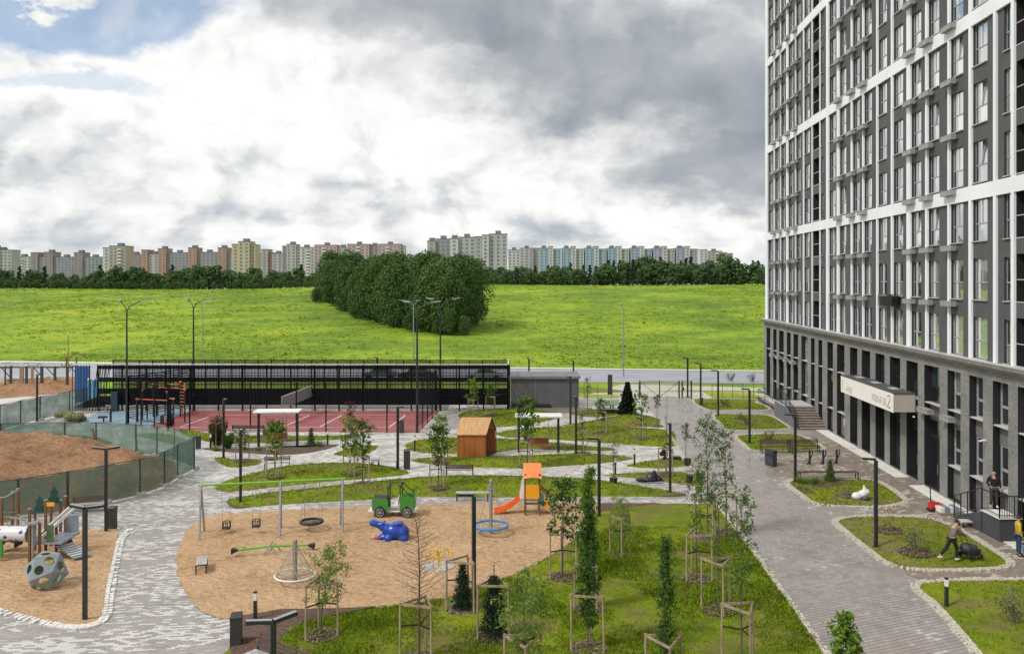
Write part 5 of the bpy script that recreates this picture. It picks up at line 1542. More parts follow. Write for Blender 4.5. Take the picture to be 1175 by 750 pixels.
# swing gates ----------------------------------------------------------------
Yg = 88.0
o = thing('double_gate', 'wide steel-frame double gate across the drive to the road', 'gate', ((735-CX)*Yg/F, Yg, 0)); wg = (779-735)*Yg/F
for k in (0, 1):
    x0 = k*wg/2; x1 = x0+wg/2-.05
    q = MB(); q.bar((x0,0,.15),(x0,0,1.75),.05); q.bar((x1,0,.15),(x1,0,1.75),.05); q.bar((x0,0,.15),(x1,0,.15),.05); q.bar((x0,0,1.75),(x1,0,1.75),.05)
    q.bar((x0,0,1.7) if k == 0 else (x1,0,1.7), (x1,0,.2) if k == 0 else (x0,0,.2), .04); leaf_ = q.build('gate_leaf', m_dark, o)
    q = MB(); n = 12
    for i in range(1, n): q.bar((x0+(x1-x0)*i/n,0,.17),(x0+(x1-x0)*i/n,0,1.73),.012)
    q.build('bars', m_steel, leaf_)
for x in (-.1, wg/2-.02, wg+.05): MB().boxb(x-.05,x+.05,-.05,.05,0,1.85).build('post', m_dark, o)
o = thing('side_gate', 'narrow pedestrian gate beside the double gate', 'gate', ((782.5-CX)*Yg/F, Yg, 0)); w1 = 11*Yg/F
q = MB(); q.bar((.1,0,.15),(.1,0,1.75),.05); q.bar((w1-.08,0,.15),(w1-.08,0,1.75),.05); q.bar((.1,0,.15),(w1-.08,0,.15),.05); q.bar((.1,0,1.75),(w1-.08,0,1.75),.05); lf = q.build('gate_leaf', m_dark, o)
MB().boxb(.12,.24,-.03,.03,.85,1.15).build('lock_box', m_black, lf)
for x in (0, w1): MB().boxb(x-.05,x+.05,-.05,.05,0,1.85).build('post', m_dark, o)
def wire_fence(name, a, b, n, h, lab, w=.04, rails=(.2,.8,1.45)):
    a, b = Vector(a), Vector(b); o = thing(name, lab, 'fence', a); d = b-a
    for i in range(n+1): p = d*i/n; MB().bar((p.x,p.y,-.05),(p.x,p.y,h),w).build('post', m_dark, o)
    q = MB()
    for z in rails: q.bar(Vector((0,0,z)), d+Vector((0,0,z)), .012)
    q.build('wires', m_dark, o)
wire_fence('wire_fence', (20.2,88,0), (26.3,87.4,0), 6, 1.6, 'thin wire fence running from the small gate to the tower')
wire_fence('wire_fence', (7.3,88.3,0), (12.8,88,0), 4, 1.6, 'thin wire fence left of the double gate')
# green table ----------------------------------------------------------------
a_, b_2, c_, d_ = P(685,465.5,.75), P(708,464,.75), P(711,458.5,.75), P(685.5,458.5,.75)
o = thing('green_table', 'flat green games table behind the backless benches', 'table', (a_.x, a_.y, 0))
q = MB(); q.prism([(0,0),(b_2.x-a_.x,b_2.y-a_.y),(c_.x-a_.x,c_.y-a_.y),(d_.x-a_.x,d_.y-a_.y)], .70, .76); q.build('tabletop', M('faded_green_top', (.16,.235,.14), (.12,.18,.10), 1, .6), o)
for s in (.3, 1.5): MB().bar((s,.6,0),(s,.6,.7),.12).bar((s,2.6,0),(s,2.6,.7),.12).build('leg', m_dark, o)
# wooden playhouse ------------------------------------------------------------
m_cedar, t_, b_ = newmat('orange_cedar_boards')
v_ = t_.xyz(obj_pos(t_)); bd = t_.math('FLOOR', t_.math('MULTIPLY', t_.math('ADD', v_[0], t_.math('MULTIPLY', v_[1], 1.0)), 10.0))
wn = t_.n('ShaderNodeTexWhiteNoise'); wn.noise_dimensions = '1D'; t_.set(wn, 1, bd)
gr = t_.noise(t_.mapping(obj_pos(t_), (14,14,1)), 1.5, 4)
cc = t_.mix(wn.outputs[0], (.33,.09,.014), (.46,.15,.026)); cc = t_.mix(t_.maprange(gr, .4, .7, 0, .4), cc, (.24,.075,.02))
fr_ = t_.math('FRACT', t_.math('MULTIPLY', t_.math('ADD', v_[0], v_[1]), 10.0)); cc = t_.mix(t_.math('LESS_THAN', fr_, .1), cc, (.09,.03,.012))
t_.set(b_, 'Base Color', cc); b_.inputs['Roughness'].default_value = .7
m_roofw = M('pale_wet_roof_boards', (.60,.36,.17), (.42,.235,.10), 4, .35, .004, stretch=(3,.4,.4))
p = P(524.5, 525.5); o = thing('playhouse', 'small orange wooden house with a pitched roof and open end', 'playhouse', (p.x, p.y, 0), .0)
w, dp, he, hr = 1.94, 1.75, 1.62, 2.55
sk = .34                       # the house stands slightly turned
def HP(x, y, z): return (x+y*sk, y-x*.0, z)
q = MB(); T = .06
q.add([HP(0,0,0),HP(w,0,0),HP(w,0,he),HP(0,0,he),HP(0,T,0),HP(w,T,0),HP(w,T,he),HP(0,T,he)], [(0,1,2,3),(5,4,7,6),(0,4,5,1),(3,2,6,7),(0,3,7,4),(1,5,6,2)]); q.build('front_wall', m_cedar, o)
q = MB(); q.add([HP(0,dp,0),HP(w,dp,0),HP(w,dp,he),HP(0,dp,he),HP(0,dp-T,0),HP(w,dp-T,0),HP(w,dp-T,he),HP(0,dp-T,he)], [(1,0,3,2),(4,5,6,7),(0,1,5,4),(2,3,7,6),(0,4,7,3),(1,2,6,5)]); q.build('back_wall', m_cedar, o)
q = MB(); q.add([HP(.01,T+.002,0),HP(.01,dp-T-.002,0),HP(.01,dp-T-.002,he),HP(.01,dp/2,hr-.08),HP(.01,T+.002,he),HP(.07,T+.002,0),HP(.07,dp-T-.002,0),HP(.07,dp-T-.002,he),HP(.07,dp/2,hr-.08),HP(.07,T+.002,he)], [(0,1,2,3,4),(9,8,7,6,5)]); q.build('gable_wall', m_cedar, o)
for y0, y1, z0, z1 in ((0,dp/2,he,hr),(dp,dp/2,he,hr)):
    q = MB(); s = -.08 if y0 == 0 else .08; zz = -.10
    q.add([HP(-.06,y0+s,z0+.004+zz*.9+.02),HP(w+.06,y0+s,z0+.004+zz*.9+.02),HP(w+.06,y1,z1+.004),HP(-.06,y1,z1+.004),HP(-.06,y0+s,z0+.07+zz*.9+.02),HP(w+.06,y0+s,z0+.07+zz*.9+.02),HP(w+.06,y1,z1+.07),HP(-.06,y1,z1+.07)], [(0,3,2,1),(4,5,6,7),(0,1,5,4),(1,2,6,5),(3,0,4,7)]); q.build('roof', m_roofw, o)
q = MB()
for a, b in ((HP(w+.04,-.02,0),HP(w+.04,-.02,he)),(HP(w+.04,-.02,he),HP(w+.04,dp/2,hr)),(HP(w+.04,dp/2,hr),HP(w+.04,dp+.02,he)),(HP(w+.04,dp+.02,he),HP(w+.04,dp+.02,0))): q.bar(a, b, .06, .08)
q.build('end_frame', m_black, o)
q = MB(); q.add([HP(.08,T+.01,.10),HP(w,T+.01,.10),HP(w,dp-T-.01,.10),HP(.08,dp-T-.01,.10)], [(0,1,2,3)]); q.add([HP(w-.02,T+.01,.0),HP(w,T+.01,.0),HP(w,dp-T-.01,.0),HP(w,T+.01,.1),HP(w,dp-T-.01,.1)], [(1,2,4,3)]); q.build('floor', m_slat, o)
# ------------------------------------------------------------------ play equipment
def paint(name, c, rough=.35): return M(name, c, tuple(q*.86 for q in c), 3, rough, spec=.5)
m_lime = paint('lime_paint', (.16,.42,.05)); m_orangep = paint('orange_plastic', (.80,.12,.015), .3); m_orange2 = paint('orange_roof_panel', (.88,.26,.08)); m_yellow = paint('amber_panel', (.80,.36,.015))
m_greenp = paint('green_panel', (.055,.25,.035)); m_bluep = paint('glossy_blue_plastic', (.006,.05,.36), .3); m_blue2 = paint('blue_rope_ring', (.03,.22,.55)); m_red2 = paint('red_plastic', (.55,.02,.02))
m_greyp = paint('grey_hdpe', (.235,.26,.295)); m_rubber = M('black_rubber', (.02,.02,.022), None, 8, .6); m_rope = M('pale_rope', (.42,.40,.36), (.25,.24,.22), 30, .8)
m_playwood = M('brown_play_post', (.21,.095,.035), (.13,.055,.02), 5, .6, stretch=(1,1,.15)); m_yellowm = paint('yellow_tube', (.72,.42,.02)); m_fir = paint('dark_green_panel', (.010,.052,.040), .5)
def off(o, p): return Vector(p)-o.location
# swing set
pl, pr_ = P(228.5,621), P(393,612)
o = thing('swing_set', 'long swing frame with lime top beam and grey steel posts', 'swing', (pl.x, pl.y, 0))
Lg = [P(228.5,621), P(234.6,610.6), P(321,616.5), P(322.5,606.5), P(393,612.5), P(391,602.5)]
tA = Vector(((228.5-CX)*.0407+.05, 40.75, 2.4)); tM = Vector((-10.98, 41.35, 2.42)); tC = Vector((-8.16, 41.95, 2.44)); tA.x = -14.55
for i, l in enumerate(Lg):
    t = (tA, tM, tC)[i//2]; q = MB(); q.tube([off(o, l), off(o, t)], .055, 10); q.build('post', m_steel, o)
q = MB(); q.tube([off(o, tA+(tA-tC).normalized()*.12), off(o, tC+(tC-tA).normalized()*.12)], .05, 12); q.build('beam', m_lime, o)
def beam_at(x): k = (x-tA.x)/(tC.x-tA.x); return tA.lerp(tC, k)
for px, py in ((260,604.5),(294,602.5)):
    c = PY(px, 41.1, py); s = 'left' if px < 280 else 'right'
    u = thing('toddler_swing', 'black toddler bucket seat, %s one under the lime beam' % s, 'swing seat', c)
    q = MB()
    for z in (-.03, .26): q.ring((0,0,z), .19, .02, 16, 5)
    q.build('rim', m_rubber, u)
    q = MB(); q.boxb(-.17,.17,-.15,.15,-.06,-.02); q.build('seat', m_rubber, u)
    q = MB()
    for k in range(6): a = k*PI/3; q.bar((.19*math.cos(a),.19*math.sin(a),-.03),(.19*math.cos(a),.19*math.sin(a),.26),.03,.03)
    q.build('straps', m_rubber, u)
    for sx in (-.19,.19):
        t = beam_at(c.x+sx)-c; MB().tube([(sx,0,.26),(t.x,t.y,t.z)], .008, 4).build('chain', m_steel, u)
c = PY(357.5, 41.6, 598)
u = thing('nest_swing', 'round black nest swing hanging at the right of the swing frame', 'swing seat', c)
q = MB(); q.ring((0,0,0), .52, .065, 28, 8); q.build('ring', m_rubber, u)
q = MB()
for k in range(-4, 5):
    y = k*.115; l = math.sqrt(max(0, .5**2-y*y)); q.tube([(-l,y,0),(0,y,-.10),(l,y,0)], .012, 4); q.tube([(y,-l,0),(y,0,-.10),(y,l,0)], .012, 4)
q.build('net', m_rubber, u)
for sx in (-.42,.42):
    t = beam_at(c.x+sx*.8)-c
    q = MB()
    for sy in (-.35,.35): q.tube([(sx,sy,.03),(t.x,t.y,t.z)], .010, 4)
    q.build('chain', m_steel, u)
# seesaw
o = thing('seesaw', 'lime seesaw with dark end seats on a bent steel stand', 'seesaw', P(313, 646))
a, b = PY(273, 37.6, 630.8), PY(354, 38.6, 625.0)
m_ = (a+b)/2+Vector((0,0,.08))
q = MB(); q.tube([off(o,a), off(o,m_), off(o,b)], .05, 8); q.build('beam', m_lime, o)
for e, s in ((a,-1),(b,1)):
    q = MB(); c = off(o, e); q.add([c+Vector(v) for v in ((0,-.06,-.04),(0,.06,-.04),(0,.06,.04),(0,-.06,.04),(s*.26,-.15,-.14),(s*.26,.15,-.14),(s*.26,.15,.08),(s*.26,-.15,.08))], [(0,1,2,3),(7,6,5,4),(0,4,5,1),(1,5,6,2),(2,6,7,3),(3,7,4,0)]); q.build('seat', m_rubber, o)
    q = MB(); q.tube([c+Vector((-s*.28,-.18,.22)), c+Vector((-s*.28,0,.08)), c+Vector((-s*.28,.18,.22))], .018, 6); q.build('handle', m_lime, o)
q = MB(); mm = off(o, m_)
for yy in (-.32,.32):
    q.tube([mm+Vector((-.42,yy,-mm.z)), mm+Vector((-.25,yy,-.35)), mm+Vector((0,yy*.8,.02)), mm+Vector((.25,yy,-.35)), mm+Vector((.42,yy,-mm.z))], .028, 7)
q.tube([mm+Vector((-.42,-.32,-mm.z)), mm+Vector((.05,-.3,.28))], .03, 7)
q.build('stand', m_steel, o)
# rope cone spinner
c = P(338.4, 669.5); o = thing('rope_spinner', 'rope cone spinner with a pale hoop around a thick steel post', 'spinner', c)
q = MB(); q.lathe([(.095,0),(.095,1.66),(.085,1.74),(0.03,1.77)], seg=14); q.build('post', M('brushed_post', (.36,.335,.29), (.24,.22,.19), 8, .5, metal=.3), o)
q = MB(); q.ring((0,0,.36), .78, .032, 36, 7); q.build('hoop', m_white, o)
q = MB(); q.ring((0,0,.62), .60, .016, 30, 5)
for k in range(12):
    a = 2*PI*k/12; q.tube([(.78*math.cos(a),.78*math.sin(a),.36),(.60*math.cos(a+.26),.60*math.sin(a+.26),.62),(.10*math.cos(a),.10*math.sin(a),1.5)], .008, 4)
    q.tube([(.78*math.cos(a),.78*math.sin(a),.36),(.60*math.cos(a-.26),.60*math.sin(a-.26),.62)], .012, 4); q.tube([(.1,0,.25),(.78*math.cos(a),.78*math.sin(a),.36)], .010, 4)
for r, z in ((.45,.86),(.30,1.12),(.18,1.35)): q.ring((0,0,z), r, .007, 20, 4)
q.build('net', m_rope, o)
# merry-go-round
c = P(503, 651); o = thing('merry_go_round', 'small round merry-go-round with yellow bars and a worn metal disc', 'merry-go-round', c)
q = MB(); q.lathe([(.60,.02),(.68,.05),(.68,.10),(.64,.115)], seg=32); q.build('disc', M('worn_disc_metal', (.56,.55,.53), (.34,.33,.32), 5, .4, metal=.3), o)
q = MB(); q.lathe([(.05,.116),(.05,.62),(.14,.64),(.14,.66)], seg=12)
for k in range(3):
    a = k*2*PI/3+.5; d = Vector((math.cos(a), math.sin(a), 0)); n = Vector((-d.y, d.x, 0))
    for s in (-1, 1):
        q.tube([d*.56+n*.16*s+Vector((0,0,.11)), d*.54+n*.16*s+Vector((0,0,.62)), d*.2+n*.08*s+Vector((0,0,.78)), Vector((0,0,.64))], .022, 6)
    q.tube([d*.56-n*.16+Vector((0,0,.62)), d*.56+n*.16+Vector((0,0,.62))], .022, 6)
q.build('bars', m_yellowm, o)
# blue ring carousel
c = P(563.3, 613.5); o = thing('ring_carousel', 'tall steel pole carousel with a blue rope ring', 'carousel', c)
q = MB(); q.lathe([(.075,0),(.075,2.55),(.05,2.62)], seg=14); q.build('pole', m_steel, o)
q = MB(); q.ring((0,0,.46), .80, .06, 36, 8); q.build('ring', m_blue2, o)
q = MB()
for k in range(8):
    a = 2*PI*k/8; q.tube([(.80*math.cos(a),.80*math.sin(a),.5),(.10*math.cos(a),.10*math.sin(a),2.4)], .010, 4)
q.ring((0,0,2.2), .14, .02, 16, 5); q.build('ropes', m_rope, o)
q = MB()
for k in range(8):
    a = 2*PI*(k+.5)/8; q.tube([(.78*math.cos(a),.78*math.sin(a),.46),(0,0,.40)], .010, 4)
for r in (.25,.42,.6): q.ring((0,0,.43), r, .010, 20, 4)
q.build('net', m_rope, o)
# jeep rider
c = P(451, 592); o = thing('play_jeep', 'green springy play jeep with white floor and black frame', 'play car', c, .0)
def side(poly, y, mb, th=.035, mi=0): mb.plate(poly, (0, y, 0), (1,0,0), (0,0,1), th, mi)
front = [(-.98,.42),(-.98,.98),(-.92,1.0),(-.20,.98),(-.18,.36),(-.34,.36),(-.36,.50),(-.46,.60),(-.58,.63),(-.70,.60),(-.80,.50),(-.84,.38)]
rear = [(.40,.36),(.40,1.08),(1.10,1.06),(1.10,.42),(1.02,.38),(.98,.50),(.88,.60),(.76,.63),(.64,.60),(.54,.50),(.52,.36)]
for y in (-.46,.46):
    q = MB(); side(front, y, q); q.build('front_side_panel', m_greenp, o)
    q = MB(); side(rear, y, q); q.build('rear_side_panel', m_greenp, o)
q = MB(); q.boxb(-.97,-.20,-.44,.44,.965,.995); q.boxb(-1.0,-.985,-.44,.44,.45,.97); q.build('bonnet', m_rubber, o)
q = MB(); q.boxb(1.11,1.14,-.44,.44,.45,1.04); q.build('tailgate', m_greenp, o)
q = MB(); q.boxb(-1.2,1.25,-.43,.43,.335,.358); q.build('floor', m_white, o)
q = MB(); q.boxb(-.05,.30,-.40,.40,.62,.66); q.boxb(.28,.32,-.40,.40,.66,1.0); q.build('seat', m_white, o)
q = MB()
for y in (-.46,.46):
    q.bar((-.22,y,.98),(-.18,y,1.62),.05); q.bar((.42,y,1.05),(.42,y,1.66),.05); q.bar((.44,y,1.62),(1.05,y,1.08),.04)
q.bar((-.18,-.46,1.60),(-.18,.46,1.60),.05); q.bar((.42,-.46,1.64),(.42,.46,1.64),.05); q.bar((-.18,.46,1.60),(.42,.46,1.64),.04); q.bar((-.22,-.46,1.0),(-.22,.46,1.0),.04)
q.build('roll_frame', m_rubber, o)
q = MB(); q.ring((-.02,-.05,1.02), .13, .015, 16, 5, tilt=Matrix.Rotation(-.9, 3, 'Y')); q.bar((-.2,-.05,.75),(-.02,-.05,1.02),.03); q.build('steering_wheel', m_rubber, o)
for x in (-.59,.76):
    for y in (-.53,.53):
        q = MB(); q.v = []; t_ = MB(); t_.lathe([(.20,-.05),(.27,-.05),(.28,0),(.27,.05),(.20,.05)], seg=24)
        q.add([(v[0]+x, v[2]+y, v[1]+.33) for v in t_.v], t_.f); wh = q.build('wheel', m_rubber, o)
        q = MB(); t_ = MB(); t_.ring((0,0,0), .19, .02, 20, 5)
        for k in range(6): t_.bar((0,0,0),(.19*math.cos(k*PI/3),.19*math.sin(k*PI/3),0),.05,.03)
        t_.ball((0,0,0),(.05,.05,.04),10,6)
        q.add([(v[0]+x, v[2]+y+(-.055 if y < 0 else .055), v[1]+.33) for v in t_.v], t_.f); q.build('rim', m_steel, wh)
for x in (-.05,.32):
    q = MB(); pts = [(x+.07*math.cos(k*.8), .07*math.sin(k*.8), .04+k*.012) for k in range(25)]; q.tube(pts, .016, 5); q.build('spring', m_rubber, o)
q = MB(); q.boxb(-.5,.75,-.3,.3,0,.035); q.build('ground_plate', m_dark, o)
# hippo
c = P(450, 619.5); o = thing('hippo_toy', 'glossy blue hippo climbing toy with wide open mouth', 'play animal', c, .0)
def blobmesh(name, balls, mat, parent, vox=.035, sm=8):
    q = MB()
    for cc, r in balls: q.ball(cc, r, 14, 10)
    ob = q.build(name, mat, parent, True)
    m1 = ob.modifiers.new('remesh', 'REMESH'); m1.mode = 'VOXEL'; m1.voxel_size = vox; m1.use_smooth_shade = True
    m2 = ob.modifiers.new('smooth', 'SMOOTH'); m2.factor = .6; m2.iterations = sm
    return ob
balls = [((.12,0,.42),(.52,.36,.36)), ((.46,0,.38),(.34,.36,.36)), ((.20,0,.62),(.30,.30,.24)), ((-.22,0,.50),(.26,.28,.30)), ((-.42,0,.62),(.22,.22,.20)),
         ((-.62,0,.72),(.20,.20,.15)), ((-.80,0,.78),(.20,.22,.16)), ((-.90,0,.80),(.16,.21,.16)), ((-.96,.10,.88),(.07,.06,.07)), ((-.96,-.10,.88),(.07,.06,.07)),
         ((-.38,-.17,.80),(.07,.05,.08)), ((-.38,.17,.80),(.07,.05,.08)), ((-.50,-.13,.78),(.07,.06,.06)), ((-.50,.13,.78),(.07,.06,.06)),
         ((-.14,-.26,.14),(.20,.16,.18)), ((-.14,.26,.14),(.20,.16,.18)), ((.56,-.26,.14),(.22,.16,.18)), ((.56,.26,.14),(.22,.16,.18)), ((-.36,0,.18),(.26,.24,.16)), ((-.52,0,.14),(.20,.22,.09)),
         ((.74,0,.30),(.08,.05,.06)), ((.26,0,.82),(.20,.34,.06)), ((.05,0,.76),(.06,.30,.07)), ((.40,-.0,.80),(.10,.30,.08))]
blobmesh('body', balls, m_bluep, o)
MB().ball((-.72,0,.10),(.26,.17,.06),14,8).build('tongue', m_red2, o, True)
q = MB()
for y in (-.13,.13): q.ball((-.56,y*1.15,.80),(.028,.028,.035),8,6)
q.build('eye', m_white, o, True); q = MB()
for y in (-.08,.08): q.boxb(-.90,-.86,y-.025,y+.025,.13,.19)
q.build('tooth', m_white, o)
# slide tower
c = P(611, 592); o = thing('slide_tower', 'small slide tower with orange roof, amber panel and orange slide', 'slide', (c.x, c.y, 0))
for x in (-.36,.36):
    for y in (0,.78): MB().boxb(x-.05,x+.05,y-.05,y+.05,0,2.15).build('post', m_playwood, o)
MB().boxb(-.40,.40,-.02,.80,.78,.86).build('deck', m_greyp, o)
q = MB(); prof = [(-.46,-.10,1.92),(-.20,-.10,1.98),(0,-.10,2.0),(.20,-.10,1.98),(.46,-.10,1.92)]
q.add([(p[0],p[1],p[2]) for p in prof]+[(-.46,.36,2.62),(.46,.36,2.62)]+[(p[0],p[1]-.03,p[2]-.0) for p in prof]+[(-.46,.33,2.64),(.46,.33,2.64)], [(0,1,2,3,4,6,5),(7,12,13,11,10,9,8),(0,5,12,7),(5,6,13,12),(6,4,11,13)]); q.build('roof', m_orange2, o)
q = MB(); q.add([(-.46,.36,2.62),(.46,.36,2.62),(.46,.90,1.95),(-.46,.90,1.95)], [(0,1,2,3)]); q.build('roof', m_orange2, o)
q = MB(); q.plate([(-.34,.95),(-.34,1.55),(-.28,1.62),(.28,1.62),(.34,1.55),(.34,.95),(.28,.90),(-.28,.90)], (0,-.07,0), (1,0,0), (0,0,1), .03); q.build('front_panel', m_yellow, o)
q = MB(); q.boxb(-.33,.33,-.05,-.02,.60,.72); q.build('lower_rail', m_playwood, o)
for y in (.10,.68):
    q = MB(); q.plate([(-.42,.86),(-.42,1.75),(-.52,1.80),(-.66,1.0),(-.62,.85)], (0,y,0), (1,0,0), (0,0,1), .03); q.build('slide_guard', m_white, o)
q = MB(); path = [(-.38,.86),(-.62,.84),(-1.02,.52),(-1.45,.24),(-1.80,.17),(-1.95,.12)]
for (x0,z0),(x1,z1) in zip(path[:-1], path[1:]):
    q.add([(x0,.14,z0),(x1,.14,z1),(x1,.64,z1),(x0,.64,z0),(x0,.14,z0-.04),(x1,.14,z1-.04),(x1,.64,z1-.04),(x0,.64,z0-.04)], [(0,1,2,3),(7,6,5,4)])
    for y in (.12,.66): q.add([(x0,y-.02,z0-.05),(x1,y-.02,z1-.05),(x1,y-.02,z1+.13),(x0,y-.02,z0+.13),(x0,y+.02,z0-.05),(x1,y+.02,z1-.05),(x1,y+.02,z1+.13),(x0,y+.02,z0+.13)], [(0,1,2,3),(7,6,5,4),(3,2,6,7),(0,4,5,1)])
q.boxb(-1.98,-1.80,.14,.64,0,.13); q.build('slide', m_orangep, o)
q = MB(); q.bar((.40,.02,1.40),(.95,.02,.92),.06,.09); q.bar((.40,.76,1.40),(.95,.76,.92),.06,.09); q.build('ramp_rail', m_playwood, o)
q = MB(); q.plate([(.42,.80),(.42,1.20),(.60,1.05),(.60,.45),(.42,.55)], (0,.05,0), (1,0,0), (0,0,1), .03); q.build('blue_panel', paint('muted_blue_panel', (.12,.25,.32)), o)
q = MB(); q.plate([(.62,.42),(.62,1.02),(.86,.86),(.86,.20)], (0,.05,0), (1,0,0), (0,0,1), .03); q.build('ramp_side', m_yellow, o)
q = MB(); q.add([(.40,.1,.82),(1.0,.1,.06),(1.0,.7,.06),(.40,.7,.82)], [(0,1,2,3)]); q.bar((.95,.02,0),(.95,.02,.95),.08); q.bar((.95,.76,0),(.95,.76,.95),.08); q.build('ramp', m_greyp, o)
# climbing polyhedron
c = P(53, 674); o = thing('climbing_polyhedron', 'grey many-sided climbing ball with round holes rimmed in green', 'climbing toy', c, .35)
phi = (1+5**.5)/2
V = [Vector(v).normalized() for v in [(-1,phi,0),(1,phi,0),(-1,-phi,0),(1,-phi,0),(0,-1,phi),(0,1,phi),(0,-1,-phi),(0,1,-phi),(phi,0,-1),(phi,0,1),(-phi,0,-1),(-phi,0,1)]]
Fc = [(0,11,5),(0,5,1),(0,1,7),(0,7,10),(0,10,11),(1,5,9),(5,11,4),(11,10,2),(10,7,6),(7,1,8),(3,9,4),(3,4,2),(3,2,6),(3,6,8),(3,8,9),(4,9,5),(2,4,11),(6,2,10),(8,6,7),(9,8,1)]
nrm = sum((V[i] for i in Fc[0]), Vector()).normalized(); rot = nrm.rotation_difference(Vector((0,0,1)))
V = [rot @ v for v in V]; zmin = min(v.z for v in V); RR = .84
q = MB(); rimm = MB()
for fi, f in enumerate(Fc):
    a, b, c3 = (V[i]*RR-Vector((0,0,zmin*RR)) for i in f); ct = (a+b+c3)/3; nn = (b-a).cross(c3-a).normalized()
    if nn.dot(ct-Vector((0,0,-zmin*RR))) < 0: b, c3 = c3, b; nn = -nn
    inr = (a-b).length*.2887*.74; u = (a-ct).normalized(); w_ = nn.cross(u); N = 24
    tri = [a, b, c3]; outer = []
    for k in range(N):
        t = 2*PI*k/N; d = u*math.cos(t)+w_*math.sin(t); best = 1e9
        for i in range(3):
            p0_, p1_ = tri[i], tri[(i+1)%3]; e = (p1_-p0_); en = nn.cross(e).normalized(); den = d.dot(en)
            if abs(den) > 1e-6:
                s_ = (p0_-ct).dot(en)/den
                if s_ > 0: best = min(best, s_)
        outer.append(ct+d*best)
    inner = [ct+(u*math.cos(2*PI*k/N)+w_*math.sin(2*PI*k/N))*inr for k in range(N)]
    th = nn*-.035
    vs = outer+inner+[p+th for p in inner]+[p+th for p in outer]
    fs = []
    for k in range(N):
        l = (k+1)%N; fs += [(k,l,N+l,N+k),(N+k,N+l,2*N+l,2*N+k),(2*N+k,2*N+l,3*N+l,3*N+k)]
    q.add(vs, fs)
    Mx = Matrix((u, w_, nn)).transposed(); rimm.ring(ct-nn*.015, inr, .015, 24, 6, tilt=Mx)
sh_ = q.build('shell', m_greyp, o); rimm.build('hole_rims', m_lime, sh_)
# left playground castle
o = thing('play_castle', 'wooden play structure with spotted crawl tube, fir-shaped panels and ramp, far left', 'play structure', (-21.5, 38.5, 0))
def C(px, Y, py): return off(o, PY(px, Y, py))
def cpost(px, py, Y, nm='post', w=.09, cap=True):
    t = C(px, Y, py); q = MB(); q.bar((t.x,t.y,0),(t.x,t.y,t.z),w); p_ = q.build(nm, m_playwood, o)
    if cap: MB().boxb(t.x-.06,t.x+.06,t.y-.06,t.y+.06,t.z,t.z+.04).build('cap', m_greyp, p_)
for px, py, Y in ((2,571,38.2),(14.4,564.5,39.6),(20.5,561,40.2),(34,584,36.9),(40,588,38.5),(45.5,600,37),(52.5,574,37.6),(58.5,578,39.2),(69.5,574,40),(75,569.5,39),(64.5,601,38.2),(22,625,40),(8,627,39)): cpost(px, py, Y)
q = MB()
for a, b in (((3,38.2,572),(21,40.2,562)),): q.bar(C(*a), C(*b), .06)
q.build('sloping_beam', m_greyp, o)
q = MB()
for (a, b) in (((4,38.4,587.5),(20,40,587.5)),((20,40,590),(40,39,593)),((12,38.6,594),(40,38,596)),((22,40,591),(56,39.5,590))): q.tube([C(*a), C(*b)], .025, 6)
q.build('balance_rails', m_steel, o)
# spotted tube
m_spot, t_, b_ = newmat('white_tube_with_blue_dots')
vv = t_.n('ShaderNodeTexVoronoi'); vv.inputs['Scale'].default_value = 3.3; t_.set(vv, 'Vector', obj_pos(t_)); vv.inputs['Randomness'].default_value = .9
t_.set(b_, 'Base Color', t_.mix(t_.math('LESS_THAN', vv.outputs['Distance'], .30), (.60,.585,.58), (.02,.035,.26))); b_.inputs['Roughness'].default_value = .3
a, b = C(-26, 37.2, 611), C(33.5, 37.2, 612)
q = MB(); q.tube([a, b], .31, 24, False); q.build('crawl_tube', m_spot, o, True)
q = MB()
for e in (b, a): q.ring(e, .32, .035, 24, 6, tilt=Matrix.Rotation(PI/2, 3, 'Y'))
q.build('tube_rims', m_greyp, o)
# deck house of the castle
d0 = C(34, 37, 627)
q = MB(); q.boxb(d0.x, d0.x+1.35, d0.y-.0, d0.y+1.6, .78, .86); q.build('deck', m_greyp, o)
q = MB(); q.boxb(d0.x-.02, d0.x+.30, d0.y-.06, d0.y-.03, .80, 1.55); q.boxb(d0.x+.75, d0.x+1.3, d0.y+1.55, d0.y+1.58, .85, 1.6); q.build('side_panel', m_greyp, o)
q = MB(); q.boxb(d0.x+.70, d0.x+1.00, d0.y+.02, d0.y+.05, .80, 1.6); q.build('green_panel', paint('olive_green_panel', (.07,.14,.05)), o)
q = MB(); q.bar((d0.x+.3, d0.y, .9), (d0.x+1.25, d0.y+1.5, 2.0), .06, .12); q.bar((d0.x+.0, d0.y+.5, .9), (d0.x+.9, d0.y+1.9, 2.0), .06, .12); q.build('chute_side', m_white, o)
q = MB(); q.tube([(d0.x+.25,d0.y-.2,0),(d0.x+.25,d0.y-.2,1.7)], .055, 10); q.boxb(d0.x+.05,d0.x+.45,d0.y-.35,d0.y+.0,1.7,1.78); q.build('fire_pole', m_greyp, o)
def fir(px, py, Y, s, lab=None):
    t = C(px, Y, py); pts = [(-.42,-.42),(-.20,-.22),(-.30,-.20),(-.10,.10),(-.22,.10),(0,.48),(.22,.10),(.10,.10),(.30,-.20),(.20,-.22),(.42,-.42),(.05,-.36),(-.05,-.36)]
    MB().plate([(a*s,b*s) for a, b in pts], t, (1,.1,0), (0,0,1), .04).build('fir_panel', m_fir, o)
fir(45.5, 579, 38.0, .88); fir(62, 568.5, 39.6, .92)
t = C(58, 37.4, 578.3); MB().boxb(t.x-.16,t.x+.16,t.y-.02,t.y+.02,t.z-.08,t.z+.08).build('sign_board', m_yellow, o)
a, b = C(62.5, 37.6, 625), C(85, 37.0, 640)
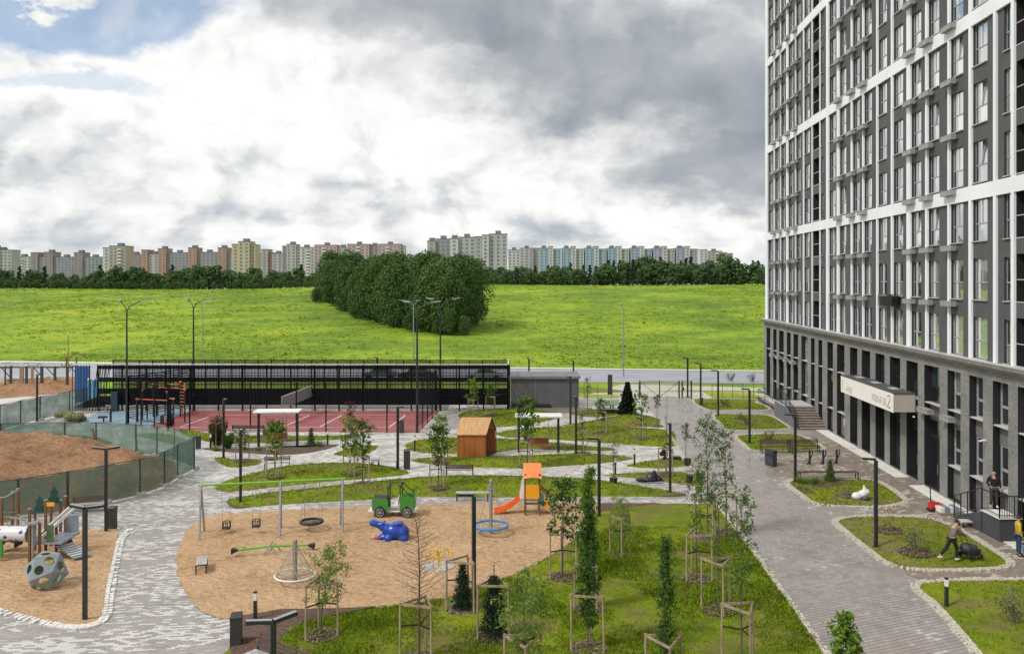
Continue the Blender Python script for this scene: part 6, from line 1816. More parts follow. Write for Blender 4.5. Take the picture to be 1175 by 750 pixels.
q = MB(); d = b-a; n = Vector((.45,.55,0)); q.add([a, b, b+n, a+n, a-Vector((0,0,.05)), b-Vector((0,0,.05)), b+n-Vector((0,0,.05)), a+n-Vector((0,0,.05))], [(0,1,2,3),(7,6,5,4),(0,4,5,1),(1,5,6,2),(2,6,7,3),(3,7,4,0)]); rmp = q.build('ramp', m_greyp, o)
q = MB()
for k in range(1, 7):
    p = a+d*(k/7)+Vector((0,0,.015)); q.bar(p, p+n, .10, .03)
q.build('rungs', m_white, rmp)
t = C(75, 38.8, 626); q = MB(); q.plate([(-.30,-.0),(-.34,.20),(-.12,.78),(0,.88),(.12,.78),(.34,.20),(.30,0)], (t.x,t.y,0), (1,.25,0), (0,0,1), .06); q.build('arch_panel', M('dark_brown_panel', (.06,.03,.015), None, 3, .6), o)
q = MB(); q.plate([(-.10,.05),(-.12,.5),(0,.62),(.12,.5),(.10,.05)], (t.x,t.y-.05,0), (1,.25,0), (0,0,1), .03); q.build('arch_inset', paint('leaf_green_panel', (.18,.30,.06)), o)
t = C(11, 38.4, 622); q = MB(); q.boxb(t.x-.42,t.x+.42,t.y-.3,t.y+.3,.55,.62); q.boxb(t.x-.42,t.x-.36,t.y-.3,t.y+.3,.3,.55); q.boxb(t.x+.36,t.x+.42,t.y-.3,t.y+.3,.3,.55); q.build('counter', m_rubber, o)
t = C(1.5, 37.0, 640); q = MB(); q.boxb(t.x-.5,t.x+.06,t.y-.04,t.y+.04,.25,.95); q.build('green_panel', m_greenp, o)
q = MB(); t = C(4, 39.2, 598)
for k in range(7): q.tube([(t.x+k*.16,t.y,.95),(t.x+k*.16,t.y,1.35)], .012, 5)
q.tube([(t.x,t.y,1.35),(t.x+.96,t.y,1.35)], .02, 5); q.tube([(t.x,t.y,.95),(t.x+.96,t.y,.95)], .02, 5); q.build('railing', m_steel, o)

# ------------------------------------------------------------------ green mesh fences
m_mesh, t_, b_ = newmat('green_shade_net')
n_ = t_.noise(world_pos(t_), 1.1, 5, .6)
t_.set(b_, 'Base Color', t_.mix(n_, (.055,.125,.095), (.12,.215,.17))); b_.inputs['Roughness'].default_value = .9
tr = t_.n('ShaderNodeBsdfTransparent'); mx = t_.n('ShaderNodeMixShader'); t_.set(mx, 0, t_.maprange(n_, .35, .65, .66, .88))
tr.inputs[0].default_value = (.92,.97,.95,1)
t_.L.new(tr.outputs[0], mx.inputs[1]); t_.L.new(b_.outputs[0], mx.inputs[2]); t_.L.new(mx.outputs[0], [n for n in m_mesh.node_tree.nodes if n.type == 'OUTPUT_MATERIAL'][0].inputs[0])
def net_fence(pts, lab, h=2.05, seed=1, feet=True):
    rnd = random.Random(seed); ps = [P(*p) for p in pts]; o = thing('mesh_fence', lab, 'fence', ps[0])
    for a, b in zip(ps[:-1], ps[1:]):
        L = (b-a).length; n = max(1, round(L/3.2))
        for k in range(n):
            p, r = a.lerp(b, k/n)-ps[0], a.lerp(b, (k+1)/n)-ps[0]
            q = MB(); U, Vn = 10, 5; vs = []; d = (r-p); nn = Vector((-d.y, d.x, 0)).normalized()
            for j in range(Vn+1):
                for i in range(U+1):
                    s = i/U; z = .08+(h-.08)*j/Vn - (.10*math.sin(PI*s) if j == Vn else 0)*rnd.uniform(.5,1.1)
                    vs.append(p+d*s+nn*(.08*math.sin(PI*s)*math.sin(PI*j/Vn)*rnd.uniform(-.6,1.4))+Vector((0,0,z)))
            q.add(vs, [(j*(U+1)+i, j*(U+1)+i+1, (j+1)*(U+1)+i+1, (j+1)*(U+1)+i) for j in range(Vn) for i in range(U)])
            q.build('net_panel', m_mesh, o, True)
            q = MB(); w = rnd.uniform(-.04,.04)
            q.bar(p+Vector((.0,0,0)), p+Vector((w,0,h+.02)), .05); q.bar(p+d*.985, p+d*.985+Vector((w,0,h)), .05); q.bar(p+Vector((0,0,h-.02)), r+Vector((0,0,h-.02)), .035)
            q.build('frame', m_dark, o)
            if feet:
                q = MB(); q.box((p.x, p.y, .09), (.55,.28,.18), rnd.uniform(-.3,.3)); q.build('foot_block', m_concrete, o)
    p = ps[-1]-ps[0]; MB().bar(p, p+Vector((0,0,h)), .06).build('frame', m_dark, o)
net_fence([(-70,608),(22,596),(78,585.5),(121,577),(161,568),(189,558),(204,548.5),(223,538.5)], 'long green mesh fence curving along the front of the soil heap')
net_fence([(223,538),(200,526.5),(180,523.5),(156,520.5),(110,518),(74,517.6),(0,519),(-60,519)], 'green mesh fence along the back of the soil heap', seed=2)
net_fence([(-70,510),(0,493.5),(46,482),(80,474.5),(100,470)], 'green mesh fence in front of the concrete yard at far left', seed=3)
# braces on the back fence
for i, (a, b, lab) in enumerate(((P(159,520.5), P(153,517.5), 'slanted timber brace behind the green fence, left of the gap'), (P(112,519), P(106,522), 'slanted timber brace behind the green fence, nearer the left'))):
    o = thing('timber_brace', lab, 'brace', a); MB().bar((0,0,0), (b.x-a.x, b.y-a.y, 1.9), .09, .12).build('beam', m_concrete if i == 0 else m_stake, o); MB().boxb(-.3,.3,-.15,.15,0,.16).build('foot_block', m_concrete, o)

# ------------------------------------------------------------------ building site bits, far left
o = thing('road_fence', 'low timber and pipe frame fence along the road at far left', 'fence', (-66, 98, 0))
m_tim = M('raw_timber', (.34,.25,.17), (.20,.15,.10), 5, .8)
for i, (px, w) in enumerate(((6,.1),(12.5,.25),(25,.45),(30.5,.25),(37,.25),(48,.3),(63,.25),(78,.12))):
    x = (px-CX)*98/F+66; MB().bar((x,0,-.1),(x,0,2.3),w,.15).build('post', m_tim if i in (2,4) else m_dark, o)
MB().bar((-.5,0,2.15),(16.5,0,2.2),.10,.14).build('rail', m_dark, o)
for px in (8, 45, 60):
    x = (px-CX)*98/F+66; MB().bar((x-.6,0,2.1),(x+.5,0,.9),.08).build('brace', m_dark, o)
o = thing('slab_stack', 'pile of pale concrete slabs on the bare soil at far left', 'slabs', P(32, 439.5))
for k, (x, y, l, r) in enumerate(((0,0,5.0,.05),(.3,.1,4.7,-.03),(-.1,-.1,4.4,.08))): MB().box((x,y,.15+k*.24),(l,1.6,.22),r).build('slab', m_concrete, o)
o = thing('sheet_pile', 'crumpled pale sheeting beside the slab pile', 'sheeting', P(10, 439))
q = MB(); q.prism([(-1.9,-.6),(.2,-.8),(1.7,0),(1.2,.8),(-1.2,.7)], 0, .35); q.prism([(-1.3,-.4),(.3,-.4),(1.2,.3),(-.7,.5)], .352, .62); q.build('sheet', m_concrete, o)
o = thing('steel_frame', 'rusty steel tube frame standing by the road left of the blue boards', 'frame', P(82, 444))
q = MB()
for x in (-.8, .8): q.bar((x*.7,0,0),(x*.7,0,3.4),.10)
q.bar((-.55,0,3.0),(.56,0,3.9),.08); q.bar((-.56,0,3.0),(-.56,0,1.4),.08); q.bar((-.56,0,1.5),(.56,0,2.6),.06); q.bar((-.56,0,2.9),(.56,0,1.5),.06); q.bar((.56,0,3.9),(1.8,0,3.2),.08); q.build('tubes', M('rusty_tube', (.14,.06,.045), (.08,.04,.035), 4, .7), o)
o = thing('site_pole', 'thin wooden pole with wires behind the blue boards', 'pole', (-54.5, 107, 0)); MB().tube([(0,0,0),(0,0,5.2)], .07, 6).build('pole', m_tim, o)
o = thing('blue_hoarding', 'bright blue board screen at the left end of the black fence', 'hoarding', ((87-CX)*.084, 84, 0))
m_blu = M('blue_board', (.02,.10,.34), (.015,.07,.25), 2, .5)
for k in range(3): MB().boxb(k*.43, k*.43+.41, 0, .05, .2, 3.7).build('board', m_blu, o)
for k in (0, 1.29): MB().boxb(k-.04,k+.04,.06,.14,0,3.8).build('post', m_dark, o)
for i, px in enumerate((102.5, 108, 111.5)):
    q = MB(); o = thing('blue_tank', '%s blue upright cylinder with pale top behind the bars' % ('leftmost', 'middle', 'rightmost')[i], 'tank', ((px-CX)*.082, 82, 0)); q.lathe([(.17,.1),(.17,2.6)], seg=14); q.build('body', M('light_blue_plastic', (.05,.21,.44), None, 2, .4), o); MB().lathe([(.14,2.602),(.14,2.75)], seg=12).build('cap', m_white, o)
o = thing('bar_fence', 'open black bar fence end in front of the blue cylinders', 'fence', (-40.3, 79.9, 0))
q = MB()
for k in range(12): q.bar((k*.26,0,0),(k*.26+.5*(k>6),0,4.2),.06)
q.build('bars', m_black, o); MB().boxb(-.1,3.0,-.05,.05,4.2,4.27).build('top_rail', m_white, o); MB().bar((0,0,1.2),(3,0,1.2),.05).build('mid_rail', m_black, o)
q = MB(); q.add([(0,.06,.3),(3,.06,.3),(3,.06,1.4),(1.6,.06,1.05)], [(0,1,2,3)]); q.build('dark_board', m_black, o)
# light rocks by the back fence
o = thing('rock_pile', 'small pile of mossy rocks behind the green fence', 'rocks', P(79, 484))
rn = random.Random(6)
for k in range(9):
    ob = MB().ball((rn.uniform(-1.3,1.3), rn.uniform(-.7,.7), rn.uniform(.15,.6)), (rn.uniform(.3,.6), rn.uniform(.3,.5), rn.uniform(.2,.4)), 8, 6).build('rock', M('mossy_rock%d' % k, (.20,.19,.08), (.08,.09,.04), 3, .9, .05) if k == 0 else bpy.data.materials['mossy_rock0'], o)

# ------------------------------------------------------------------ parked cars behind the fences
def car(px, Y, L, col, lab):
    o = thing('parked_car', lab, 'car', ((px-CX)*Y/F, Y, -.02)); hl_ = L/2
    body = [(-hl_,.35),(-hl_,.72),(-hl_*.55,.86),(-hl_*.30,1.38),(hl_*.35,1.42),(hl_*.72,.98),(hl_,.86),(hl_,.35)]
    MB().plate(body, (0,0,0), (1,0,0), (0,0,1), 1.7).build('body', M('car_paint_'+col[0], col[1], None, 2, .25, spec=.6), o)
    win = [(-hl_*.48,.90),(-hl_*.27,1.32),(hl_*.32,1.35),(hl_*.60,.94)]
    MB().plate(win, (0,0,0), (1,0,0), (0,0,1), 1.72).build('window', m_glassdark, o)
    for x in (-hl_*.62, hl_*.62):
        for y in (-.8,.8):
            t_ = MB(); t_.lathe([(.31,-.1),(.33,0),(.31,.1)], seg=16); q = MB(); q.add([(v[0]+x, v[2]+y, v[1]+.33) for v in t_.v], t_.f); q.build('wheel', m_rubber, o)
    for y in (-.6,.6): MB().boxb(-hl_-.02,-hl_+.02,y-.14,y+.14,.6,.72).build('headlight', m_white, o)
car(478, 105.5, 4.4, ('dark', (.02,.022,.026)), 'dark parked car half hidden behind the court fence'); car(556, 105, 4.5, ('pale', (.35,.38,.42)), 'pale parked car seen through the fence end left of the pavilion'); car(436, 106, 4.2, ('grey', (.12,.13,.15)), 'grey parked car glimpsed between the fence slats')

# ------------------------------------------------------------------ porch and small things by the tower
o = thing('entrance_porch', 'dark raised porch with black railing and steps at the right edge', 'porch', (22.35, 39.95, 0))
m_porch = M('porch_dark_render', (.06,.062,.068), (.045,.047,.052), 1, .8)
xw = wallx(41)-22.35-.2
MB().boxb(0, xw, 0, 1.5, 0, 1.04).build('platform', m_porch, o)
MB().boxb(-.05, xw, -.05, 1.55, 1.043, 1.09).build('top_slab', m_kerbw, o)
q = MB()
for k in range(6): q.boxb(.02, xw, 1.55+k*.42, 1.55+(k+1)*.42, 0, 1.04-(k+1)*.155)
q.build('steps', m_concrete, o)
MB().plate([(1.5,0),(1.5,1.0),(4.1,.12),(4.1,0)], (-.03,0,0), (0,1,0), (0,0,1), .05).build('side_wall', m_porch, o)
q = MB(); rail(q, (0,-.0,1.09), (xw,-.0,1.09), 9, 1.0); q.build('railing', m_black, o)
q = MB(); rail(q, (0,0,1.09), (0,1.5,1.09), 1, 1.0, False); rail(q, (0,1.5,1.09), (0,4.1,.05), 4, 1.05, False); q.build('railing', m_black, o)
# ramp rail at the far end of the tower
o = thing('ramp_railing', 'black ramp railing at the far end of the tower', 'railing', P(870, 459))
e = P(892, 471.5); d = e-o.location
q = MB(); rail(q, (0,0,.1), (d.x,d.y,0), 16, 1.0); rail(q, (0,0,.1), (2.6,2.4,.1), 10, 1.0); q.build('railing', m_black, o)
MB().bar((0,0,.07),(d.x,d.y,.07),.22,.16).build('kerb', m_dark, o)
# pallet with boxes, red machine, cart
o = thing('box_pallet', 'pallet of grey boxes at the foot of the porch steps', 'pallet', P(1089, 589))
MB().boxb(-.62,.62,-.4,.4,0,.12).build('pallet', m_tim, o)
for k in range(5): MB().boxb(-.58+k*.24,-.37+k*.24,-.33,.30,.123,.36+.05*(k%2)).build('box', m_greyp if k%2 else m_white, o)
o = thing('plate_compactor', 'red petrol machine with black upright handle near the porch', 'machine', P(1073, 586))
MB().boxb(-.28,.28,-.2,.2,.14,.44).build('engine_cover', m_red2, o); MB().boxb(-.36,.36,-.24,.24,.04,.135).build('base_plate', m_rubber, o)
MB().tube([(-.22,0,.4),(-.26,0,1.25)], .03, 6).tube([(-.26,-.18,1.25),(-.26,.18,1.25)], .025, 6).build('handle', m_rubber, o)
MB().ball((.33,0,.30),(.12,.12,.12),10,8).build('fuel_tank', m_orangep, o, True); t_ = MB(); t_.lathe([(.12,-.05),(.13,.0),(.12,.05)], seg=14); MB().add([(v[0]-.1, v[2]-.24, v[1]+.13) for v in t_.v], t_.f).build('wheel', m_rubber, o)
o = thing('low_cart', 'small low trolley on the apron beside the porch', 'trolley', P(1111, 604)); MB().boxb(-.42,.42,-.25,.25,.26,.31).build('deck', m_concrete, o)
for x in (-.34,.34):
    for y in (-.2,.2): MB().bar((x,y,0),(x,y,.26),.06).build('leg', m_rubber, o)
# white sacks on the conifer island
o = thing('white_sack', 'knotted white plastic sacks lying on the conifer island', 'sack', P(989, 573))
m_sack = M('white_plastic_film', (.72,.73,.74), (.58,.60,.62), 9, .35, .01)
blobmesh('sack', [((-.28,0,.2),(.28,.25,.22)),((.05,.05,.25),(.26,.24,.27)),((.14,.0,.55),(.10,.09,.22)),((.25,.0,.42),(.2,.16,.18)),((.1,0,.7),(.05,.05,.14))], m_sack, o, .04, 2)
MB().ball((.12,-.22,.14),(.22,.16,.15),10,7).build('dark_corner', M('green_bag', (.07,.09,.08), None, 5, .5), o, True)
# tarp bag & pots in the middle
o = thing('black_tarp', 'crumpled black tarpaulin bag on the path left of the lamp', 'tarpaulin', P(749, 552))
blobmesh('bag', [((-.55,0,.12),(.5,.3,.13)),((-.05,0,.28),(.38,.3,.28)),((.08,0,.5),(.14,.12,.18)),((.32,0,.15),(.28,.26,.16)),((-.2,-.2,.15),(.4,.25,.14))], M('black_tarp_film', (.018,.019,.022), None, 5, .35, .01), o, .05, 1)
MB().boxb(-.4,.55,-.55,-.2,.0,.05).build('flat_edge', m_greyp, o)
pot = thing('plant_pot', 'pot', 'plant pot')
MB().lathe([(.17,0),(.22,.36),(.235,.36),(.235,.40)], seg=14).build('tub', m_rubber, pot)
for x, y, lab in ((704,557,'black nursery pot holding the lone thin sapling'),(789,534,'black nursery pot at the edge of the avenue, far one'),(791,554,'black nursery pot behind the birch saplings, left'),(803,552,'black nursery pot behind the birch saplings, right'),(817,577,'black nursery pot among the birch saplings')):
    p = P(x, y); place(pot, (p.x, p.y, .05), 0, 1.05, lab, 'nursery pots')
# ------------------------------------------------------------------ young trees
LG = dict(
 fresh=leafmat('fresh_green_leaves', [(.045,.10,.014), (.085,.17,.020), (.15,.25,.030), (.23,.33,.05)], .5, .3),
 birch=leafmat('birch_leaves', [(.045,.09,.018), (.08,.15,.028), (.12,.21,.04), (.18,.28,.07)], .5, .3),
 mid=leafmat('mid_green_leaves', [(.030,.065,.014), (.055,.11,.022), (.09,.16,.032), (.14,.22,.05)], .5, .25),
 deep=leafmat('deep_green_leaves', [(.018,.045,.012), (.035,.08,.018), (.065,.125,.026), (.11,.18,.04)], .5, .22),
 pale=leafmat('pale_sage_leaves', [(.07,.10,.045), (.12,.16,.075), (.19,.23,.12), (.30,.33,.20)], .6, .25),
 willow=leafmat('willow_leaves', [(.08,.14,.03), (.14,.22,.045), (.21,.30,.06), (.30,.38,.10)], .55, .3),
 red=leafmat('dark_red_leaves', [(.05,.012,.016), (.09,.02,.025), (.14,.04,.04)], .5, .2),
 rust=leafmat('rusty_brown_foliage', [(.03,.035,.014), (.06,.05,.02), (.10,.065,.028), (.07,.09,.03)], .7, .15),
 spruce=leafmat('spruce_needles', [(.008,.020,.012), (.018,.038,.020), (.03,.055,.03), (.05,.085,.045)], .6, .08),
 yew=leafmat('dark_yew_needles', [(.006,.013,.007), (.012,.022,.010), (.022,.034,.014)], .7, .06),
 gold=leafmat('yellow_green_shrub', [(.14,.15,.035), (.24,.25,.06), (.36,.36,.11)], .6, .25))
m_twig = M('thin_dark_twigs', (.15,.085,.055), (.09,.055,.04), 14, .85)
m_twigl = M('straw_coloured_stems', (.34,.26,.14), (.22,.16,.085), 10, .8)

def sapling(h, hb, w, leaf, n, nb, shape='open', seed=1, name='young_tree', lean=0.0, ls=.09, twig=None, up=.75, trunk=.028):
    rnd = random.Random(seed); o = thing(name, 'young tree', 'tree'); tr, cr = MB(), MB()
    tp = []
    k = 7
    wob = [(rnd.gauss(0, .03)*h/4, rnd.gauss(0, .03)*h/4) for _ in range(k+1)]
    for i in range(k+1):
        t = i/k; tp.append(Vector((wob[i][0]*t+lean*t*t, wob[i][1]*t, h*t*.97)))
    tr.tube(tp, [trunk*(1-.82*i/k)+.003 for i in range(k+1)], 7)
    def at(z):
        t = max(0, min(.999, z/(h*.97)))*k; i = int(t); return tp[i].lerp(tp[i+1], t-i)
    tips = []
    for b in range(nb):
        t = (b+rnd.random())/nb; z = hb+(h-hb)*t*.97
        if shape == 'column': rad = w*.5*(.75+.25*math.sin(PI*min(1, t*1.2)))*(1-.72*t**2.2)*(1+.45*math.sin(t*17+seed)*rnd.random())
        elif shape == 'egg': rad = w*.5*math.sin(PI*(.12+.84*t))**.8
        elif shape == 'cone': rad = w*.5*(1-t)**.9+.03
        else: rad = w*.5*(.45+.55*math.sin(PI*(.1+.8*t)))*rnd.uniform(.6,1.2)
        a = b*2.4+rnd.uniform(-.6,.6); d = Vector((math.cos(a), math.sin(a), 0))
        L = rad*rnd.uniform(.7,1.1); s = at(z)
        if shape == 'cone': e = s+d*L+Vector((0,0,-L*.25)); mid_ = s+d*L*.5+Vector((0,0,.02))
        elif shape == 'column': e = s+d*L+Vector((0,0,L*1.6)); mid_ = s+d*L*.6+Vector((0,0,L*.6))
        elif shape == 'willow': e = s+d*L+Vector((0,0,L*.1-.12)); mid_ = s+d*L*.6+Vector((0,0,L*.45))
        else: e = s+d*L+Vector((0,0,L*up)); mid_ = s+d*L*.5+Vector((0,0,L*up*.4))
        tr.tube([s, mid_, e], [.009, .006, .003], 4)
        tips.append((s, mid_, e, L))
        for q_ in range(2 if shape not in ('cone',) else 3):
            u = rnd.uniform(.35,.9); p_ = (mid_.lerp(e, u) if u > .5 else s.lerp(mid_, u*2)); e2 = p_+Vector((rnd.gauss(0,.3), rnd.gauss(0,.3), rnd.gauss(.15 if shape != 'cone' else -.05,.2)))*max(.12, L*.8)
            tr.tube([p_, e2], [.005,.002], 3); tips.append((p_, p_.lerp(e2,.5), e2, L*.5))
    if leaf:
        for i in range(n):
            s, m__, e, L = tips[rnd.randrange(len(tips))]; u = rnd.random()**.8
            p_ = s.lerp(m__, u*2) if u < .5 else m__.lerp(e, u*2-1)
            sp_ = .065 if shape in ('column',) else (.035 if shape == 'cone' else .075)
            p_ = p_+Vector((rnd.gauss(0,sp_), rnd.gauss(0,sp_), rnd.gauss(-.01,sp_)))
            cr.leaf(p_, ls*rnd.uniform(.6,1.3), .4, rnd, .55 if shape != 'willow' else .28)
    tr.build('trunk', twig or m_bark, o)
    if leaf: cr.build('crown', LG[leaf], o)
    return o

def conifer(h, w, leaf, seed, bare_tip=.0, n=5200, name='young_spruce', ls=(.05,.10)):
    rnd = random.Random(seed); o = thing(name, 'spruce', 'tree'); tr, cr = MB(), MB()
    tr.tube([(0,0,0),(0,0,h*.5),(0,0,h)], [.045,.03,.008], 7)
    nw = int(h/.13)
    for i in range(nw):
        t = i/nw; z = .08*h+h*.92*t
        if t > 1-bare_tip*.999:
            for k in range(3): a = rnd.random()*6.28; tr.tube([(0,0,z),(math.cos(a)*.1,math.sin(a)*.1,z+.10)], [.008,.004], 3)
            continue
        rad = w*.5*(1-t)**.85*(.85+.3*rnd.random())+.03
        for k in range(9):
            a = k*PI*2/9+i*.7+rnd.uniform(-.2,.2); L = rad*rnd.uniform(.7,1.1); d = Vector((math.cos(a), math.sin(a), -.18)); e = Vector((0,0,z))+d*L+Vector((0,0,.05))
            tr.tube([(0,0,z), e], [.007,.002], 3)
            m_ = max(4, int(n/(nw*9)*(.4+1.2*(1-t))))
            for j in range(m_):
                u = rnd.uniform(.15,1.0)**.7; p_ = Vector((0,0,z)).lerp(e, u)+Vector((rnd.gauss(0,.05), rnd.gauss(0,.05), rnd.gauss(0,.03)))
                cr.leaf(p_, rnd.uniform(*ls), .3, rnd, .35 if ls[0] < .08 else .7)
    tr.build('trunk', m_bark, o); cr.build('crown', LG[leaf], o)
    return o

def support(h=1.85, r=.62, seed=1, strap=True):
    rnd = random.Random(seed); o = thing('tree_support', 'stakes', 'tree support')
    ps = []
    for k in range(3):
        a = k*2*PI/3+.4; p_ = Vector((r*math.cos(a), r*math.sin(a), 0)); t = p_*rnd.uniform(.93,1.0)+Vector((0,0,h)); ps.append(t)
        MB().tube([p_, t], .036, 8).build('stake', m_stake, o)
    for k in range(3):
        a, b = ps[k], ps[(k+1) % 3]; MB().bar(a+(a-b)*.05-Vector((0,0,.06)), b+(b-a)*.05-Vector((0,0,.06)), .035, .075).build('crossbar', m_stake, o)
    if strap:
        q = MB(); z = h*.60 if seed % 2 else h-.1
        for k in range(3): t = ps[k]; q.bar((t.x*.98,t.y*.98,z),(.0,0,z-.01), .012, .05)
        q.build('strap', m_strap, o)
    return o
SUP = [support(1.85, .60, 1), support(1.85, .60, 2), support(1.7, .50, 3)]
mr = thing('mulch_ring', 'ring', 'mulch')
_q = MB(); _rn = random.Random(3)
for _ in range(260):
    _a = _rn.random()*6.28; _r = .62*math.sqrt(_rn.random()); _q.box((_r*math.cos(_a), _r*math.sin(_a), .02+_rn.random()*.03), (_rn.uniform(.04,.11), _rn.uniform(.03,.06), .02), _rn.random()*3, 0, _rn.uniform(-.4,.4), _rn.uniform(-.4,.4))
_mm = leafmat('bark_chips', [(.05,.03,.022), (.12,.08,.06), (.21,.155,.13), (.30,.24,.22)], .85, .0)
mulch_me = _q.mesh('mulch_patch', _mm)
COL.objects.unlink(mr); bpy.data.objects.remove(mr)
def mulch(x, y, z, s, rz):
    o = bpy.data.objects.new('mulch_patch', mulch_me); COL.objects.link(o); o.location = (x, y, z); o.scale = (s, s, 1); o.rotation_euler = (0,0,rz); o['kind'] = 'structure'
rp_ = random.Random(5)
def plant(proto, x, yb, rz, s, lab, group=None, sup=None, suprz=None, mul=1.0, supz=1.0, sl=None):
    p = P(x, yb); z = ground_h(p.x, p.y)
    if z > .05:                       # keep the base at its picture row on the mound
        p = P(x, yb, z); z = ground_h(p.x, p.y)
    o = place(proto, (p.x, p.y, z), rz, s, lab, group)
    if sup is not None:
        place(SUP[sup], (p.x, p.y, z-.01), suprz if suprz is not None else rp_.uniform(0, 2), (1,1,supz), 'stake frame around the '+' '.join((sl or lab).split()[:12]), 'stake frames around the young trees')
    if mul: mulch(p.x, p.y, z+.0, mul, rp_.uniform(0,6))
    return o
# prototypes
bare = sapling(4.5, .6, 1.7, None, 0, 120, 'open', 31, 'bare_larch', twig=m_twig, up=.5, trunk=.04)
t_will = sapling(3.0, 1.0, 1.5, 'willow', 1700, 26, 'willow', 32, 'young_willow', lean=.5, ls=.13)
t_will2 = sapling(3.6, .8, 1.8, 'willow', 2900, 34, 'willow', 33, 'young_willow', lean=.1, ls=.13)
t_round = sapling(3.85, 1.5, 1.7, 'deep', 1100, 24, 'open', 34, 'young_tree', ls=.15, up=.6)
t_col = sapling(4.8, .6, .85, 'mid', 6500, 60, 'column', 35, 'columnar_tree', ls=.085)
t_col2 = sapling(5.2, .8, .72, 'fresh', 5000, 56, 'column', 36, 'columnar_tree', ls=.085)
t_col3 = sapling(4.7, .8, .56, 'mid', 3800, 52, 'column', 37, 'columnar_tree', ls=.08)
t_bir = sapling(5.5, 1.5, 1.6, 'birch', 2300, 38, 'open', 38, 'young_birch', ls=.095, up=1.1)
t_bir2 = sapling(5.4, 2.0, 1.1, 'birch', 1000, 24, 'open', 39, 'young_birch', ls=.11, up=1.1)
t_thin = sapling(4.6, 1.8, .9, 'mid', 420, 18, 'open', 40, 'young_birch', ls=.10, up=1.2)
t_lea = sapling(3.3, 1.2, 1.2, 'fresh', 520, 18, 'open', 41, 'young_tree', ls=.17, up=.6)
t_lea2 = sapling(3.0, 1.1, 1.4, 'mid', 620, 18, 'egg', 42, 'young_tree', ls=.16)
t_redl = sapling(3.2, 1.6, 1.1, 'red', 420, 16, 'open', 43, 'red_leaved_tree', ls=.14)
t_tiny = sapling(2.6, 1.1, .7, 'pale', 240, 12, 'open', 44, 'thin_sapling', ls=.12)
t_bare2 = sapling(3.2, 1.0, .55, None, 0, 14, 'open', 45, 'bare_sapling', twig=m_twig, up=1.4, trunk=.018)
t_maple = sapling(2.9, 1.5, .7, 'pale', 300, 14, 'column', 46, 'thin_sapling', ls=.14)
spr1 = conifer(1.7, .85, 'spruce', 51); spr2 = conifer(2.45, 1.05, 'spruce', 52, .22, 7000)
yewc = conifer(2.9, 1.8, 'yew', 53, 0, 15000, 'dark_yew', (.10,.20)); conif = conifer(1.25, .62, 'mid', 54, 0, 2600, 'dwarf_conifer')
G1 = 'young trees on the front lawn'
plant(bare, 481, 756, .3, 1, 'leafless brown larch sapling at the bottom, left of the two spruces', None, 0, .9)
plant(t_will, 368, 729, .2, 1, 'leaning willow sapling with sparse leaves right of the rope spinner', None, 0, 1.5)
plant(spr1, 531, 699, 0, 1, 'small dark spruce leaning on the lamp, left one of the pair', None, 0, .9, sl='small dark spruce beside the lamp')
plant(spr2, 567, 730, 0, 1, 'taller dark spruce with a bare brown tip, right one of the pair', None, 1, 1.1, sl='taller spruce with the bare tip')
plant(t_will2, 601, 806, 0, 1, 'airy pale green willow at the bottom right of the spruces', None, 1, .2)
plant(t_round, 645.5, 662, .5, 1, 'round-leaved sapling at the right edge of the big sand area', None, 0, 1.2)
plant(t_col, 675, 744, 0, 1, 'dense columnar tree at the bottom, nearest of the two columns in line', G1, 1, 1.0, sl='nearest dense columnar tree')
plant(t_col2, 675, 699, .5, 1, 'bright columnar tree directly behind the nearest dense column', G1, 2, .7)
plant(t_will2, 712, 636, 1.2, .68, 'small feathery sapling in the middle of the front lawn', G1, 2, .1, sl='small feathery sapling')
plant(t_col3, 764, 806, 0, 1, 'slim dark columnar tree at the bottom middle, right of the dense column', G1, 0, .15)
plant(t_bir2, 799.5, 663.5, .3, .82, 'sapling with dark round crown in front of the birches', G1, 0, 1.3)
plant(t_bir, 812, 619, 0, 1.0, 'tallest leafy birch sapling at the avenue edge', None, 0, .3)
plant(t_bir2, 833, 612, 2.0, .92, 'second leafy birch sapling just right of the tallest one', None, 1, .9)
plant(t_thin, 824, 700, .8, 1, 'nearly bare thin sapling in the third stake frame from the bottom right', G1, 1, .2)
plant(t_bir2, 851, 762, .0, 1.0, 'tall thin sapling leaning over the paving at the lawn edge, bottom right', G1, 0, .3)
o_ = place(sapling(3.5, 1.3, .9, 'fresh', 1300, 24, 'column', 61, 'columnar_tree', ls=.15), tuple(P(970, 865)), 0, 1, 'bright green bushy tree top poking in at the bottom edge of the avenue')
plant(t_maple, 787, 534, 0, .95, 'slim sapling growing from the far nursery pot at the avenue edge', None, None, mul=0)
plant(t_tiny, 704, 556, .4, .9, 'lone thin sapling in the black pot', None, None, mul=0)
# mid park
G2 = 'young trees in the middle of the park'
plant(t_lea, 315, 546, .0, .97, 'leafy sapling in front of the bench above the swing beam', G2, 2, .5)
plant(t_lea, 402, 539, 1.1, 1.05, 'bright leafy sapling in the left of the twin group by the backless benches', G2, 2, .3)
plant(t_lea2, 416, 556, 0.3, 1.2, 'fuller leafy sapling in the right of the twin group by the backless benches', G2, 2, 1.2)
plant(t_redl, 403, 500, 0, .80, 'dark red-leaved sapling before the red court', None, None)
plant(t_lea2, 503, 555, 2.0, 1.15, 'dark leafy sapling left of the wooden playhouse', G2, 2, .9)
plant(t_lea, 506, 530, 1.0, .95, 'sapling behind the dark leafy one left of the playhouse', G2, 2, .2)
plant(t_lea, 543, 480, 2.2, 1.05, 'bright sapling rising behind the playhouse roof', G2, 2, .2)
plant(t_lea2, 564, 476, 0, .85, 'bushy dark green sapling between playhouse and pavilion', G2, 2, .8)
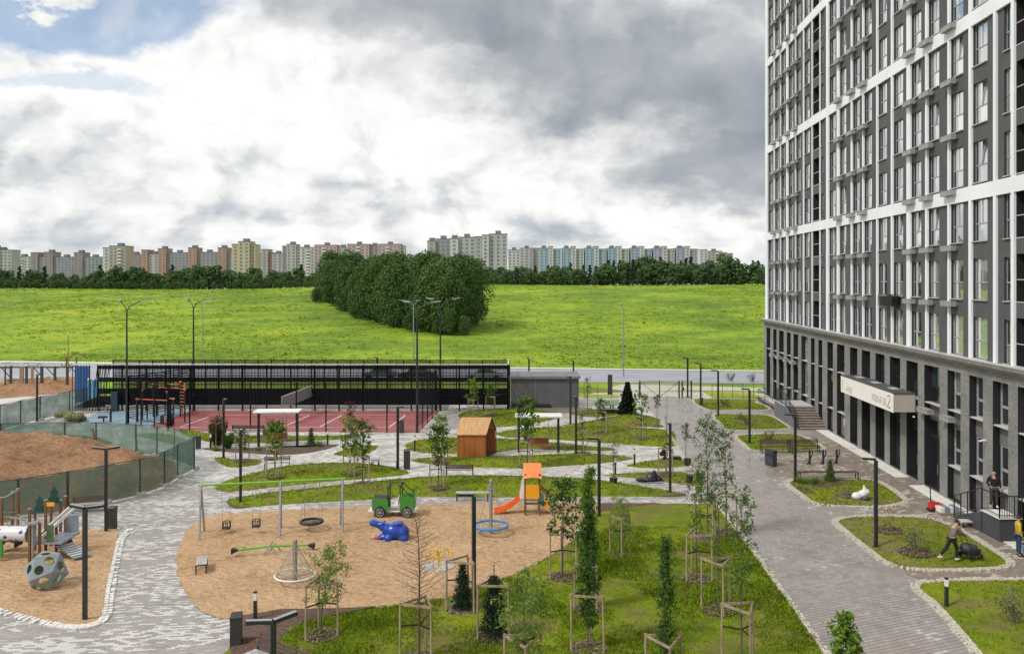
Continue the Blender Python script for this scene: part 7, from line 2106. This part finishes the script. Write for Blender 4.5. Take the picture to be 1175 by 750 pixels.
plant(t_lea2, 605, 536, 1.6, 1.45, 'tall sapling in front of the right-hand swing bench', G2, 2, .4)
plant(t_lea, 736, 502, .3, 1.02, 'sapling with a double stake frame near the dark cone tree', G2, 2, .2)
plant(t_lea2, 691, 496, .4, .85, 'sapling left of the dark cone tree, in front of its island', G2, 2, .7)
plant(t_tiny, 674, 474, 1.4, 1.2, 'thin sapling right of the pavilion', G2, None)
plant(t_tiny, 668, 520, 2.0, 1.05, 'small brownish sapling right of the tall lamp in mid park', G2, 2, .9)
plant(t_bare2, 764, 545, 0, 1.15, 'bare thin sapling standing over the crouching worker', G2, 2, .9)
plant(t_bare2, 765, 500, 0, .95, 'bare twig sapling on the avenue side of the cone tree', G2, None, mul=0)
plant(t_maple, 754, 489, .6, .9, 'thin pale sapling at the tip of the cone tree island', G2, None)
plant(yewc, 720, 478, 0, 1, 'dark dense cone-shaped tree near the gate', None, None, mul=0)
# shrubs
def shrub(w, h, leaf, n, seed, name='shrub', stems=16, ls=.08, sm=None, spread=.8):
    rnd = random.Random(seed); o = thing(name, 'shrub', 'shrub'); tr, cr = MB(), MB(); tips = []
    for i in range(stems):
        a = rnd.random()*6.28; r = w*.5*rnd.random()**.6; e = Vector((r*math.cos(a), r*math.sin(a), h*rnd.uniform(.6,1.0)*(1-.3*(r/(w*.5))**2))); s = e*.18; s.z = 0
        tr.tube([s, s.lerp(e,.5)+Vector((0,0,.02)), e], [.010,.007,.003], 4); tips.append((s, e))
    for i in range(n):
        s, e = tips[rnd.randrange(len(tips))]; p_ = s.lerp(e, rnd.uniform(.25 if spread < 1 else .05, 1.02))+Vector((rnd.gauss(0,.06*spread), rnd.gauss(0,.06*spread), rnd.gauss(0,.05)))
        p_.z = max(.02, p_.z); cr.leaf(p_, ls*rnd.uniform(.6,1.3), .4, rnd, .6)
    tr.build('stems', sm or m_twig, o); cr.build('foliage', LG[leaf], o); return o
s_rust = shrub(1.7, 2.5, 'rust', 3600, 71, ls=.13, stems=26, spread=1.6); s_dark = shrub(1.75, 1.9, 'deep', 3600, 72, ls=.12, stems=30, spread=1.6)
s_pale = shrub(1.25, 1.15, 'pale', 700, 73, ls=.07, sm=m_twigl, stems=22); s_gold = shrub(.8, .95, 'gold', 170, 74, ls=.08, sm=m_twigl, stems=12)
s_low = shrub(1.0, .45, 'fresh', 700, 75, ls=.07, stems=16, spread=1.3); s_young = shrub(.9, .8, 'mid', 260, 76, ls=.07, stems=12)
plant(s_rust, 249, 511, 0, 1, 'big rusty brown-green bush left of the red court path', None, 2, .3, mul=0)
plant(s_dark, 315.5, 508, 0, 1, 'round dark green bush beneath the left pergola', None, None, mul=0)
plant(s_dark, 262, 514, 1, .62, 'smaller green bush at the foot of the rusty one', None, None, mul=0)
plant(conif, 357, 512, 0, 1.1, 'slim little conifer on the mulch bed right of the pergola', None, None, mul=0)
plant(s_low, 367, 512, 0, 1.0, 'low green bush beside the slim conifer', None, None, mul=0)
plant(s_low, 248, 517, 0, .9, 'low green bush at the left tip of the mulch bed', None, None, mul=0)
plant(s_low, 281, 516, 2, .6, 'tiny bush in the mulch left of the pergola post', None, None, mul=0)
plant(s_low, 296, 517, 3, .6, 'tiny bush in the mulch under the pergola', None, None, mul=0)
plant(t_lea2, 278, 529, 0, .70, 'short sapling with stakes on the small island', None, 2, .4)
plant(conif, 952.5, 552, 0, 1.05, 'small upright conifer in the island corner behind the lamp', None, None, mul=0)
plant(s_low, 920, 554.5, 0, .9, 'low green bush left in the mulch corner', None, None, mul=0)
plant(s_low, 935, 555, 1, 1.0, 'low green bush right in the mulch corner', None, None, mul=0)
plant(s_gold, 971, 569, 0, 1.0, 'yellowish sparse shrub beside the white sacks', None, None)
plant(s_gold, 1020, 608, 1, 1.15, 'pale yellow shrub behind the lamp in the two-shrub island', None, None, mul=1.1)
plant(s_pale, 1051, 633, 0, 1.05, 'pale variegated shrub in front of the man with the mower', None, None, mul=1.2)
plant(s_pale, 1166, 713, .8, 1.15, 'pale leafy shrub at the right edge of the bottom right lawn', None, None, mul=0)
plant(s_young, 882, 506, 0, 1.2, 'wispy shrub behind the left half of the double bench', None, None, mul=1.2)
plant(s_young, 850, 481, 1, .9, 'small shrub at the back of the second island from the gate', None, None, mul=1.0)
plant(s_young, 858, 487, 2, 1.1, 'small shrub in the middle of the second island from the gate', None, None, mul=1.2)
plant(s_young, 832, 466, 3, 1.2, 'small shrub on the first island inside the gate', None, None, mul=1.0)
plant(s_young, 838, 437, 0, 1.6, 'round shrub at the edge of the road near the tower', None, None, mul=0)
plant(s_young, 864, 438, 1, 1.6, 'second shrub at the edge of the road near the tower', None, None, mul=0)
plant(spr1, 195, 489, 0, .85, 'little fir by the left end of the red court', None, None, mul=0)
# people ---------------------------------------------------------------------
def skinmesh(name, verts, edges, radii, mat, parent, root=0, sub=2):
    me = bpy.data.meshes.new(name); me.from_pydata([tuple(v) for v in verts], edges, []); me.materials.append(mat)
    o = bpy.data.objects.new(name, me); COL.objects.link(o); link_child(o, parent)
    m = o.modifiers.new('skin', 'SKIN'); m.use_smooth_shade = True
    lay = me.skin_vertices[0] if me.skin_vertices else None
    if lay is None:
        bm = bmesh.new(); bm.from_mesh(me); bm.verts.layers.skin.verify(); bm.to_mesh(me); bm.free(); lay = me.skin_vertices[0]
    for i, r in enumerate(radii):
        lay.data[i].radius = (r if hasattr(r, '__len__') else (r, r)); lay.data[i].use_root = (i == root)
    s = o.modifiers.new('subsurf', 'SUBSURF'); s.levels = sub; s.render_levels = sub
    return o
m_skin = M('skin', (.50,.30,.22), (.44,.25,.18), 8, .55); m_hair = M('dark_hair', (.018,.014,.012), None, 20, .6)
def person(lab, loc, rz, J, shirt, trousers, shoes, hair=True, cap=None):
    o = thing('person', lab, 'person', loc, rz)
    names = ['pelvis','waist','chest','neck','head','crown']; V_ = [Vector(J[n]) for n in names]; E_ = [(0,1),(1,2),(2,3),(3,4),(4,5)]; Rr = [(.13,.10),(.12,.09),(.15,.10),.052,.088,.07]
    ids = {n: i for i, n in enumerate(names)}
    for s in 'LR':
        for a, b, r in (('chest','sh',.065),('sh','el',.042),('el','ha',.030),('pelvis','hip',.085),('hip','kn',.058),('kn','an',.038),('an','toe',.032)):
            fa = ids[a] if a in ids else ids[a+s]; V_.append(Vector(J[b+s])); ids[b+s] = len(V_)-1; E_.append((fa, ids[b+s])); Rr.append(r)
    skinmesh('body', V_, E_, Rr, m_skin, o)
    f = Vector(J.get('face', (0,1,0))).normalized(); hd = Vector(J['head']); side_ = f.cross(Vector((0,0,1))).normalized()
    MB().ball(hd+f*.098+Vector((0,0,-.01)), (.014,.022,.022), 8, 6).build('nose', m_skin, o)
    q = MB()
    for s in (-1, 1): q.ball(hd+f*.082+side_*s*.032+Vector((0,0,.02)), .011, 6, 5)
    q.build('eyes', m_hair, o)
    q = MB()
    for s in (-1, 1): q.ball(hd+side_*s*.088, (.016,.022,.03), 6, 5)
    q.build('ears', m_skin, o)
    MB().box(hd+f*.084+Vector((0,0,-.045)), (.04,.008,.008)).build('mouth', m_red2, o)
    if hair: MB().ball(hd-f*.018+Vector((0,0,.045)), (.098,.10,.085), 14, 8).build('hair', cap or m_hair, o, True)
    for s in 'LR':                                     # hands: palm, four unequal fingers and a thumb
        h_, e_ = Vector(J['ha'+s]), Vector(J['el'+s]); d = (h_-e_).normalized(); a = d.orthogonal().normalized(); b = d.cross(a); q = MB(); q.box(h_+d*.045, (.05,.03,.08)) if False else q.ball(h_+d*.04, (.035,.022,.05), 8, 6, rot=d.to_track_quat('Z','Y').to_matrix())
        for k, L in enumerate((.055,.07,.075,.062)):
            st = h_+d*.075+a*(k-1.5)*.018; q.tube([st, st+d*L*.5+b*.008, st+d*L+b*.028], [.009,.008,.006], 5)
        st = h_+d*.03+a*.03; q.tube([st, st+a*.025+d*.025, st+a*.028+d*.055+b*.01], [.010,.009,.007], 5); q.build('hand', m_skin, o)
    tv = ['pelvis','waist','chest','neck']; V_ = [Vector(J[n]) for n in tv]; V_[3] = V_[2].lerp(V_[3], .55); E_ = [(0,1),(1,2),(2,3)]; Rr = [(.165,.125),(.165,.12),(.185,.125),.075]
    for s in 'LR':
        i = len(V_); V_ += [Vector(J['sh'+s]), Vector(J['el'+s]), Vector(J['el'+s]).lerp(Vector(J['ha'+s]), .86)]; E_ += [(2,i),(i,i+1),(i+1,i+2)]; Rr += [.088,.062,.048]
    skinmesh('jacket', V_, E_, Rr, shirt, o)
    V_ = [Vector(J['pelvis'])+Vector((0,0,.03))]; E_ = []; Rr = [(.150,.115)]
    for s in 'LR':
        i = len(V_); V_ += [Vector(J['hip'+s]), Vector(J['kn'+s]), Vector(J['kn'+s]).lerp(Vector(J['an'+s]), .93)]; E_ += [(0,i),(i,i+1),(i+1,i+2)]; Rr += [.105,.078,.062]
    skinmesh('trousers', V_, E_, Rr, trousers, o)
    for s in 'LR':
        a, t = Vector(J['an'+s]), Vector(J['toe'+s]); d = (t-a); d.z = 0; d.normalize(); q = MB(); q.ball(a.lerp(t,.5)+Vector((0,0,-.015)), (.055,.14,.05), 10, 7, rot=d.to_track_quat('Y','Z').to_matrix()); q.build('shoe', shoes, o, True)
    return o
def stand(**kw):
    J = dict(pelvis=(0,0,.95), waist=(0,0,1.1), chest=(0,0,1.33), neck=(0,.01,1.50), head=(0,.025,1.64), crown=(0,.02,1.71),
             shL=(-.19,0,1.42), elL=(-.27,-.02,1.13), haL=(-.26,.10,.90), shR=(.19,0,1.42), elR=(.27,-.02,1.13), haR=(.26,.10,.90),
             hipL=(-.10,0,.90), knL=(-.12,.02,.49), anL=(-.13,0,.08), toeL=(-.15,.15,.04), hipR=(.10,0,.90), knR=(.12,.02,.49), anR=(.13,0,.08), toeR=(.15,.15,.04))
    J.update(kw); return J
mk = lambda n, c: M(n, c, tuple(q*.7 for q in c), 7, .85)
black_c, olive_c, brown_c, yel_c, jean_c = mk('black_cloth',(.014,.015,.018)), mk('dark_olive_cloth',(.055,.05,.038)), mk('taupe_jacket',(.19,.145,.12)), mk('yellow_jacket',(.62,.42,.015)), mk('blue_jeans',(.03,.055,.13))
m_shoe, m_shoew = mk('dark_shoe',(.03,.028,.026)), mk('white_shoe',(.65,.65,.65))
pp = P(1140.5, 581.5, 1.09)
person('man in black sweater and dark trousers standing on the porch behind the railing', (pp.x, pp.y, 1.09), PI*.88,
       stand(haR=(.16,.20,1.0), elR=(.30,.02,1.15)), black_c, olive_c, m_shoew, hair=False)
pp = P(1092, 645)
person('person in taupe jacket and black trousers pushing a mower across the lawn', (pp.x, pp.y, .12), -PI*.42,
       dict(pelvis=(0,.02,.92), waist=(0,.07,1.07), chest=(0,.15,1.29), neck=(0,.22,1.45), head=(0,.27,1.58), crown=(0,.28,1.65), face=(0,1,-.3),
            shL=(-.19,.16,1.38), elL=(-.25,.32,1.16), haL=(-.17,.56,1.06), shR=(.19,.16,1.38), elR=(.25,.32,1.16), haR=(.17,.56,1.06),
            hipL=(-.10,.02,.87), knL=(-.11,-.16,.50), anL=(-.11,-.50,.20), toeL=(-.11,-.42,.07), hipR=(.10,.02,.87), knR=(.11,.18,.47), anR=(.11,.12,.08), toeR=(.11,.27,.04)), brown_c, black_c, m_shoew)
fx, fy = math.cos(-PI*.42+PI/2), math.sin(-PI*.42+PI/2)
mp = Vector((pp.x+fx*.95, pp.y+fy*.95, .13))
o = thing('lawn_mower', 'black mower with a full bag, pushed by the person in the taupe jacket', 'mower', mp, -PI*.42)
bb_ = MB(); bb_.boxb(-.26,.26,-.30,.34,.14,.40); bevel(bb_.build('deck', m_rubber, o), .05, 3)
blobmesh('grass_bag', [((0,-.22,.44),(.28,.26,.22)),((0,.05,.40),(.24,.22,.2))], m_dark, o, .04, 2)
MB().ball((0,.2,.45),(.13,.13,.10),12,8).build('engine', m_dark, o, True)
q = MB()
for s in (-.17,.17): q.tube([(s,-.15,.35),(s,-.30,.75),(s,-.42,1.0)], .016, 6)
q.tube([(-.17,-.42,1.0),(.17,-.42,1.0)], .018, 6); q.build('handle', m_rubber, o)
for x in (-.29,.29):
    for y in (-.26,.28):
        t_ = MB(); t_.lathe([(.10,-.03),(.11,0),(.10,.03)], seg=14); MB().add([(v[2]+x, v[0]+y, v[1]+.11) for v in t_.v], t_.f).build('wheel', m_rubber, o)
pp = P(1168.5, 637.5)
person('man in yellow jacket and blue jeans with a dark cap beside the porch', (pp.x, pp.y, 0), PI*1.42,
       stand(haL=(-.12,.22,1.0), elL=(-.26,.04,1.14), toeL=(-.13,.15,.04)), yel_c, jean_c, m_shoe, cap=mk('maroon_cap',(.07,.02,.025)))
o = thing('tool_bag', 'black and pale bag on the paving right of the man in yellow', 'bag', P(1181, 632)); MB().boxb(-.25,.25,-.2,.2,0,.32).build('bag', m_rubber, o); MB().boxb(-.34,-.252,-.15,.12,.03,.28).build('side_pocket', m_bluec, o); MB().tube([(-.15,0,.32),(0,0,.50),(.15,0,.32)], .015, 5).build('handle', m_rubber, o)
pp = P(761.5, 526.5)
person('worker in black crouching beside the bare staked sapling', (pp.x, pp.y, .0), -PI*.5,
       dict(pelvis=(0,-.12,.36), waist=(0,-.05,.50), chest=(0,.10,.70), neck=(0,.20,.84), head=(0,.27,.96), crown=(0,.29,1.03), face=(0,1,-.4),
            shL=(-.18,.13,.78), elL=(-.22,.36,.62), haL=(-.12,.60,.52), shR=(.18,.13,.78), elR=(.22,.36,.62), haR=(.12,.60,.50),
            hipL=(-.12,-.10,.34), knL=(-.17,.30,.46), anL=(-.14,.08,.08), toeL=(-.15,.24,.04), hipR=(.12,-.10,.34), knR=(.17,.26,.30), anR=(.14,-.12,.09), toeR=(.15,.04,.04)), black_c, black_c, m_shoe)
pp = P(775, 527); o = thing('work_bag', 'low black work bag beside the crouching worker', 'bag', (pp.x, pp.y, .03)); MB().boxb(-.38,.38,-.22,.22,0,.14).build('bag', m_rubber, o); MB().boxb(-.3,.3,-.15,.15,.142,.19).build('flap', m_dark, o)

# ------------------------------------------------------------------ tidy up
for o in bpy.data.objects:
    if '_used' in o.keys(): del o['_used']
